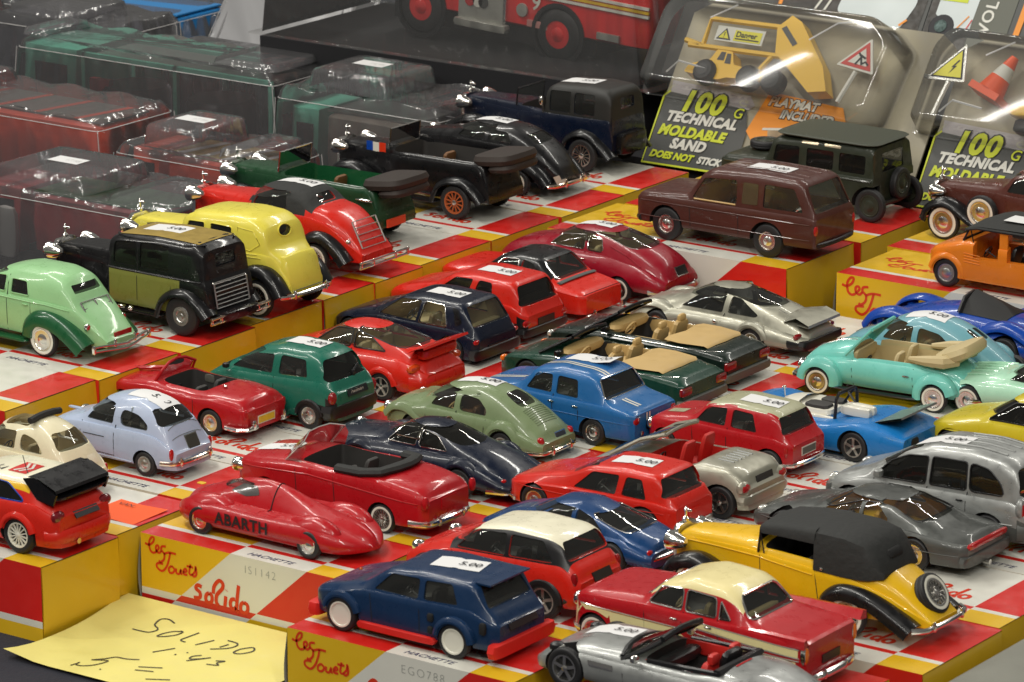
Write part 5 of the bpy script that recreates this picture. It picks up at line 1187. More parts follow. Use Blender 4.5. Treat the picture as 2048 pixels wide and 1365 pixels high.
# ---- pre-war cars ---------------------------------------------------------
def radiator(c, x, w, z0, z1, m=CHROME, mascot=True):
    g = MB(); g.grid([[(x+dx, y*w*k, z0+(z1-z0)*(v if v < 1 else 1)) for y, v in ((-1, 0), (-1, .5), (-.98, .9), (-.7, 1), (0, 1.06), (.7, 1), (.98, .9), (1, .5), (1, 0))] for dx, k in ((-.16, .94), (-.1, 1), (.1, 1))], 0, True, True, True); o = c.P('radiator', g, m, 50)
    g = MB(); g.box((x-.17, 0, z0+(z1-z0)*.48), (.03, w*1.5, (z1-z0)*.78)); part('radiator_grille', g, DARK, o)
    if mascot: g = MB(); g.lathe([(.13, 0), (.16, .12), (.06, .2), (.05, .4), (.1, .5), (.04, .62), (0, .66)], (x, 0, z1+.02), 'z', 8); g.rbox((x+.12, 0, z1+.5), (.4, .1, .14), e=2.3); c.P('mascot', g, m)
def rack(c, p0, p1, w, n=5, m=STEEL, cols=(-1, 1), r=.03):
    g = MB()
    for k in range(n):
        t = k/(n-1); x = p0[0]+(p1[0]-p0[0])*t; z = p0[1]+(p1[1]-p0[1])*t
        g.tube([(x, -w, z), (x, w, z)], r, 5)
    for y in cols: g.tube([(p0[0], y*w, p0[1]), (p1[0], y*w, p1[1])], r*1.4, 5)
    c.P('luggage_rack', g, m)
def boards(c, x0, x1, y, m=BLK, z=.62):
    for sg in (-1, 1):
        g = MB(); g.rbox(((x0+x1)/2, sg*y, z), (x1-x0, .75, .12), e=8, nu=16); c.P('running_board', g, m)
VPLAN = lambda hx, cx, x1, hw=.46, cw=.74: [(hx, hw), (cx-1.2, hw+.12), (cx-.1, cw-.06), (cx+.5, cw), (x1-1.0, cw), (x1, cw-.08)]

c = Car('yellow pre-war toy drophead with black soft top and spare wheel on its tail', (31.76, 6.16), T1, YEL, 4.2, 7.4, .88,
    [(-9.0, 1.2), (-8.95, 2.35), (-8.5, 2.65), (-5.2, 3.0), (-4.2, 3.0), (-2, 2.9), (.2, 2.85), (1.2, 2.75), (2.3, 2.1), (3.3, 1.2), (3.4, .8)],
    [(-9, 2.2), (-8, 2.35), (-5, 2.6), (-3.9, 2.55), (0, 2.35), (1.6, 1.9), (3.4, .95)], [(-9, .9), (1.5, .8), (3.4, .7)], low=FLATSIDE, N=3, tum=.08, wheel='wire', white=True, arches=False, tw=4.15, prr=.6,
    plan=[(-9, .34), (-7, .48), (-5, .68), (-4, .78), (-1, .82), (1, .78), (2.6, .62), (3.4, .5)])
c.cockpit([(-4.3, -1.35), (-.6, -1.4), (-.6, 1.4), (-4.3, 1.35)], 1.5); c.seats(-2.8, 1.5, DARK, None, h=1.2, dx=-3.8)
g = MB(); sec = lambda x, w_, zb, zt: [(x, -w_, zb), (x, -w_*.98, zb+(zt-zb)*.6), (x, -w_*.9, zb+(zt-zb)*.9), (x, -w_*.7, zt), (x, 0, zt+.1), (x, w_*.7, zt), (x, w_*.9, zb+(zt-zb)*.9), (x, w_*.98, zb+(zt-zb)*.6), (x, w_, zb)]
g.grid([sec(-4.45, 1.5, 3.5, 3.78), sec(-4.3, 1.55, 3.45, 3.85), sec(-3.2, 1.62, 3.5, 4.02), sec(-1.75, 1.66, 3.5, 4.12)], 0, True, True, True)
g.grid([sec(-1.75, 1.72, 2.42, 4.12), sec(-.4, 1.72, 2.38, 4.1), sec(.45, 1.66, 2.38, 3.9), sec(.75, 1.6, 2.4, 3.6), sec(1.35, 1.35, 2.5, 2.75)], 0, True, True, True); c.P('soft_top', g, SOFT, 45)
g = MB(); g.rbox((1.0, .0, 3.25), (.3, 1.1, .42), rot=Matrix.Rotation(-.55, 3, 'Y')); c.P('hood_window', g, ARCH)
g = MB(); g.tube([(-4.5, -1.5, 2.6), (-4.4, -1.48, 3.55)], .05, 5); g.tube([(-4.5, 1.5, 2.6), (-4.4, 1.48, 3.55)], .05, 5); g.tube([(-4.5, -1.5, 2.62), (-4.55, 0, 3.0), (-4.5, 1.5, 2.62)], .05, 5); g.tube([(-4.2, -1.52, 2.6), (-4.4, -1.5, 3.5)], .03, 5); c.P('windscreen_frame', g, BLACK)
g = MB(); g.grid([[(-4.5, -1.45, 2.65), (-4.5, 1.45, 2.65)], [(-4.4, -1.45, 3.5), (-4.4, 1.45, 3.5)]]); c.P('windscreen', g, GLASS)
c.fender([(-1.35, 1.0), (-1.15, 1.55), (-.5, 1.98), (.4, 2.0), (1.3, 1.75), (2.3, 1.25), (3.0, .85)], 1.05, 2.12, BLK, 'rear_fender', .12, .5); c.fender([(-9.0, .8), (-8.6, 1.5), (-7.6, 1.9), (-6.6, 1.65), (-5.6, 1.0), (-4.6, .65)], .95, 2.1, BLK, 'front_fender', .12, .45); boards(c, -5.2, -1.0, 1.75)
R = Matrix.Rotation(.42, 3, 'Y'); o = c.wheel((2.75, .1, 1.78), 1, .88, .5, 'wire', True, None, name='spare_wheel', axis='x'); o.rotation_euler = (0, radians(-32), 0)
g = MB(); g.box((2.0, -.95, 1.15), (.2, .5, .5)); c.P('number_plate', g, mat('dull pinkish plate', (.42, .3, .25), .5))
c.bumper(3.6, .82, 1.95, .4, .1, over=1.1); radiator(c, -9.0, .72, 1.0, 2.65); c.headlamp(-9.0, 1.15, 2.15, .42); c.seam([[(-4.4, 2.5), (-4.3, .9)], [(-1.7, 2.4), (-1.5, 1.2)]]); c.trim([[(-8.6, 2.2), (-4.4, 2.42), (-1.8, 2.2)]], .03, YEL, 'body_crease')
g = MB(); g.rbox((-1.35, -1.74, 2.55), (.12, .08, .12)); c.P('hood_stud', g, CHROME); c.finish()

c = Car('pale green pre-war toy saloon with dark green fenders and chrome luggage rack', (-17.05, 13.0), T2, APPLE, 4.1, 7.0, .82,
    [(-8.4, 1.2), (-8.35, 2.4), (-8, 2.65), (-4.6, 2.95), (-4.1, 3.0), (-3.4, 3.75), (-2.2, 4.1), (-.3, 4.12), (.7, 3.85), (1.25, 3.1), (1.5, 2.6), (2.4, 1.9), (3.1, 1.2), (3.2, .8)],
    [(-8.4, 2.3), (-7.5, 2.4), (-4.5, 2.6), (0, 2.55), (1.4, 2.4), (3.2, 1.0)], [(-8.4, .9), (2, .8), (3.2, .7)], low=FLATSIDE, N=3.4, tum=.12, gk=.97, wheel='hub', white=True, arches=False, tw=4.05, prr=.6,
    plan=[(-8.4, .34), (-6, .52), (-4.2, .72), (-3.4, .82), (-.5, .84), (1, .76), (2.4, .6), (3.2, .5)], rk=0.87)
c.xmid = -2; c.cabin(-4.0, .9, .7); c.window('S', [(-4.0, 2.7), (-3.5, 3.4), (-2.55, 3.5), (-2.55, 2.7)], frame=APPLE); c.window('S', [(-2.2, 2.7), (-2.2, 3.42), (-1.25, 3.4), (-1.05, 2.7)], r=.1, frame=APPLE)
c.trap('R', 3.0, 3.4, .85, .8, r=.08); c.trap('F', 3.1, 3.7, 1.2, 1.05)
c.fender([(-1.25, .9), (-1.1, 1.5), (-.5, 2.0), (.4, 2.02), (1.3, 1.7), (2.1, 1.2), (2.55, .85)], 1.1, 2.05, FOREST, 'rear_fender', .14, .6); c.fender([(-8.3, .8), (-8.0, 1.5), (-7.0, 1.9), (-6.0, 1.6), (-5.0, 1.0), (-4.2, .65)], 1.0, 2.05, FOREST, 'front_fender', .12, .5); boards(c, -4.6, -.9, 1.72, FOREST)
rack(c, (1.55, 2.62), (2.2, 1.75), .95, 4, CHROME, (-1, 0, 1), .035)
g = MB()
for dz in (-.1, .12): g.tube([(3.35+.18*cos(y*3), y*1.95, .72+dz+.12*abs(y)) for y in (-1, -.7, -.35, 0, .35, .7, 1)], .06, 6)
for y in (-1.95, 1.95): g.rbox((3.2, y, .85), (.18, .16, .42))
g.rbox((3.4, -.7, .95), (.14, .14, .4)); g.rbox((3.4, .7, .95), (.14, .14, .4)); c.P('bumper', g, CHROME)
c.lights((2.05, 1.25, 1.62), (.24, .26, .26), REDL, bezel=CHROME); g = MB(); g.box((3.1, .2, 1.18), (.06, 1.2, .3)); c.P('number_plate', g, REDL); c.trim([[(-4.2, 2.5), (0, 2.45), (1.3, 2.3)]], .03, APPLE, 'body_crease'); c.seam([[(-2.4, 3.5), (-2.35, .9)], [(-.9, 2.5), (-.9, 1.9)]]); c.handles([(-1.2, 2.3)], APPLE)
radiator(c, -8.4, .75, 1.0, 2.6); c.headlamp(-8.2, 1.2, 2.2, .38); c.finish()

def fade_zone(x, y, z, s): return z < 2.55 and -4.6 < x < -.2 and abs(y) > .8
c = Car('black pre-war toy limousine with gold roof and cane green side panels', (-13.98, 19.62), T2, BLK, 4.4, 7.4, .98,
    [(-8.9, 1.3), (-8.85, 2.9), (-8.5, 3.1), (-4.95, 3.3), (-4.85, 3.4), (-4.75, 4.3), (-4.2, 4.5), (-2, 4.7), (.5, 4.66), (1.05, 4.3), (1.15, 2.2), (1.4, 1.5), (1.45, 1.1)],
    [(-8.9, 2.75), (-8, 2.8), (-5, 2.7), (1.2, 2.72), (1.45, 1.6)], .95, low=FLATSIDE, N=7, tum=.05, gk=.99, rr=.25, wheel='disc', arches=False, tw=4.3, prr=.3, rim=STEEL,
    plan=[(-8.9, .34), (-7, .42), (-5, .54), (-4.8, .82), (-4.2, .84), (.6, .84), (1.45, .76)], zones=[(fade_zone, KHAKI)], gl=SMOKE, rk=0.89)
c.xmid = -2; c.cabin(-4.55, 1.0, .8); c.window('S', [(-4.4, 2.9), (-4.35, 4.0), (-3.0, 4.15), (-3.0, 2.9)]); c.window('S', [(-2.75, 2.9), (-2.75, 4.18), (-1.0, 4.2), (-1.0, 2.9)]); c.trap('F', 3.5, 4.2, 1.3, 1.25); c.trap('R', 3.3, 3.95, .7, .65)
c.patch('roof_panel', 'T', [(-4.3, -1.3), (.55, -1.3), (.55, 1.3), (-4.3, 1.3)], GOLD, .02, r=.12, rings=5); c.sticker(-2.5, .2, 0, 2.3, 1.2)
c.trim([[(-4.7, 2.68), (1.0, 2.68)], [(-4.6, 4.2), (.8, 4.35)]], .05, BLK, 'body_moulding'); rack(c, (1.35, 2.55), (1.55, 1.4), 1.2, 7, STEEL); rack(c, (1.3, 2.6), (1.2, 2.5), 1.2, 2, CHROME)
c.fender([(-1.7, .8), (-1.35, 1.6), (-.6, 2.1), (.3, 2.15), (1.0, 1.75), (1.6, 1.15)], 1.15, 2.2, BLK, 'rear_fender', .12, .3); c.fender([(-8.9, .9), (-8.5, 1.7), (-7.4, 2.15), (-6.4, 1.8), (-5.4, 1.1), (-4.6, .75)], 1.05, 2.2, BLK, 'front_fender', .12, .3); boards(c, -5.0, -1.2, 1.8, BLK, .8)
g = MB()
for dz in (-.12, .12): g.tube([(1.95, y, 1.0+dz) for y in (-2.2, -1, 1, 2.2)], .07, 6)
for y in (-2.1, -1.4, 1.4, 2.1): g.rbox((1.95, y, 1.0), (.12, .12, .4))
c.P('bumper', g, mat('chrome tinted with copper reflection', (.80, .66, .55), .14, 1)); g = MB(); g.rbox((1.6, 0, 1.0), (.9, 3.0, .5), e=6, nu=16); c.P('fuel_tank', g, BLK)
radiator(c, -8.95, .8, 1.2, 3.1); c.headlamp(-8.8, 1.35, 2.75, .42); g = MB(); g.rbox((-3.6, -2.15, .95), (.5, .2, .16)); g.rbox((-3.0, -2.2, .95), (.3, .26, .24), e=2.2); c.P('step_lamp', g, CHROME); c.seam([[(-2.88, 4.2), (-2.88, 1.0)], [(-.8, 2.7), (-.8, 2.1)]]); c.finish()

c = Car('lemon yellow pre-war toy limousine with oval rear window and black fenders', (-13.15, 24.41), T2, LEMON, 4.4, 7.6, .92,
    [(-8.9, 1.4), (-8.85, 3.3), (-8.5, 3.55), (-5.3, 3.75), (-5.15, 3.85), (-4.9, 4.55), (-4.2, 4.75), (-2, 4.95), (-.6, 4.85), (.1, 4.4), (.3, 3.4), (.5, 3.15), (.95, 2.9), (1.4, 1.5), (1.45, 1.2)],
    [(-8.9, 3.1), (-8, 3.15), (-5.2, 3.05), (0, 3.05), (.6, 2.9), (1.45, 1.6)], [(-8.9, 1.1), (1.45, 1.0)], low=FLATSIDE, N=5.5, tum=.07, gk=.98, rr=.3, wheel='wire', white=True, arches=False, tw=4.3, prr=.4,
    plan=[(-8.9, .36), (-7, .46), (-5.3, .6), (-5, .8), (-4.2, .84), (-.8, .84), (.2, .76), (.6, .66), (1.45, .58)], rk=0.89)
c.xmid = -2; c.cabin(-4.9, -.1, .8); c.window('S', [(-4.75, 3.2), (-4.5, 4.15), (-3.45, 4.2), (-3.45, 3.2)], frame=LEMON); c.window('S', [(-3.1, 3.2), (-3.1, 4.22), (-1.75, 4.2), (-1.75, 3.2)], frame=LEMON); c.trap('F', 3.95, 4.5, 1.3, 1.2)
c.window('R', [(.45*cos(2*pi*k/16), 4.0+.3*sin(2*pi*k/16)) for k in range(16)], r=.02, frame=LEMON); c.trim([[(-5, 3.0), (-.2, 3.0)], [(-1.5, 3.4), (-1.4, 4.2), (-.5, 4.1), (-.1, 3.5), (-.6, 3.15), (-1.3, 3.2)], [(-5, 2.85), (0, 2.85)]], .025, LEMON, 'body_moulding')
g = MB(); g.grid([[(x, y*w_, z) for y, z in ((-1, z0), (-1, z0+(z1-z0)*.75), (-.9, z1), (0, z1+.05), (.9, z1), (1, z0+(z1-z0)*.75), (1, z0))] for x, w_, z0, z1 in ((.3, 1.3, 1.25, 3.0), (1.0, 1.3, 1.2, 2.9), (1.25, 1.25, 1.15, 2.6), (1.5, 1.2, 1.1, 1.6))], 0, True, True, True); c.P('luggage_trunk', g, LEMON)
g = MB(); g.tube([(1.55, -1.1, 1.35), (1.57, 1.1, 1.35)], .02, 4); c.P('trunk_seam', g, GREYB)
c.fender([(-1.7, .9), (-1.35, 1.7), (-.6, 2.35), (.3, 2.4), (1.0, 1.95), (1.5, 1.25)], 1.15, 2.2, BLK, 'rear_fender', .12, .4); c.fender([(-8.9, 1.0), (-8.5, 1.8), (-7.5, 2.2), (-6.5, 1.9), (-5.5, 1.2), (-4.6, .85)], 1.05, 2.2, BLK, 'front_fender', .12, .4); boards(c, -5.0, -1.2, 1.8, BLK, .8)
c.bumper(1.75, 1.15, 1.9, .2, .1, over=1.2); radiator(c, -8.95, .82, 1.4, 3.55); c.headlamp(-8.7, 1.35, 3.1, .42); c.finish()

c = Car('red pre-war toy coupe with black roof and chrome luggage rack', (-15.6, 32.13), T2, RED, 4.2, 7.0, .86,
    [(-8.6, 1.3), (-8.55, 2.95), (-8.2, 3.2), (-5.0, 3.35), (-4.6, 3.4), (-4.2, 4.05), (-3.2, 4.3), (-1.6, 4.3), (-.9, 4.0), (-.5, 3.4), (.3, 3.35), (1.4, 2.8), (2.3, 1.7), (2.5, 1.1)],
    [(-8.6, 2.8), (-8, 2.85), (-4.8, 2.95), (-.6, 2.95), (.6, 2.7), (2.5, 1.3)], [(-8.6, 1.1), (2.5, .9)], low=FLATSIDE, N=3.6, tum=.14, gk=.95, rr=.4, wheel='wire', white=True, arches=False, tw=4.1, prr=.5,
    plan=[(-8.6, .34), (-7, .46), (-5, .66), (-4.4, .8), (-.8, .84), (.6, .8), (2.5, .6)], zones=[(lambda x, y, z, s: s > .06 and -4.5 < x < -.45 and z > 3.1, SOFT)], rk=0.9)
c.xmid = -2; c.cabin(-4.3, -.7, .7); c.window('S', [(-4.2, 3.1), (-3.85, 3.9), (-2.2, 4.0), (-2.0, 3.1)]); c.trap('F', 3.5, 4.0, 1.3, 1.15); c.trap('R', 3.5, 3.9, .6, .55)
rack(c, (1.65, 2.85), (2.3, 1.6), .95, 5, STEEL); c.fender([(-1.2, .8), (-.95, 1.6), (-.3, 2.15), (.5, 2.2), (1.3, 1.75), (2.0, 1.0)], 1.15, 2.1, BLK, 'rear_fender', .14, .4); c.fender([(-8.6, 1.0), (-8.2, 1.8), (-7.2, 2.2), (-6.2, 1.9), (-5.2, 1.1), (-4.4, .8)], 1.0, 2.1, BLK, 'front_fender', .12, .4); boards(c, -4.8, -1.0, 1.75, BLK, .75)
g = MB()
for dz in (-.13, .13): g.tube([(2.95, y, 1.0+dz) for y in (-2.0, -1, 1, 2.0)], .06, 6)
for y in (-1.9, -.9, .9, 1.9): g.rbox((2.95, y, 1.0), (.12, .12, .42))
c.P('bumper', g, CHROME); c.lights((1.5, 1.3, 1.9), (.3, .3, .3), CHROME, e=2); radiator(c, -8.65, .78, 1.2, 3.2); c.headlamp(-8.4, 1.3, 3.0, .42); c.sticker(-2.5, .3, 0, 2.2, 1.15); c.finish()

def tourer(label, pos, col, inner, wheelrim, hood=True, tan=BROWNI):
    c = Car(label, pos, T2, col, 4.2, 7.0, .92,
        [(-8.5, 1.3), (-8.45, 2.75), (-8.1, 3.0), (-5.4, 3.15), (-4.6, 3.2), (-2, 3.2), (1.2, 3.2), (1.6, 3.0), (1.9, 1.4), (1.95, 1.1)],
        [(-8.5, 2.6), (-8, 2.65), (-5, 2.8), (1.3, 2.95), (1.95, 1.5)], 1.0, low=FLATSIDE, N=4, tum=.05, rr=.3, wheel='wood', rim=wheelrim, arches=False, tw=4.1, inn=inner,
        plan=[(-8.5, .36), (-7, .46), (-5, .66), (-4, .76), (1, .8), (1.95, .74)])
    c.cockpit([(-4.4, -1.4), (1.1, -1.45), (1.1, 1.45), (-4.4, 1.4)], 1.7, .3); c.seats(-2.9, 1.7, tan, .2, h=1.1, dx=-4.0)
    c.fender([(-1.6, .9), (-1.2, 1.7), (-.4, 2.1), (.5, 2.1), (1.2, 1.7), (1.7, 1.1)], 1.2, 2.12, BLK, 'rear_fender', .1, .25); c.fender([(-8.3, 1.2), (-7.9, 1.9), (-7, 2.1), (-6.1, 1.8), (-5.2, 1.1), (-4.4, .85)], 1.1, 2.1, BLK, 'front_fender', .1, .25); boards(c, -4.7, -1.2, 1.75, BLK, .8)
    g = MB(); g.tube([(-4.75, -1.35, 3.1), (-4.6, -1.32, 4.15), (-4.6, 1.32, 4.15), (-4.75, 1.35, 3.1), (-4.75, -1.35, 3.12)], .045, 5); c.P('windscreen_frame', g, CHROME)
    g = MB(); g.grid([[(-4.73, -1.3, 3.15), (-4.73, 1.3, 3.15)], [(-4.6, -1.3, 4.12), (-4.6, 1.3, 4.12)]]); c.P('windscreen', g, GLASS)
    if hood:
        g = MB(); g.rbox((1.9, 0, 3.3), (2.6, 3.3, .7), e=4, nu=18, rot=Matrix.Rotation(-.12, 3, 'Y')); g.rbox((2.4, 0, 2.9), (1.6, 3.1, .5), e=4, nu=18, rot=Matrix.Rotation(-.12, 3, 'Y')); c.P('folded_hood', g, mat('brown black hood cloth', (.028, .02, .016), .7))
    radiator(c, -8.55, .75, 1.2, 3.0); c.headlamp(-8.3, 1.3, 2.75, .4)
    return c
c = tourer('green open pre-war toy tourer with black fenders', (-18.32, 38.18), paint('racing green', (.012, .055, .022)), FOREST, mat('rust orange wheel', (.36, .08, .02), .45))
g = MB(); g.box((2.1, -.3, 1.25), (.1, 1.5, .42)); c.P('number_plate', g, mat('orange red plate', (.65, .06, .02), .4)); g = MB(); g.rbox((1.2, -1.8, 2.5), (1.2, .15, .15), e=2.3); c.P('side_horn', g, CHROME); c.finish()
c = tourer('black open pre-war toy staff car with small flag and rust orange wheels', (-16.86, 45.99), BLK, DARK, mat('rust orange wheel', (.36, .08, .02), .45))
g = MB(); fl = [(lambda k: [(-5.9+.33*k, -1.6+.08*sin(k*1.3), z) for z in (2.95, 3.4)])(k) for k in range(10)]
for i, m_ in enumerate((0, 0, 0, 1, 1, 1, 2, 2, 2)): g.grid([[tuple(a) for a in fl[i]], [tuple(a) for a in fl[i+1]]], m_)
c.P('pennant', MBs := g, [ROYAL, WPRINT, REDINK]) if False else None
g = MB()
for k in range(3): g.grid([[(-6.0+.42*(k+j/3), -1.62+.05*sin((k+j/3)*3), z) for z in (2.9, 3.4)] for j in range(4)], k)
c.P('pennant', g, [ROYAL, WPRINT, REDINK]); c.finish()

c = Car('black rounded pre-war toy saloon with cream wheel discs', (-17.2, 52.37), T2, BLK, 3.9, 6.6, .72,
    [(-8.2, 1.0), (-8.1, 2.2), (-7.6, 2.5), (-5.2, 2.9), (-4.8, 2.95), (-4.1, 3.5), (-3, 3.7), (-1, 3.6), (.2, 3.1), (1.4, 2.2), (2.1, 1.4), (2.2, .8)],
    [(-8.2, 2.0), (-7.5, 2.2), (-4.6, 2.6), (0, 2.55), (1.2, 2.0), (2.2, 1.0)], .7, low=FLATSIDE, N=3, tum=.15, rr=.5, wheel='hub', rim=WHITE, arches=False, tw=3.9, plan=[(-8.2, .36), (-6, .56), (-4.4, .78), (-1, .82), (1, .7), (2.2, .45)], rk=0.87)
c.xmid = -2; c.cabin(-4.6, .0, .7); c.window('S', [(-4.3, 2.72), (-3.8, 3.25), (-2.5, 3.32), (-2.5, 2.7)]); c.window('S', [(-2.25, 2.7), (-2.25, 3.3), (-1.1, 3.22), (-.7, 2.7)]); c.trap('R', 2.75, 3.2, .8, .7); c.trap('F', 3.05, 3.5, 1.2, 1.0)
c.fender([(-1.2, .8), (-1.0, 1.4), (-.3, 1.8), (.5, 1.8), (1.3, 1.4), (1.9, .8)], 1.1, 1.98, BLK, 'rear_fender', .14, .35); c.fender([(-8.0, .9), (-7.6, 1.5), (-6.6, 1.9), (-5.6, 1.6), (-4.6, 1.0), (-4, .7)], 1.0, 1.95, BLK, 'front_fender', .12, .35); boards(c, -4.4, -.9, 1.6)
c.bumper(2.45, .75, 1.85, .3, .09, mat('chrome tinted with copper reflection', (.80, .66, .55), .14, 1), over=.8); c.plate(-.9, 1.0, .9, .5, mat('pale plate', (.45, .35, .28), .4)); c.headlamp(-7.9, 1.3, 2.1, .36); radiator(c, -8.2, .7, 1.0, 2.4, CHROME, False); c.sticker(-2.7, .1, 0, 2.1, 1.1); c.finish()

c = Car('navy pre-war toy limousine with black cabin roof and bright wire wheels', (-17.49, 58.96), T2, DNAVY, 4.4, 7.7, .92,
    [(-8.9, 1.3), (-8.85, 2.85), (-8.5, 3.05), (-5.0, 3.1), (-4.2, 3.1), (-2.9, 3.05), (-2.75, 3.2), (-2.65, 4.4), (-2.3, 4.55), (0, 4.7), (1.3, 4.6), (1.6, 4.3), (1.7, 2.4), (1.75, 1.2)],
    [(-8.9, 2.7), (-8, 2.75), (-5, 2.7), (-2.8, 2.95), (1.6, 3.0), (1.75, 1.8)], 1.0, low=FLATSIDE, N=6, tum=.05, gk=.98, rr=.2, wheel='multi', arches=False, tw=4.3, prr=.3, inn=DARK,
    plan=[(-8.9, .36), (-7, .44), (-5, .6), (-4, .74), (-2.5, .82), (1.2, .82), (1.75, .76)], zones=[(lambda x, y, z, s: s > .02 and x > -2.8 and z > 2.9, mat('dull black roof', (.014, .014, .012), .55))])
c.xmid = -.5; c.cabin(-2.5, 1.4, .7, seats=False); c.cockpit([(-4.6, -1.3), (-2.95, -1.35), (-2.95, 1.35), (-4.6, 1.3)], 1.7, .2); c.seats(-3.6, 1.6, BROWNI, None, dx=-4.3)
c.window('S', [(-2.4, 3.1), (-2.4, 4.2), (-1.0, 4.25), (-1.0, 3.1)]); c.window('S', [(-.75, 3.1), (-.75, 4.25), (.6, 4.25), (.6, 3.1)]); c.trap('R', 3.5, 4.1, .6, .6)
c.fender([(-1.5, .9), (-1.2, 1.7), (-.4, 2.2), (.5, 2.15), (1.3, 1.6), (1.9, 1.0)], 1.2, 2.2, BLK, 'rear_fender', .12, .25); c.fender([(-9.4, 1.3), (-8.9, 1.7), (-7.8, 2.1), (-6.8, 1.9), (-5.6, 1.1), (-4.8, .85)], 1.1, 2.2, BLK, 'front_fender', .12, .25); boards(c, -5.2, -1.0, 1.8, BLK, .8)
g = MB(); g.tube([(-4.9, -1.3, 3.0), (-4.8, -1.28, 3.95), (-4.8, 1.28, 3.95), (-4.9, 1.3, 3.0)], .05, 5); c.P('windscreen_frame', g, BLACK); g = MB(); g.grid([[(-4.9, -1.25, 3.05), (-4.9, 1.25, 3.05)], [(-4.8, -1.25, 3.9), (-4.8, 1.25, 3.9)]]); c.P('windscreen', g, GLASS)
g = MB(); g.rbox((-2.9, -1.75, 3.6), (.3, .3, .55), e=2.2); g.tube([(-2.8, -1.7, 2.9), (-2.85, -1.75, 3.5)], .05, 5); c.P('coach_lamp', g, CHROME)
radiator(c, -8.95, .8, 1.2, 3.0); c.headlamp(-8.8, 1.25, 2.7, .4); g = MB(); g.rbox((1.9, 0, 1.6), (.5, 2.6, 1.2), e=6, nu=14); c.P('luggage_trunk', g, BLK); c.sticker(-1.2, -.1, 0, 2.3, 1.2); c.finish()

c = Car('brown pre-war toy car with white wall tyres and chrome grille at the right edge', (14.29, 57.47), T2, DBROWN, 4.2, 7.4, .92,
    [(-8.6, 1.2), (-8.55, 2.5), (-8.1, 2.75), (-5, 3.05), (-4.4, 3.1), (-3.8, 3.9), (-2.5, 4.2), (0, 4.1), (1.0, 3.2), (2.2, 2.0), (2.6, 1.0)],
    [(-8.6, 2.4), (-8, 2.5), (-4.4, 2.75), (.6, 2.7), (2.6, 1.2)], 1.0, low=FLATSIDE, N=3.6, tum=.12, wheel='hub', white=True, arches=False, tw=4.1, plan=[(-8.6, .36), (-7, .48), (-5, .66), (-4, .8), (0, .84), (2.6, .6)])
c.xmid = -2; c.cabin(-4.1, .6, .7); c.window('S', [(-4.0, 2.9), (-3.6, 3.6), (-2.3, 3.7), (-2.3, 2.9)]); c.window('S', [(-2.0, 2.9), (-2.0, 3.7), (-.8, 3.6), (-.4, 2.9)]); c.trap('F', 3.2, 3.85, 1.2, 1.05); c.trap('R', 3.2, 3.7, .8, .7)
c.fender([(-8.75, .95), (-8.5, 1.6), (-7.7, 2.05), (-6.8, 1.9), (-5.8, 1.3), (-4.8, .85)], 1.05, 2.12, BLK, 'front_fender', .12, .3); c.fender([(-1.4, .9), (-1.1, 1.7), (-.3, 2.15), (.6, 2.1), (1.5, 1.5), (2.1, .9)], 1.1, 2.12, BLK, 'rear_fender', .12, .3); boards(c, -5.0, -1.1, 1.75, BLK, .8)
c.wheel((-5.2, -1.85, 1.75), -1, .88, .4, 'hub', True, None, name='spare_wheel'); radiator(c, -8.6, .8, 1.0, 2.7); c.headlamp(-8.5, 1.1, 2.3, .38); c.bumper(-9.1, .9, 1.9, .4, .1, rear=False); c.finish()

c = Car('brown toy estate off-roader with price label on the upper box', (1.17, 48.93), T2, BROWN, 4.1, 6.12, .88,
    [(-7.95, 1.0), (-7.92, 2.2), (-7.75, 2.42), (-5.1, 2.62), (-4.85, 2.7), (-4.15, 3.95), (-3.6, 4.28), (-1, 4.42), (1.6, 4.35), (2.0, 4.15), (2.75, 2.4), (2.8, 1.0)],
    [(-7.95, 2.1), (-7.4, 2.28), (-4.6, 2.35), (2.2, 2.42), (2.8, 2.3)], .8, low=FLATSIDE, N=9, tum=.09, gk=.97, wheel='dish', inn=TAN, plan=[(-7.95, .9), (-7.7, .97), (-6, 1), (2, 1), (2.7, .96), (2.8, .9)], prr=.25, tyre=.42, rimr=.5, rk=0.9)
c.xmid = -1; c.cabin(-4.6, 2.1, .7, seatm=TAN)
c.window('S', [(-4.6, 2.5), (-3.9, 3.65), (-1.95, 3.78), (-1.9, 2.52)]); c.window('S', [(-.35, 2.55), (-.3, 3.8), (1.45, 3.78), (2.05, 2.6)]); c.patch('side_pillar_pane', 'S', [(-1.6, 2.6), (-1.55, 3.7), (-.65, 3.7), (-.65, 2.62)], mat('olive tinted pane', (.075, .055, .03), .25, coat=.5), .015)
c.trap('R', 2.6, 3.95, 1.55, 1.35); c.trap('F', 2.95, 3.85, 1.6, 1.4)
c.lights((2.75, 1.8, 1.75), (.2, .3, .55), REDL); c.bumper(2.95, .95, 1.9, .2, .1, BLACK); c.bumper(-8.15, 1.0, 2.0, .3, .12, BLACK, rear=False)
c.trim([[(-7.7, 2.0), (2.5, 2.05)], [(-7.7, 1.2), (2.5, 1.25)]], .025, BROWN, 'body_crease'); c.trim([[(-4.45, 2.46), (-1.95, 2.48)]], .05, TAN, 'window_sill'); c.seam([[(-4.7, 2.3), (-4.6, 1.0)], [(-1.75, 2.4), (-1.7, 1.0)]])
g = MB()
for y in (-1.1, -.55, .55, 1.1): g.tube([(-3.4+.5*k, y, c.topz(-3.4+.5*k, y)+.005) for k in range(11)], .04, 4)
c.P('roof_rib', g, BROWN); c.sticker(-.9, -.1, 0, 2.4, 1.2); g = MB(); g.rbox((-7.95, -1.5, 1.65), (.1, .6, .7)); c.P('headlight', g, CLEARL); c.finish()

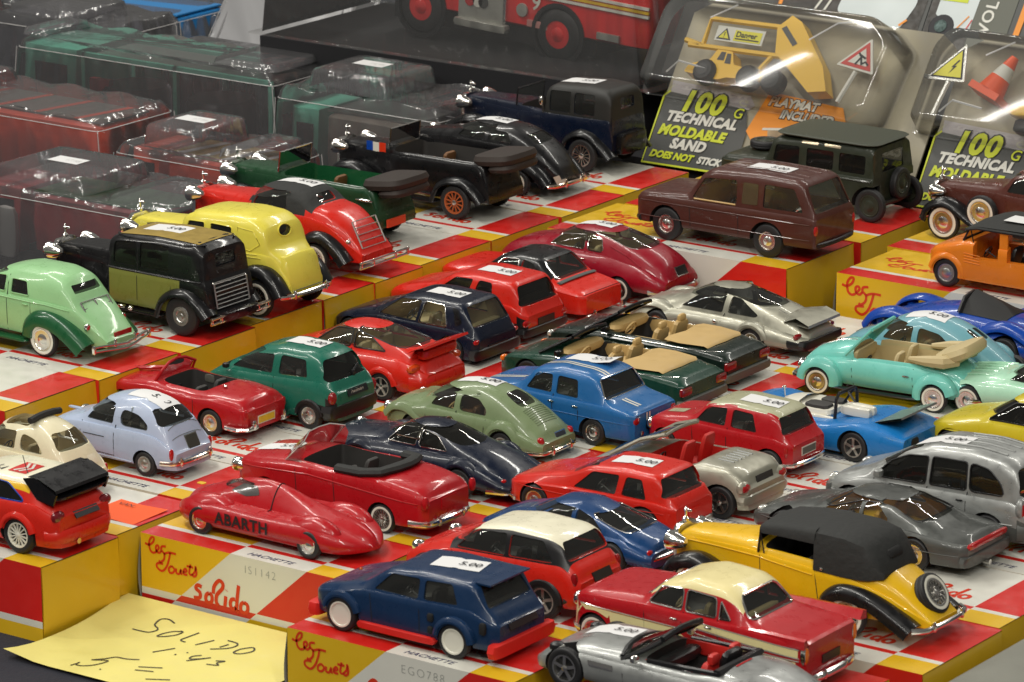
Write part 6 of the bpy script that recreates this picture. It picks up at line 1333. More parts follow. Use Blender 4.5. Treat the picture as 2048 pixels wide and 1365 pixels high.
c = Car('dark olive toy off-roader with spare wheel on its tail door', (1.68, 58.38), T2, OLIVE, 4.3, 7.4, .9,
    [(-9.2, 1.0), (-9.15, 2.3), (-9.0, 2.5), (-6.6, 2.6), (-6.45, 2.65), (-6.1, 3.7), (-5.8, 3.85), (-2, 4.05), (-.1, 4.0), (.15, 3.8), (.2, 1.0)],
    [(-9.2, 2.25), (-8.9, 2.35), (-6.4, 2.35), (.2, 2.35)], .75, low=FLATSIDE, N=9, tum=.08, gk=.98, rr=.12, wheel='hub', rim=OLIVE, plan=[(-9.2, .94), (-9, .98), (-7, 1), (.1, 1), (.2, .97)], prr=.1, inn=DARK, gl=SMOKE)
c.xmid = -2; c.cabin(-6.2, .05, .7); c.window('S', [(-6.0, 2.55), (-5.85, 3.4), (-4.4, 3.45), (-4.4, 2.5)]); c.window('S', [(-3.95, 2.5), (-3.95, 3.45), (-2.3, 3.45), (-2.3, 2.5)]); c.window('S', [(-1.95, 2.5), (-1.95, 3.45), (-.35, 3.45), (-.35, 2.5)])
c.trap('R', 2.55, 3.5, 1.0, .95, r=.08); c.trap('F', 2.8, 3.55, 1.6, 1.55)
g = MB(); g.rbox((-2.9, 0, 4.06), (6.3, 4.0, .16), e=8, nu=22); c.P('roof_panel', g, mat('olive roof', (.040, .046, .028), .6)); g = MB()
for x0 in (-4.3, -2.9): c.patch('roof_light', 'S', [(x0, 3.68), (x0+1.0, 3.68), (x0+1.0, 3.82), (x0, 3.82)], mat('painted warm glint', (.6, .5, .35), .25, .6), .02, r=.03)  # glint along the roof side is put in as pale warm colour
c.wheel((.45, .3, 1.75), 1, .85, .4, 'hub', False, OLIVE, name='spare_wheel', axis='x'); c.trim([[(-9, 2.2), (.1, 2.2)]], .06, OLIVE, 'body_moulding')
o = c.wheel((-7.7, 0, 2.85), 1, .85, .4, 'hub', False, OLIVE, name='spare_wheel'); o.rotation_euler = (radians(90), 0, 0); c.bumper(.4, .9, 2.0, .1, .12, BLACK); c.finish()

c = Car('orange open toy utility car with flat black canvas roof', (17.91, 49.26), T2, ORANGE, 4.0, 6.1, .72,
    [(-7.35, .8), (-7.3, 1.7), (-7.0, 1.95), (-5.6, 2.4), (-5.2, 2.5), (-4, 2.5), (-1, 2.5), (1.4, 2.5), (1.6, 2.3), (1.65, .6)],
    [(-7.35, 1.6), (-6.9, 1.85), (-5.2, 2.35), (1.4, 2.4), (1.65, 2.2)], .5, low=FLATSIDE, N=5, tum=.05, inn=ORANGE, wheel='hub', rim=STEEL)
c.cockpit([(-4.9, -1.6), (1.2, -1.65), (1.2, 1.65), (-4.9, 1.6)], 1.2, .2); c.seats(-3.3, 1.2, BLACK, -.6, h=1.1, dx=-4.4)
for xs in ((-4.75, -3.3), (-2.7, -.9)):
    pass
c.cut.append((lambda m: (m.prism([(-4.6, 1.7), (-4.6, 3), (-3.2, 3), (-3.2, 1.75)], lambda a, b: (a, -2.6, b), lambda a, b: (a, 2.6, b)), m)[1])(MB()))
c.cut.append((lambda m: (m.prism([(-2.7, 1.75), (-2.7, 3), (.9, 3), (.9, 1.8)], lambda a, b: (a, -2.6, b), lambda a, b: (a, 2.6, b)), m)[1])(MB()))
for sg in (-1, 1): g = MB(); g.box((-2.95, sg*1.85, 2.6), (.45, .12, 1.4)); c.P('door_post', g, ORANGE)
g = MB(); g.grid([[(x, y, z-.05*abs(y)) for y in (-1.95, -1, 0, 1, 1.95)] for x, z in ((-5.05, 3.25), (-4.4, 3.42), (-1, 3.5), (1.3, 3.45), (1.4, 3.1))]); g.grid([[(x, y, z-.05*abs(y)-.12) for y in (-1.95, -1, 0, 1, 1.95)] for x, z in ((-5.05, 3.25), (-4.4, 3.4), (-1, 3.48), (1.3, 3.43), (1.35, 3.1))]); g.tube([(-5.05, -1.95, 3.1), (-4.4, -1.95, 3.24), (1.3, -1.95, 3.28)], .08, 5); c.P('canvas_roof', g, SOFT, 60)
g = MB()
for sg in (-1, 1): g.tube([(-5.3, sg*1.7, 2.45), (-4.9, sg*1.75, 3.2)], .05, 5); g.tube([(-4.7, sg*1.75, 2.4), (-4.9, sg*1.75, 3.2)], .03, 5)
g.tube([(-5.3, -1.7, 2.5), (-5.3, 1.7, 2.5)], .05, 5); c.P('windscreen_frame', g, BLACK); g = MB(); g.grid([[(-5.3, -1.65, 2.5), (-5.3, 1.65, 2.5)], [(-4.9, -1.7, 3.2), (-4.9, 1.7, 3.2)]]); c.P('windscreen', g, GLASS)
c.fender(arc(-6.1, .98, 170, -10, 9, .75), 1.6, 2.08, ORANGE, 'wheel_arch', .06, .1); c.trim([[(-5.1, 1.9-.14*k), (-4.2, 1.85-.14*k)] for k in range(4)], .02, ORANGE, 'side_rib'); c.sticker(-1.4, 0, 0, 2.4, 1.2, lift=0) if False else None
g = MB(); g.grid([[(-3.6+.5*i, -.8+.4*j, 3.54-.02*abs(-.8+.4*j)) for i in range(6)] for j in range(4)]); c.P('price_sticker', g, WPAPER); c.finish()
cut_openings()
# ------------------------------------------------------------------ table and boxes
g = MB(); g.box((10, 120, -.5), (500, 520, 1.0))
o = obj('table_cloth', g.mesh('table_cloth', mat('black table cloth', (.012, .013, .022), .85, bump=.5, bscale=400))); tag(o, kind='structure')
g = MB(); g.box((10, 120, -78), (1200, 1200, 1.0))
o = obj('floor', g.mesh('floor', mat('dark hall floor', (.05, .05, .05), .6))); tag(o, kind='structure')

LES = [[(.25, 2.96), (.47, 2.92), (.70, 3.08), (.76, 3.28), (.62, 3.28), (.48, 3.05), (.52, 2.72), (.68, 2.6), (.86, 2.66)],
       [(.86, 2.68), (1.02, 2.86), (.98, 2.98), (.86, 2.92), (.88, 2.72), (1.04, 2.66), (1.16, 2.78)],
       [(1.42, 3.02), (1.2, 2.98), (1.16, 2.82), (1.32, 2.66), (1.3, 2.42), (1.12, 2.26), (1.0, 2.3)],
       [(1.3, 2.66), (1.6, 2.78), (1.98, 2.78)], [(1.66, 2.78), (1.56, 2.4), (1.4, 2.05), (1.16, 1.86), (.9, 1.98), (.92, 2.16), (1.24, 2.2)],
       [(1.72, 2.2), (1.56, 2.05), (1.6, 1.88), (1.78, 1.9), (1.88, 2.06), (1.72, 2.2)], [(1.98, 2.14), (1.98, 1.94), (2.14, 1.92), (2.24, 2.14), (2.24, 1.96), (2.32, 1.94)],
       [(2.36, 2.04), (2.56, 2.12), (2.5, 2.22), (2.38, 2.12), (2.4, 1.96), (2.6, 1.96)], [(2.78, 2.48), (2.7, 2.06), (2.84, 2.0)], [(2.56, 2.36), (2.92, 2.36)],
       [(3.06, 2.46), (3.02, 2.2), (2.86, 2.02)], [(3.08, 2.4), (3.1, 2.08), (2.96, 1.96), (2.84, 2.04)]]
SOL = [[(.62, 1.18), (.40, 1.22), (.30, 1.05), (.52, .9), (.50, .66), (.18, .60)],
       [(1.02, .98), (.86, .86), (.84, .62), (1.0, .52), (1.16, .64), (1.16, .88), (1.02, .98)],
       [(1.24, 1.0), (1.30, 1.35), (1.56, 1.66), (1.76, 1.58), (1.74, 1.34), (1.44, .98), (1.40, .66), (1.52, .5)],
       [(1.92, 1.02), (1.86, .52)], [(1.96, 1.28), (1.97, 1.30)],
       [(2.42, .98), (2.22, .92), (2.16, .66), (2.30, .5), (2.46, .62)], [(2.62, 1.66), (2.52, .9), (2.50, .48), (2.62, .44)],
       [(2.90, .94), (2.74, .82), (2.72, .56), (2.90, .44), (3.08, .58), (3.08, .84), (2.90, .94)]]
def pen_mesh(name, strokes, wd, m, k=4, smooth=True):
    key = ('pen', name)
    if key in TXT: return TXT[key]
    g = MB()
    for st in strokes: ribbon(g, spl(st, k) if smooth and len(st) > 2 else st, wd, lambda a, b: (a, b, 0))
    TXT[key] = g.mesh('lettering', m, 60, False)
    return TXT[key]
def place(o, origin, ux, uy):
    a = Vector(ux).normalized(); b = Vector(uy); b = (b-a*b.dot(a)).normalized(); n = a.cross(b)
    M = Matrix((a, b, n)).transposed().to_4x4(); M.translation = Vector(origin)*U
    o.matrix_local = M
BOXG = 'printed toy car boxes used as display stands'
BXM = {}
def carton_mesh(L, D, H):
    key = (L, D, H)
    if key in BXM: return BXM[key]
    g = MB(); a, b = .446*L, .815*L
    z1, z2 = .19*H, .28*H; s1 = .215*D; s2 = s1+.34
    def fx(t, z): return t+(z-H)*1.13*min(1, L/11.2)
    Y, R, W, K = 0, 1, 2, 3
    def quad(p, m): g.add(p, [(0, 1, 2, 3)], m)
    NX = 4
    def front(za, zb, cols):
        for (l0, l1, r0, r1, m) in [(0, 0, fx(a, za), fx(a, zb), cols[0]), (fx(a, za), fx(a, zb), fx(b, za), fx(b, zb), cols[1]), (fx(b, za), fx(b, zb), L, L, cols[2])]:
            quad([(l0, 0, za), (r0, 0, za), (r1, 0, zb), (l1, 0, zb)], m)
    front(0, z1, (R, W, Y)); front(z1, z2, (W, R, W)); front(z2, H, (Y, W, R))
    def topq(ya, yb, cols):
        for l, r, m in ((0, a, cols[0]), (a, b, cols[1]), (b, L, cols[2])):
            n = 3
            for k in range(n):
                p, q = l+(r-l)*k/n, l+(r-l)*(k+1)/n
                quad([(p, ya, H), (q, ya, H), (q, yb, H), (p, yb, H)], m)
    topq(0, s1, (R, W, Y)); topq(s1, s2, (W, R, W)); topq(s2, D, (Y, W, R))
    quad([(0, D, 0), (0, D, H), (L, D, H), (L, D, 0)], Y)
    quad([(0, 0, 0), (0, D, 0), (L, D, 0), (L, 0, 0)], K)
    quad([(0, 0, 0), (0, 0, H), (0, D, H), (0, D, 0)], K); quad([(L-.12, 0, 0), (L-.12, D, 0), (L-.12, D, H), (L-.12, 0, H)], K)
    BXM[key] = g.mesh('carton', [YPRINT, RPRINT, WPRINT, KRAFT], 35, False)
    return BXM[key]
def flap_mesh(D, H, key):
    if ('f', D, H, key) in BXM: return BXM['f', D, H, key]
    g = MB(); rnd = random.Random(key); b = rnd.uniform(.04, .14); rows = []
    for off in (0, -.05):
        for j in range(7):
            v = j/6; rows.append([(off+b*sin(pi*v)*.8+.04*sin(pi*u), .04+(D-.08)*u, .02+(H-.07)*v) for u in (0, .25, .5, .75, 1)])
    g.grid(rows[:7]); g.grid(rows[7:]); n = 5
    me = g.mesh('end_flap', YPRINT, 50, False)
    BXM['f', D, H, key] = me
    return me
NB = [0]
GEN = 'plain'
USED = {}
def under(x0, y0, L, D, z):
    best = None
    for r in TOYS:
        p = r.location/U
        if (p.z > 5) != (z > 5): continue
        d = abs(p.x-2.5-(x0+L/2))*.5+abs(p.y-(y0+D/2))
        if best is None or d < best[0]: best = (d, r['label'])
    lab = ' '.join(best[1].split()[:8])
    while lab.split()[-1] in ('with', 'a', 'an', 'and', 'the', 'of', 'on', 'its', 'in', 'beside', 'behind', 'at', 'just', 'half'): lab = ' '.join(lab.split()[:-1])
    USED[lab] = USED.get(lab, 0)+1
    return ['printed box beneath the ', 'printed box next to that beneath the ', 'third printed box near the ', 'fourth printed box near the ', 'fifth printed box near the '][min(4, USED[lab]-1)]+lab
def toy_box(x0, y0, z0, L, D, H, label, front=True, stamp=None, rot=None, group=BOXG, left=False, tops=True):
    NB[0] += 1; rnd = random.Random(NB[0])
    r = rot if rot is not None else rnd.uniform(-.5, .5)
    if label == GEN: label = under(x0, y0, L, D, z0+H)
    t = thing('toy_box', label, 'cardboard box', (x0, y0, z0), radians(r), group)
    obj('carton', carton_mesh(L, D, H), t)
    obj('end_flap', flap_mesh(D, H, NB[0] % 4), t, (L+.0, 0, 0))
    if left:
        g = MB(); g.grid([[(-.03-.3*sin(pi*min(1, v))*(.4+.6*v), .05+(D-.1)*u, .05+(H-.1)*(1-v)) for u in (0, .5, 1)] for v in [k/6 for k in range(7)]]); part('end_flap', g, KRAFT, t, 60)
    a, b = .446*L, .815*L; s1 = .215*D; k = L/11.2
    me = text_mesh('HACHETTE', .46, NAVYINK, .3, .004, 1.05)
    if tops:
        o = obj('lettering', me, t); place(o, (a+.62, s1*.28, H+.012), (1, 0, 0), (0, 1, 0))
        o = obj('lettering', pen_mesh('les', LES, .105, REDINK), t); place(o, (.25, s1+.34-1.25, H+.012), (1, 0, 0), (0, 1, 0)); o.scale = (k, 1.1*D/5.3, 1)
        o = obj('lettering', pen_mesh('sol', SOL, .18, REDINK), t); place(o, (a+.35, s1+.5, H+.012), (1, 0, 0), (0, 1, 0))
    if front:
        o = obj('lettering', pen_mesh('les', LES, .105, REDINK), t); place(o, (.0, -.012, 0), (1, 0, 0), (0, 0, 1)); o.scale = (k, H/3.4, 1)
        o = obj('lettering', pen_mesh('sol', SOL, .18, REDINK), t); place(o, (2.75*k, -.014, .42), (1, 0, 0), (0, 0, 1)); o.scale = (k*1.02, .98, 1)
        if stamp: o = obj('stamp', text_mesh(stamp, .52, GREYINK, 0, -.012, 1.25), t); place(o, (a+.75, -.012, H-.72), (1, 0, 0), (0, 0, 1))
    return t
# lower tier
toy_box(-11.55, -6.07, 0, 11.2, 5.02, 3.4, 'red and yellow box under the rally hatchback at lower left', True, rot=0)
toy_box(-11.8, -.98, 0, 11.2, 5.3, 3.4, 'printed box directly behind the rally hatchback, orange slip on top', False, rot=.3)
toy_box(-11.97, 4.62, 0, 11.2, 5.2, 3.4, 'printed box under the pale sky blue saloon', False, rot=0)
for k in range(7): toy_box(-11.9+.25*sin(k*2), 9.95+5.25*k, 0, 11.2, 5.2, 3.4, GEN, False)
toy_box(0, 0, 0, 11.2, 5.2, 3.4, 'printed box with a grey stamped number under the crimson record car', True, 'IS1142', 0, left=True)
for k in range(8): toy_box(.1+.3*sin(k*1.7), 5.3+5.3*k, 0, 11.2, 5.2, 3.4, GEN, False)
toy_box(12.75, -5.9, 0, 11.2, 5.2, 3.4, 'printed box under the boxy navy hatchback at the front', True, 'EGO788', 0, left=True)
for k in range(9): toy_box(12.35+.3*sin(k*2.3), -.6+5.35*k, 0, 11.2, 5.25, 3.4, GEN, False)
toy_box(24.3, -3.2, 0, 11.4, 6.2, 3.4, 'printed box under the silver roadster at the bottom edge', True)
toy_box(25.1, 4.2, 0, 11.4, 6.4, 3.4, 'printed box under the red and cream saloon', False, rot=0)
for k in range(6): toy_box(24.9+.1*sin(k), 10.7+6.5*k, 0, 11.4, 6.4, 3.4, 'printed box under the yellow drophead' if k == 0 else GEN, False, rot=0)
# boxes of the upper tier, standing on black blocks
RISER = mat('black riser cloth', (.006, .006, .008), .8)
def riser(x0, x1, y0, y1, z1, lb, z0=0):
    g = MB(); g.box(((x0+x1)/2, (y0+y1)/2, (z0+z1)/2), (x1-x0, y1-y0, z1-z0)); o = obj('display_riser', g.mesh('display_riser', RISER)); tag(o, lb, 'display riser')
riser(-24.6, -12.8, 5.4, 62.4, 1.99, 'long low black block under the left stack of boxes')
riser(-11.6, 3.0, 47.8, 62.6, .99, 'low black block under the large boxes of the brown off-roader')
riser(5.9, 20.3, 48.8, 62.6, .99, 'low black block under the large boxes of the orange car')
Y2 = [5.17, 11.59, 17.36, 23.1, 28.9, 33.15, 37.25, 43.51, 49.72, 55.92, 62.55]
LB2 = ['red sports car at the left edge', 'pale green saloon', 'black and gold limousine', 'lemon yellow limousine', 'red pre-war coupe', 'gap beside the red pre-war coupe', 'green open tourer', 'black open staff car', 'black pre-war saloon', 'navy pre-war limousine']
for i, y in enumerate(Y2[:-1]):
    toy_box(-24.75+[0, .2, .35, -.05, .0, .1, -.15, -.1, .0, -.1][i], y, 2.0, 12.3, Y2[i+1]-y-.06, 3.4, 'printed box in the left stack under the '+LB2[i], i == 0)
toy_box(-11.77, 47.51, 1.0, 15.0, 6.7, 4.4, 'large printed box under the brown off-roader', True, '53', 0)
toy_box(-11.45, 54.43, 1.0, 15.0, 8.2, 4.4, 'large printed box under the dark olive off-roader', True, None, 0)
toy_box(5.66, 48.49, 1.0, 15.0, 5.9, 4.4, 'large printed box under the orange utility car', True, None, 0, left=True)
toy_box(5.02, 54.64, 1.0, 15.0, 8.0, 4.4, 'large printed box under the brown pre-war car', True, None, 0, left=True)
# orange slip
g = MB(); g.grid([[(-3.6+u, .55+v, 3.43+.03*sin(u*2+v)) for u in (0, 1.2, 2.4, 2.7)] for v in (0, 1.2, 2.4)])
o = obj('orange_slip', g.mesh('orange_slip', mat('fluorescent orange paper', (.85, .10, .01), .6), 60)); tag(o, 'bright orange paper slip lying on the box behind the rally hatchback', 'paper slip')
t = obj('slip_lettering', text_mesh('VAN', .42, INK, .1), o); place(t, (-3.3, 2.3, 3.485), (1, 0, 0), (0, 1, 0))
# grey board at bottom right
g = MB(); g.box((41.2, 6.5, 2.6), (8.4, 12, .5)); o = obj('grey_board', g.mesh('grey_board', mat('grey board', (.20, .20, .17), .6, var=.1))); tag(o, 'plain grey board at the lower right corner beside the boxes', 'board')
g = MB(); g.box((41.2, 6.5, 1.17), (7.6, 11, 2.33)); o = obj('board_support', g.mesh('board_support', BLACK)); tag(o, 'black block under the grey board at the lower right', 'block')

# ------------------------------------------------------------------ handwritten sheet
def sz(x, y):
    v = max(0, min(1, (y+8.3)/8.1)); u = (x+.6)/11.8
    return .12+.45*v*v+.30*max(0, 1-u*6)*max(0, 1-v*4)**2+.05*sin(u*3)*(1-v)+.35*max(0, 1-u*9)*sin(pi*v)
g = MB(); rows = []
for j in range(13):
    v = j/12; y = -8.35+8.1*v; row = []
    for i in range(15):
        u = i/14; x = (-.55+.55*sin(pi*min(1, v*1.05))**1.0*(1-u)*1.0)+u*(11.7); row.append((x, y, sz(x, y)))
    rows.append(row)
g.grid(rows); sheet = obj('handwritten_sheet', g.mesh('handwritten_sheet', mat('yellow note paper', (.74, .66, .20), .65, bump=.15, bscale=40, var=.03), 60)); tag(sheet, 'pale yellow paper sheet with handwritten black writing in front of the boxes', 'paper sheet')
HAND = [[(3.35, -1.82), (2.85, -1.61), (2.53, -1.78), (2.68, -2.34), (3.03, -2.57), (3.15, -2.79), (2.99, -3.1), (2.6, -3.17), (2.14, -3.17)],
[(4.18, -2.35), (3.87, -2.52), (3.64, -2.87), (3.58, -3.26), (3.87, -3.14), (4.2, -2.77), (4.26, -2.38), (4.09, -2.33)],
[(4.92, -2.08), (4.81, -2.57), (4.72, -3.04), (4.91, -3.15), (5.05, -3.14)], [(6.0, -2.39), (5.6, -3.18)],
[(6.5, -2.12), (7.04, -2.16), (7.19, -2.42), (7.0, -2.81), (6.43, -3.21)], [(6.81, -2.43), (6.66, -2.86)],
[(7.88, -2.18), (7.56, -2.57), (7.53, -3.0), (7.87, -2.95), (8.15, -2.51), (8.04, -2.23), (7.88, -2.18)],
[(5.11, -3.9), (4.56, -4.73)], [(5.56, -4.48), (5.55, -4.37)], [(5.86, -4.05), (5.87, -3.97)],
[(6.56, -3.92), (6.3, -4.22), (6.38, -4.47), (6.72, -4.27), (7.06, -3.92), (6.39, -4.72)], [(7.45, -4.08), (7.81, -3.91), (7.64, -4.23), (7.84, -4.4), (7.34, -4.56)],
[(2.67, -7.78), (2.75, -7.43)], [(2.74, -7.27), (2.8, -7.57), (3.11, -7.55), (3.46, -7.2), (3.64, -6.67), (3.55, -6.49), (2.97, -6.79)], [(2.97, -6.79), (3.37, -6.36), (3.63, -5.99), (4.14, -5.91), (4.65, -5.68)],
[(4.01, -7.49), (4.01, -7.39)], [(5.14, -6.33), (6.07, -5.88)], [(5.25, -6.69), (6.03, -6.41)], [(6.3, -7.25), (7.2, -6.75)]]
for i, st in enumerate(HAND):
    g = MB(); ribbon(g, spl(st, 5) if len(st) > 2 else dens(st, .2), .075, lambda a, b: (a, b, sz(a, b)+.03)); part('handwriting', g, mat('pen ink', (.03, .03, .02), .5), sheet)

# ------------------------------------------------------------------ clear packs on the right
CLEAR = glass('clear blister plastic', (.97, .97, .96), .93, .08, .6)
SHELL = glass('hazy blister plastic', (.95, .94, .97), .885, .12, .6)
LIME = mat('lime print', (.56, .62, .012), .45); ORP = mat('orange print', (.80, .27, .008), .45); DGREY = mat('dark grey print', (.050, .052, .048), .45)
SCENE = mat('sandy printed card', (.30, .27, .19), .5, var=.5, vscale=18)
YPL = mat('yellow plastic', (.80, .47, .008), .35, coat=.3)
SIGNY = mat('sign yellow', (.72, .66, .01), .4)
def PM(x0): return Matrix.Translation(Vector((x0, 64.95, 5.2))*U) @ Matrix.Rotation(radians(56), 4, 'X') @ Matrix.Scale(1.026, 4)
def flat(g, pts, n, mi=0): g.poly(pts, lambda a, b: (a, b, n), mi)
def sand_pack(x0, label, kind):
    t = thing('toy_pack', label, 'toy pack', (x0, 64.95, 5.2)); t.rotation_euler = (radians(56), 0, 0); t.scale = (1.026,)*3
    def P(name, g, m, ang=35): return part(name, g, m, t, ang)
    def tx(s, size, u, v, m, sh=.22, bo=.02, n=.16, du=.0, sp=1.0):
        o = obj('lettering', text_mesh(s, size, m, sh, bo, sp), t); o.location = Vector((u, v, n))*U; return o
    g = MB(); g.prism([(0, -.2), (17.0, -.2), (17.0, 8.8), (16, 9.6), (1, 9.6), (.0, 8.9)], lambda a, b: (a, b, -.1), lambda a, b: (a, b, 0)); P('backing_card', g, SCENE)
    g = MB(); flat(g, rpoly([(.05, -.3), (6.0, -.3), (5.95, 2.3), (5.5, 3.6), (.3, 4.0), (.1, 3.6)], .15, 3, True), .10); P('text_panel', g, DGREY)
    g = MB(); ribbon(g, [(6.0, -.3), (.0, -.34), (-.02, 3.7), (.3, 4.05)], .12, lambda a, b: (a, b, .12)); P('panel_border', g, LIME)
    g = MB(); flat(g, [(.3, 3.9), (5.6, 3.6), (5.9, 3.9), (5.4, 4.45), (.2, 4.7)], .06); P('panel_band', g, mat('pale grey print', (.40, .37, .38), .5))
    tx('100', 1.72, 1.2, 3.0, INK, .18, .17, .14, 0, 1.12); tx('100', 1.72, 1.2, 3.0, LIME, .18, .075, .17, 0, 1.12); tx('G', .85, 4.75, 3.0, INK, .18, .06, .14); tx('G', .85, 4.75, 3.0, LIME, .18, .012, .17)
    tx('TECHNICAL', .80, .6, 2.3, WPRINT, .22, .045, .16, 0, 1.08); tx('MOLDABLE', .82, .4, 1.45, LIME, .22, .045, .16, 0, 1.06); tx('SAND', .82, 1.45, .72, WPRINT, .22, .045, .16, 0, 1.08); tx('DOES NOT', .56, .35, .05, LIME, .25, .03); tx('STICK', .56, 3.5, .05, WPRINT, .25, .03)
    g = MB(); flat(g, [(5.9, 2.35), (6.55, 4.7), (7.0, 4.8), (11.4, 4.5), (11.9, 3.6), (12.5, 1.0), (8.0, .3)], .13); P('side_panel', g, ORP)
    tx('PLAYMAT', .72, 6.75, 4.05, INK, .2, .075, .15); tx('PLAYMAT', .72, 6.75, 4.05, WPRINT, .2, .03, .17); tx('INCLUDED', .68, 7.7, 3.4, INK, .2, .075, .15); tx('INCLUDED', .68, 7.7, 3.4, WPRINT, .2, .03, .17)
    g = MB(); flat(g, [(7.2, 2.7), (11.8, 3.2), (12.4, 1.0), (8.0, .3)], .15); P('play_picture', g, mat('play mat picture', (.45, .33, .2), .5, var=.6, vscale=60)); g = MB(); ribbon(g, [(6.9, 2.6), (11.9, 3.25)], .14, lambda a, b: (a, b, .16)); P('picture_border', g, WPRINT)
    out = rpoly([(-1.3, 3.7), (-1.2, 8.4), (-.5, 9.5), (13, 9.5), (14.6, 8.2), (14.2, 3.6)], .5, 4, True)
    cx, cy = 7, 6.4; g = MB()
    rows = [[(cx+(a-cx)*s_, cy+(b-cy)*s_, n) for a, b in out] for s_, n in ((1.03, .18), (1.0, .2), (.985, .5), (.95, 1.9), (.93, 2.1), (.88, 2.2))]
    g.grid(rows, 0, True, False, True); P('blister_shell', g, CLEAR, 50)
    g = MB(); g.tube([(2.6, 7.9, 2.2), (4.0, 8.9, 2.1)], .05, 4); g.tube([(9.2, 7.4, 2.2), (10.6, 8.6, 2.15), (11.2, 9.0, 1.6)], .05, 4); g.tube([(.6, 4.6, 1.6), (1.4, 5.2, 2.0), (3.2, 5.0, 1.9)], .06, 4); P('blister_crease', g, WPAPER)
    def sign(pts, m1, m2, post, mark):
        s_ = thing('toy_road_sign', 'small red bordered triangular toy road works sign in the left clear pack' if mark == 'man' else 'small yellow triangular toy lightning sign in the right clear pack', 'toy sign', (0, 0, 0)); s_.parent = None
        s_.matrix_world = PM(x0)
        c0 = (sum(p[0] for p in pts)/3, sum(p[1] for p in pts)/3)
        sc = lambda k: [(c0[0]+(p[0]-c0[0])*k, c0[1]+(p[1]-c0[1])*k) for p in pts]
        g = MB(); g.prism(rpoly(sc(1.22), .12, 3, True), lambda a, b: (a, b, 1.0), lambda a, b: (a, b, 1.1)); part('sign_plate', g, WPRINT, s_)
        g = MB(); flat(g, sc(1.0), 1.12); part('sign_border', g, m1, s_)
        g = MB(); flat(g, sc(.62 if mark == 'man' else .86), 1.14); part('sign_face', g, m2, s_)
        g = MB()
        if mark == 'man':
            for st in ([(-.25, .35), (-.05, .1), (-.3, -.35)], [(-.05, .1), (.1, -.35)], [(-.2, .25), (.25, .05)], [(.05, -.32), (.3, -.15), (.5, -.32)]): ribbon(g, [(c0[0]+.1+a, c0[1]+b) for a, b in st], .12, lambda a, b: (a, b, 1.16))
        else:
            flat(g, [(c0[0]+a, c0[1]+b) for a, b in ((.28, .5), (-.05, .02), (.08, .04), (-.12, -.38), (.26, .14), (.12, .12), (.36, .46))], 1.16)
        part('sign_symbol', g, INK, s_)
        g = MB(); g.tube([(*post[0], .95), (*post[1], .95)], .14, 6); part('sign_post', g, WPRINT, s_)
    if kind == 0:
        sign([(10.9, 6.7), (12.3, 8.15), (12.9, 6.45)], mat('sign red', (.55, .02, .012), .4), WPRINT, ((11.9, 6.4), (11.4, 4.5)), 'man')
        d = thing('toy_dump_truck', 'yellow toy dump truck with raised bed inside the clear pack', 'toy truck', (0, 0, 0)); d.matrix_world = PM(x0)
        g = MB()
        fr = [(2.2, 6.5), (2.2, 8.15), (7.4, 8.2)]; g.tube([(*p, 1.4) for p in fr], .17, 6); g.tube([(1.3, 6.45, 1.4), (7.3, 6.5, 1.4)], .17, 6); g.tube([(2.0, 6.5, 1.4), (1.0, 6.7, 1.4)], .17, 6); g.tube([(6.8, 6.5, 1.4), (6.2, 5.6, 1.3)], .15, 6); part('frame_rail', g, YPL, d)
        g = MB(); g.prism([(2.9, 7.75), (6.0, 7.75), (6.0, 6.85), (2.9, 6.85)], lambda a, b: (a, b, 1.5), lambda a, b: (a, b, 1.6)); pl = part('warning_plate', g, WPRINT, d)
        g = MB(); flat(g, [(4.1, 7.6), (5.85, 7.6), (5.85, 6.95), (4.1, 6.95)], 1.62); part('warning_panel', g, SIGNY, pl)
        o = obj('lettering', text_mesh('Danger', .46, INK, 0, .01), pl); o.location = Vector((4.2, 7.2, 1.64))*U
        g = MB(); ribbon(g, [(4.2, 7.08), (5.75, 7.08)], .07, lambda a, b: (a, b, 1.64)); part('small_print', g, INK, pl)
        g = MB(); flat(g, [(3.0, 6.95), (3.95, 6.95), (3.5, 7.65)], 1.62); part('warning_triangle', g, INK, pl); g = MB(); flat(g, [(3.14, 7.02), (3.81, 7.02), (3.49, 7.5)], 1.64); part('warning_triangle_face', g, SIGNY, pl)
        g = MB(); ribbon(g, [(3.49, 7.38), (3.48, 7.16)], .05, lambda a, b: (a, b, 1.66)); ribbon(g, [(3.48, 7.1), (3.48, 7.06)], .05, lambda a, b: (a, b, 1.66)); part('warning_mark', g, INK, pl)
        g = MB(); g.prism(rpoly([(1.6, 4.8), (1.8, 5.3), (3.0, 5.7), (3.3, 6.4), (4.3, 6.35), (4.6, 5.6), (7.4, 5.3), (7.4, 4.9), (4.4, 4.8), (3.9, 4.6)], .12, 2, True), lambda a, b: (a, b, .5), lambda a, b: (a, b, 1.5)); part('cab', g, YPL, d)
        g = MB(); flat(g, [(3.45, 5.75), (3.6, 6.25), (3.9, 6.25), (3.9, 5.75)], 1.52); part('cab_window', g, BLACK, d); g = MB(); flat(g, [(4.0, 5.6), (4.0, 6.2), (4.25, 6.2), (4.4, 5.6)], 1.52); part('cab_window', g, BLACK, d)
        g = MB(); g.prism([(6.6, 8.1), (7.3, 8.9), (8.0, 8.6), (10.2, 6.2), (10.9, 4.8), (9.8, 4.6), (7.0, 6.6)], lambda a, b: (a, b, .6), lambda a, b: (a, b, 1.6)); bd = part('tipping_bed', g, YPL, d)
        g = MB(); flat(g, [(6.9, 8.05), (7.15, 8.25), (8.2, 7.3), (7.95, 7.1)], 1.62); part('bed_decal', g, DGREY, bd)
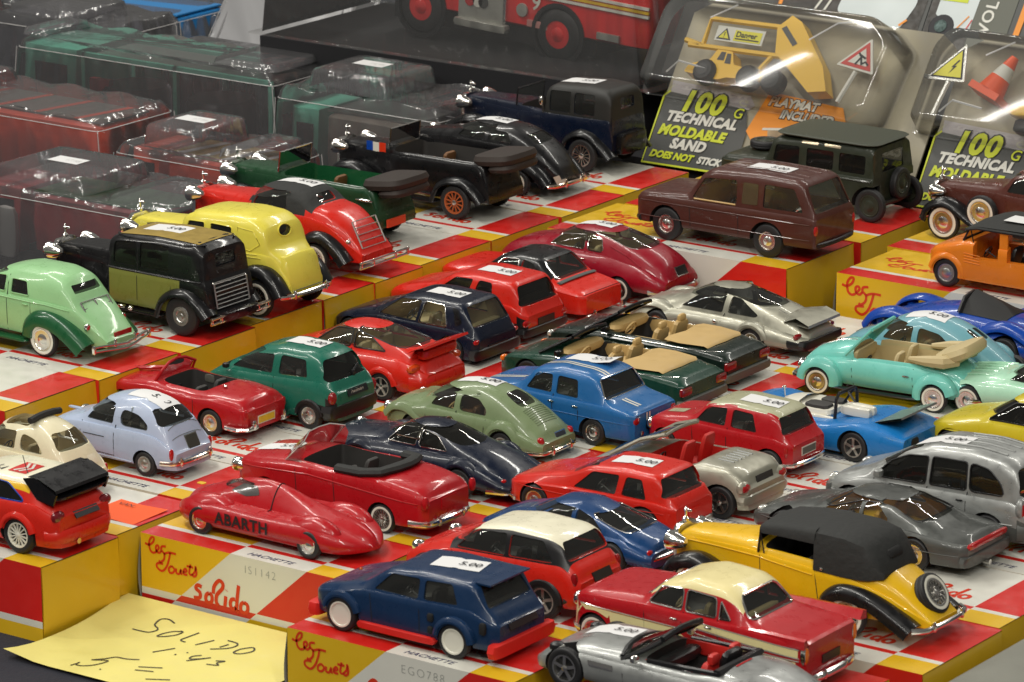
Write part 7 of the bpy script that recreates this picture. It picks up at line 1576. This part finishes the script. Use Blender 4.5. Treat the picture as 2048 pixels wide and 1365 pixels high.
        for (a, b) in ((3.0, 4.95), (5.8, 4.95), (7.4, 4.95)):
            g = MB(); g.lathe([(.25, .62), (.55, .6), (.7, .4), (.7, -.2), (.5, -.3)], (a, b, 1.3), 'z', 16); w_ = part('wheel', g, RUBBER, d); g = MB(); g.lathe([(.36, .6), (.2, .5), (0, .52)], (a, b, 1.35), 'z', 12); part('wheel_hub', g, BLACK, w_)
    else:
        sign([(-1.0+.1, 6.7), (.6, 8.55), (1.05, 6.75)], INK, SIGNY, ((.2, 6.6), (-.1, 4.6)), 'bolt')
        d = thing('toy_traffic_cone', 'orange and white toy traffic cone lying in the right clear pack', 'toy cone', (0, 0, 0)); d.matrix_world = PM(x0) @ Matrix.Translation(Vector((2.9, 6.5, .4))*U) @ Matrix.Rotation(-.35, 4, 'Z')
        ORC = mat('cone orange', (.80, .085, .008), .4)
        g = MB(); g.box((0, -.35, .5), (2.0, .4, 1.4)); part('cone_base', g, ORC, d)
        for (h0, h1, m) in ((-.15, .75, ORC), (.75, 1.45, WPRINT), (1.45, 2.1, ORC)):
            R0 = lambda h: .75-.25*h
            g = MB(); g.lathe([(0, 0)]+[(R0(h0), 0), (R0(h1), h1-h0), (0, h1-h0)], (0, 0, 0), 'z', 14); me = g.mesh('cone_band', m); o = obj('cone_band', me, d); o.rotation_euler = (radians(-90), 0, 0); o.location = Vector((0, h0, .5))*U
        d = thing('toy_loader', 'yellow toy loader bucket in the right clear pack at the edge', 'toy loader', (0, 0, 0)); d.matrix_world = PM(x0)
        g = MB(); g.rbox((6.3, 5.3, 1.3), (3.4, .7, .9), e=5, nu=16); part('loader_arm', g, YPL, d); g = MB(); g.rbox((6.2, 4.6, 1.0), (2.6, .9, .8), e=4); part('loader_body', g, BLACK, d)
        g = MB(); g.lathe([(.3, .5), (.6, .45), (.75, .2), (.7, -.3)], (6.9, 4.2, 1.1), 'z', 16); part('wheel', g, RUBBER, d)
    return t
sand_pack(-17.19, 'clear blister pack holding a yellow dump truck, lime numbers on dark panel', 0)
sand_pack(.71, 'clear blister pack at the right edge with toy cone and lightning sign', 1)
# printed cards standing behind the packs
def back_card(x0, x1, label, parts):
    t = thing('printed_card', label, 'printed card', (-2.93, 70.08, 5.2)); t.rotation_euler = (radians(56), 0, 0); t.scale = (1.026,)*3
    g = MB(); g.prism([(x0, 3), (x1, 3), (x1, 15), (x0, 15)], lambda a, b: (a, b, -.3), lambda a, b: (a, b, 0)); part('card', g, DGREY, t)
    for i, (nm, pts, m, n) in enumerate(parts):
        g = MB(); flat(g, pts, n); part(nm, g, m, t)
    return t
MACH = mat('dark machine print', (.045, .04, .035), .5, var=.5, vscale=80); BLUEW = mat('pale blue white print', (.62, .68, .68), .5, var=.08, vscale=25); GRB = mat('grey green print', (.105, .11, .085), .5)
t = back_card(-17.5, -1.9, 'dark grey printed card with white picture behind the left clear pack', [
    ('picture', [(-11.9, 7.2), (-2.2, 7.2), (-2.0, 14), (-11.5, 14)], MACH, .02), ('picture_sky', rpoly([(-7.6, 8.9), (-6.6, 8.45), (-4.5, 8.1), (-3.3, 8.3), (-2.7, 9.9), (-3.0, 12), (-7.2, 12)], .3, 3, True), BLUEW, .04),
    ('orange_edge', [(-11.5, 7.4), (-11.3, 7.4), (-11.0, 12), (-11.3, 12)], ORP, .05)])
for a, b in (((-9.2, 8.3), (-8.5, 10)), ((-8.6, 8.2), (-7.9, 10.2)), ((-3.4, 8.5), (-3.0, 8.9))):
    g = MB(); ribbon(g, [a, b], .14, lambda p, q: (p, q, .06)); part('machine_arm', g, WPRINT if a[0] < -5 else ORP, t)
t = back_card(-1.85, 12, 'grey printed card with white lettering behind the right clear pack', [
    ('picture', [(-1.8, 7.0), (.95, 7.0), (1.15, 14), (-1.8, 14)], MACH, .02), ('picture_sky', [(-1.35, 9.5), (.2, 8.3), (1.0, 8.6), (1.15, 13), (-1.3, 13)], BLUEW, .04), ('title_band', [(1.0, 7.0), (3.3, 7.0), (3.5, 14), (1.1, 14)], GRB, .03), ('orange_edge', [(3.65, 7), (4.0, 7), (4.3, 13), (3.9, 13)], ORP, .05), ('yellow_print', [(-1.4, 10.35), (.4, 10.35), (.4, 11.2), (-1.4, 11.2)], LIME, .06)])
g = MB(); g.lathe([(.0, .06), (.75, .06), (.8, .02)], (-.75, 8.75, 0), 'z', 20); part('wheel_print', g, INK, t); g = MB(); g.lathe([(.0, .09), (.38, .09)], (-.8, 8.8, 0), 'z', 16); part('wheel_hub_print', g, mat('teal grey print', (.12, .19, .18), .5), t)
o = obj('lettering', text_mesh('VOLVO', 1.0, WPRINT, 0, .02, 1.1), t); o.location = Vector((2.15, 8.65, .05))*U; o.rotation_euler = (0, 0, radians(86))
for a, b, m in (((.1, 8.6), (.75, 9.6), ORP), ((.7, 8.5), (1.0, 9.4), RPRINT)):
    g = MB(); ribbon(g, [a, b], .07, lambda p, q: (p, q, .08)); part('machine_arm', g, m, t)
riser(-19, 40, 65.3, 69.6, 5.0, 'black display block under the clear packs')
riser(-19, 40, 77, 92, 9.0, 'black display block behind the clear packs')
riser(-47, -20, 67, 80, 8.35, 'black display block under the red fire engine')

# ------------------------------------------------------------------ toys in clear trays, back left
EDGE = mat('painted edge highlight', (.52, .51, .50), .3)  # pale tubes stand in for highlights along the clear plastic edges
def tray(label, x0, x1, y0, y1, z0, z1, domes=(), sticker=None, rot=0, m=SHELL, tilt=0, rib=0, edge=True):
    cx, cy = (x0+x1)/2, (y0+y1)/2; L, D, H = x1-x0, y1-y0, z1-z0
    t = thing('clear_tray', label, 'clear plastic tray', (cx, cy, z0), radians(rot)); t.rotation_euler = (radians(tilt), 0, radians(rot))
    g = MB(); base = rpoly([(-L/2, -D/2), (L/2, -D/2), (L/2, D/2), (-L/2, D/2)], .6, 3, True)
    Q = []
    for i, p in enumerate(base):
        q = base[(i+1) % len(base)]; n = max(1, int(sqrt((p[0]-q[0])**2+(p[1]-q[1])**2)/.5)); Q += [(p[0]+(q[0]-p[0])*k/n, p[1]+(q[1]-p[1])*k/n) for k in range(n)]
    rows = [[(a*s_*(1+wv*.012*sin(i*2.1)), b*s_*(1+wv*.035*sin(i*2.1)), z+wz*.12*sin(i*.7)) for i, (a, b) in enumerate(Q)] for s_, z, wv, wz in ((1.06, 0, 0, 0), (1.0, .06, 0, 0), (.97, H*.3, 1, 0), (.93, H*.85, 1, 0), (.91, H*.95, .5, .5), (.87, H, 0, 1))]
    g.grid(rows, 0, True, False, True)
    part('tray_shell', g, m, t, 45)
    for (dx0, dx1, dz) in domes:
        g = MB(); b2 = rpoly([(dx0, -D*.38), (dx1, -D*.38), (dx1, D*.38), (dx0, D*.38)], .6, 3, True); mx = (dx0+dx1)/2
        g.grid([[(mx+(a-mx)*s_, b*s_, z) for a, b in b2] for s_, z in ((1.0, H-.02), (.95, H+dz*.8), (.9, H+dz*.95), (.82, H+dz))], 0, True, False, True); part('tray_dome', g, m, t, 45)
    for k in range(rib):
        xx = -L*.4+L*.8*k/max(1, rib-1)
        g = MB(); g.tube([(xx, -D*.48, .3), (xx, -D*.44, H*.95), (xx, D*.42, H)], .09, 5); part('tray_rib', g, m, t)
    if edge: g = MB(); g.tube([(a*.935, b*.935, H*.9) for a, b in base], .024, 4, closed=True); g.tube([(a*1.05, b*1.05, .03) for a, b in base], .05, 4, closed=True); part('tray_edge_highlight', g, EDGE, t)
    for sx in (-1, 1) if edge else ():
        for sy in (-1, 1):
            g = MB(); g.tube([(sx*L/2*.985, sy*D/2*.985, .1), (sx*L/2*.93, sy*D/2*.93, H*.9)], .03, 4); part('tray_edge_highlight', g, EDGE, t)
    if sticker:
        sx, sy, s_ = sticker; zz = H+.03
        for (dx0, dx1, dz) in domes:
            if dx0 <= sx <= dx1: zz = H+dz+.03
        g = MB(); g.grid([[(sx-1.1+2.2*i/4, sy-.6+1.2*j, zz) for i in range(5)] for j in (0, 1)]); o = part('price_sticker', g, WPAPER, t)
        f = obj('price_figures', text_mesh(s_, .5, GREYINK, .18, -.01), o); f.location = Vector((sx-.2, sy-.2, zz+.02))*U
    return t
GRN = mat('mint green plastic', (.16, .62, .42), .35, coat=.4); ORR = mat('fire orange red', (.72, .06, .015), .35, coat=.4); MIR = mat('dull chrome deck', (.30, .30, .26), .3, .7)
DRD = mat('dark red plastic', (.40, .016, .018), .4, coat=.4); BRN = mat('brown load', (.12, .05, .025), .6)
def lorry(label, x, y, z, L, W, H, cab, deck, load, wheel_r=.8, roof=True, axles=3, hub=BLACK, stripes=None, open_top=False, cat='toy truck'):
    t = thing('toy_lorry', label, cat, (x, y, z))
    def P(n, g, m): return part(n, g, m, t)
    g = MB(); g.box((0, 0, wheel_r*.95), (L, W*.7, .4)); P('chassis', g, BLACK)
    g = MB(); zc = wheel_r*.8; c0 = -L/2
    g.grid([[(c0+dx, yy*W/2*k, zz) for yy, zz in ((-1, zc), (-1, H*.6), (-.92, H), (.92, H), (1, H*.6), (1, zc))] for dx, k in ((0, .92), (.25, 1), (L*.22, 1))], 0, True, True, True); cb = P('cab', g, cab)
    for sg in (-1, 1):
        g = MB(); g.box((c0+L*.12, sg*(W/2-.02), H*.72), (L*.13, .08, H*.26)); part('cab_window', g, BLACK, cb)
    g = MB(); g.box((c0+.02, 0, H*.72), (.1, W*.8, H*.28)); part('windscreen', g, BLACK, cb)
    if open_top:
        for i, (xx, hh) in enumerate(((c0+L*.25, H), (c0+L*.62, H), (L/2-.15, H))):
            for sg in (-1, 1):
                g = MB(); g.box((xx, sg*W*.46, hh/2+zc/2), (.3, .25, hh-zc)); P('frame_post', g, load)
        for sg in (-1, 1):
            g = MB(); g.box((c0+L*.62, sg*W*.46, H-.15), (L*.75, .25, .3)); P('frame_rail', g, load)
            g = MB(); g.box((c0+L*.62, sg*W*.46, zc+.2), (L*.75, .25, .3)); P('frame_rail', g, load)
        g = MB(); g.box((c0+L*.62, 0, H-.25), (L*.72, W*.8, .12)); P('roof_panel', g, deck)
        for xx in (-.12, .22):
            g = MB(); g.lathe([(0, 0), (L*.1, 0), (L*.11, .1), (L*.11, H*.45), (L*.1, H*.5), (0, H*.5)], (xx*L, -W*.1, zc+.3), 'z', 18); P('cargo_drum', g, BLACK)
        g = MB(); g.box((c0+L*.3, -W*.38, H*.5), (L*.08, .4, H*.5)); P('red_panel', g, DRD)
    else:
        g = MB(); g.rbox((c0+L*.62, 0, (H+zc)/2), (L*.72, W*.98, H-zc), e=10, nu=24); P('body', g, load)
        g = MB(); g.box((c0+L*.62, 0, H+.02), (L*.68, W*.86, .1)); P('roof_panel', g, deck)
        if stripes:
            for k in range(4):
                xx = c0+L*.32+L*.17*k; g = MB(); g.add([(xx, -W*.43, H+.09), (xx+.5, -W*.43, H+.09), (xx+1.3, W*.43, H+.09), (xx+.8, W*.43, H+.09)], [(0, 1, 2, 3)]); P('roof_stripe', g, stripes)
    for k in range(axles):
        ax = c0+L*(.13 if k == 0 else .62+.2*(k-1))
        for sg in (-1, 1):
            g = MB(); g.lathe([(wheel_r*.5, .26), (wheel_r*.9, .25), (wheel_r, .1), (wheel_r, -.2), (wheel_r*.6, -.25)], (ax, sg*W*.46, wheel_r), 'y', 20, 0, sg); w_ = P('wheel', g, RUBBER)
            g = MB(); g.lathe([(wheel_r*.5, .24), (wheel_r*.42, .12), (wheel_r*.2, .15), (0, .22)], (ax, sg*W*.46, wheel_r), 'y', 14, 0, sg); part('wheel_hub', g, hub, w_)
    return t
tray('clear tray with red and green toy engine, nearest at the left edge', -47.5, -30.5, 38.5, 46.5, .1, 5.0, ((-5.5, 1.5, 1.0), (3, 8, .4)), (-2.2, 0, '17.95'))
lorry('dark red toy engine with green roof inside the nearest clear tray', -39, 42.5, .2, 14, 4.6, 4.3, DRD, mat('green load', (.03, .13, .03), .5), DRD, .9)
g = MB(); g.rbox((-43.3, 39.5, 2.2), (1.6, .5, 3.0)); o = obj('torn_label', g.mesh('torn_label', WPRINT)); tag(o, 'torn white paper label inside the nearest clear tray', 'label')
tray('clear tray with an orange and white toy carrier behind the red pre-war coupe', -44.5, -33.5, 49.5, 56.5, .1, 5.2, ((-3.6, .5, 1.3), (2, 4.6, .6)), (-1.6, 0, '17.95'))
lorry('orange red and white toy carrier truck inside the middle clear tray', -39, 53, .2, 9.5, 4.4, 4.6, ORR, mat('mustard load', (.35, .22, .02), .5), ORR, .8, axles=2, stripes=WPRINT)
tray('long clear tray holding a red striped toy fire lorry at the left edge', -66, -45.5, 50.5, 58, .1, 6.0, ((-8, -2, .8),))
lorry('red toy fire lorry with striped grey roof at the left edge', -55.5, 54.3, .2, 18.5, 4.8, 5.3, ORR, MIR, ORR, 1.1, stripes=ORR)
tray('clear tray holding a mint green toy transporter', -63.5, -41.5, 62, 68, .1, 7.3, ((-10.4, -8.2, .4), (5, 10, .4)), None)
lorry('mint green open sided toy transporter inside the wide clear tray', -52.5, 65, .2, 20, 5.2, 6.6, GRN, MIR, GRN, 1.2, open_top=True)
tray('tall empty grey clear tray standing behind the mint green transporter', -73, -62, 70.5, 78, .1, 6.2, ((-4.5, 1.5, .6),), None)
tray('lower empty clear tray behind the mint green transporter', -61.5, -52, 71, 77, .1, 4.6, ((-3, 3.5, .8),), None)
tray('clear tray with brown load at the upper left edge', -86, -74, 68, 76, .1, 5.6, ((-3, 5, .9),), (2.0, 0, '19.95'))
lorry('brown and red toy lorry in the upper left clear tray', -80, 72, .2, 10, 5, 5.0, BRN, BRN, DRD, 1.0)
tray('tall empty clear tray with a price label near the navy limousine', -40.5, -27.6, 59.5, 66.5, .1, 7.4, ((-4.2, 1.8, 1.2),), (-1.5, .4, '14.95'))
lorry('grey and green toy lorry inside the tall clear tray near the navy limousine', -35, 63, .2, 9.5, 4.6, 5.8, GRN, MIR, mat('beige load', (.28, .24, .18), .5), .9, axles=2)
tray('silvery ribbed plastic tray leaning at the top left', -65, -53.5, 80, 94, 6.0, 7.4, (), None, 0, mat('milky silver plastic', (.36, .36, .37), .3, .3), 52, 3)
tray('long dark tray with a blue toy at the top left', -104, -66, 81, 92, .1, 4.5, (), None, 0, SHELL)
lorry('bright blue toy lorry inside the long dark tray', -74, 86, .2, 14, 5.5, 4.2, BLACK, mat('toy blue', (.02, .22, .55), .35, coat=.4), mat('toy blue', (.02, .22, .55), .35, coat=.4), 1.0)
# red fire engine
t = thing('toy_fire_engine', 'large red toy fire engine with white stripes at the top centre', 'toy truck', (-33.3, 72.0, 8.55)); t.rotation_euler = (0, radians(3), 0)
FR = mat('fire engine red', (.62, .018, .018), .35, coat=.5); SILP = mat('silver panel', (.42, .42, .38), .35, .5)
def FP(n, g, m): return part(n, g, m, t)
g = MB(); g.rbox((1.2, 2.5, 3.6), (21, 5.0, 4.2), e=14, nu=30); FP('body', g, FR); g = MB(); g.box((0, 2.3, .95), (15, 3.6, 1.0)); FP('chassis', g, BLACK)
g = MB(); g.box((-.6, -.02, 2.7), (3.3, .2, 2.6)); FP('side_locker', g, SILP); g = MB(); g.rbox((-.4, -.25, 1.25), (3.9, .7, .5), e=8); FP('side_step', g, SILP)
for z, m in ((4.15, WPRINT), (3.9, YPRINT), (3.65, WPRINT)):
    for x0, x1 in ((-9.2, -2.4), (1.1, 11.5)):
        g = MB(); g.box(((x0+x1)/2, -.03, z), (x1-x0, .14, .16)); FP('side_stripe', g, m)
g = MB(); g.box((1.0, -.03, 2.7), (.5, .15, 2.3)); FP('hand_rail', g, CHROME); g = MB(); g.box((8.7, -.05, 2.0), (1.6, .15, .4)); FP('step_plate', g, SILP); g = MB(); g.box((3.6, -.05, 1.9), (1.5, .15, .4)); FP('name_plate', g, mat('dusty pink plate', (.5, .22, .2), .5))
g = MB(); g.lathe([(0, .12), (.4, .1), (.42, 0)], (2.4, .0, 2.6), 'y', 16, 0, -1); FP('fuel_cap', g, SILP)
o = obj('lettering', text_mesh('9', 1.3, WPRINT, .1, .02), t); place(o, (3.1, -.14, 2.8), (1, 0, 0), (0, 0, 1))
for dx, m in ((-.9, DRD), (-.3, WPRINT), (.1, DGREY)):
    g = MB(); g.lathe([(0, .13), (.36, .13), (.36, .02)], (-.5+dx, -.05, 2.6), 'y', 14, 0, -1); FP('locker_emblem', g, m)
for ax in (-5.1, 5.1):
    g = MB(); g.lathe([(1.9, .02), (1.9, .14), (1.65, .14), (1.65, .02)], (ax, 0, 1.55), 'y', 28, 0, -1); FP('wheel_arch_trim', g, BLACK)
    for sg, yy in ((-1, .35), (1, 4.6)):
        g = MB(); g.lathe([(.85, .5), (1.3, .5), (1.55, .35), (1.55, -.4), (1.0, -.5)], (ax, yy, 1.55), 'y', 28, 0, sg, cap=False); w_ = FP('wheel', g, RUBBER)
        g = MB(); g.lathe([(.86, .46), (.8, .3), (.5, .28), (.42, .5), (.2, .6), (0, .62)], (ax, yy, 1.55), 'y', 20, 0, sg)
        for k in range(8): g.box((ax+.64*cos(k*pi/4), yy+sg*.36, 1.55+.64*sin(k*pi/4)), (.14, .14, .14))
        part('wheel_hub', g, FR, w_)
t2 = tray('big clear tray round the red fire engine at the top centre', -47.5, -19.0, 67.5, 79.5, 8.36, 16.5, (), None, 0, CLEAR, 0, 0, False)
tray('hazy clear tray lying in front of the red fire engine', -33, -21.5, 64.0, 66.8, .1, 6.6, (), None, 0, SHELL, 0, 2)
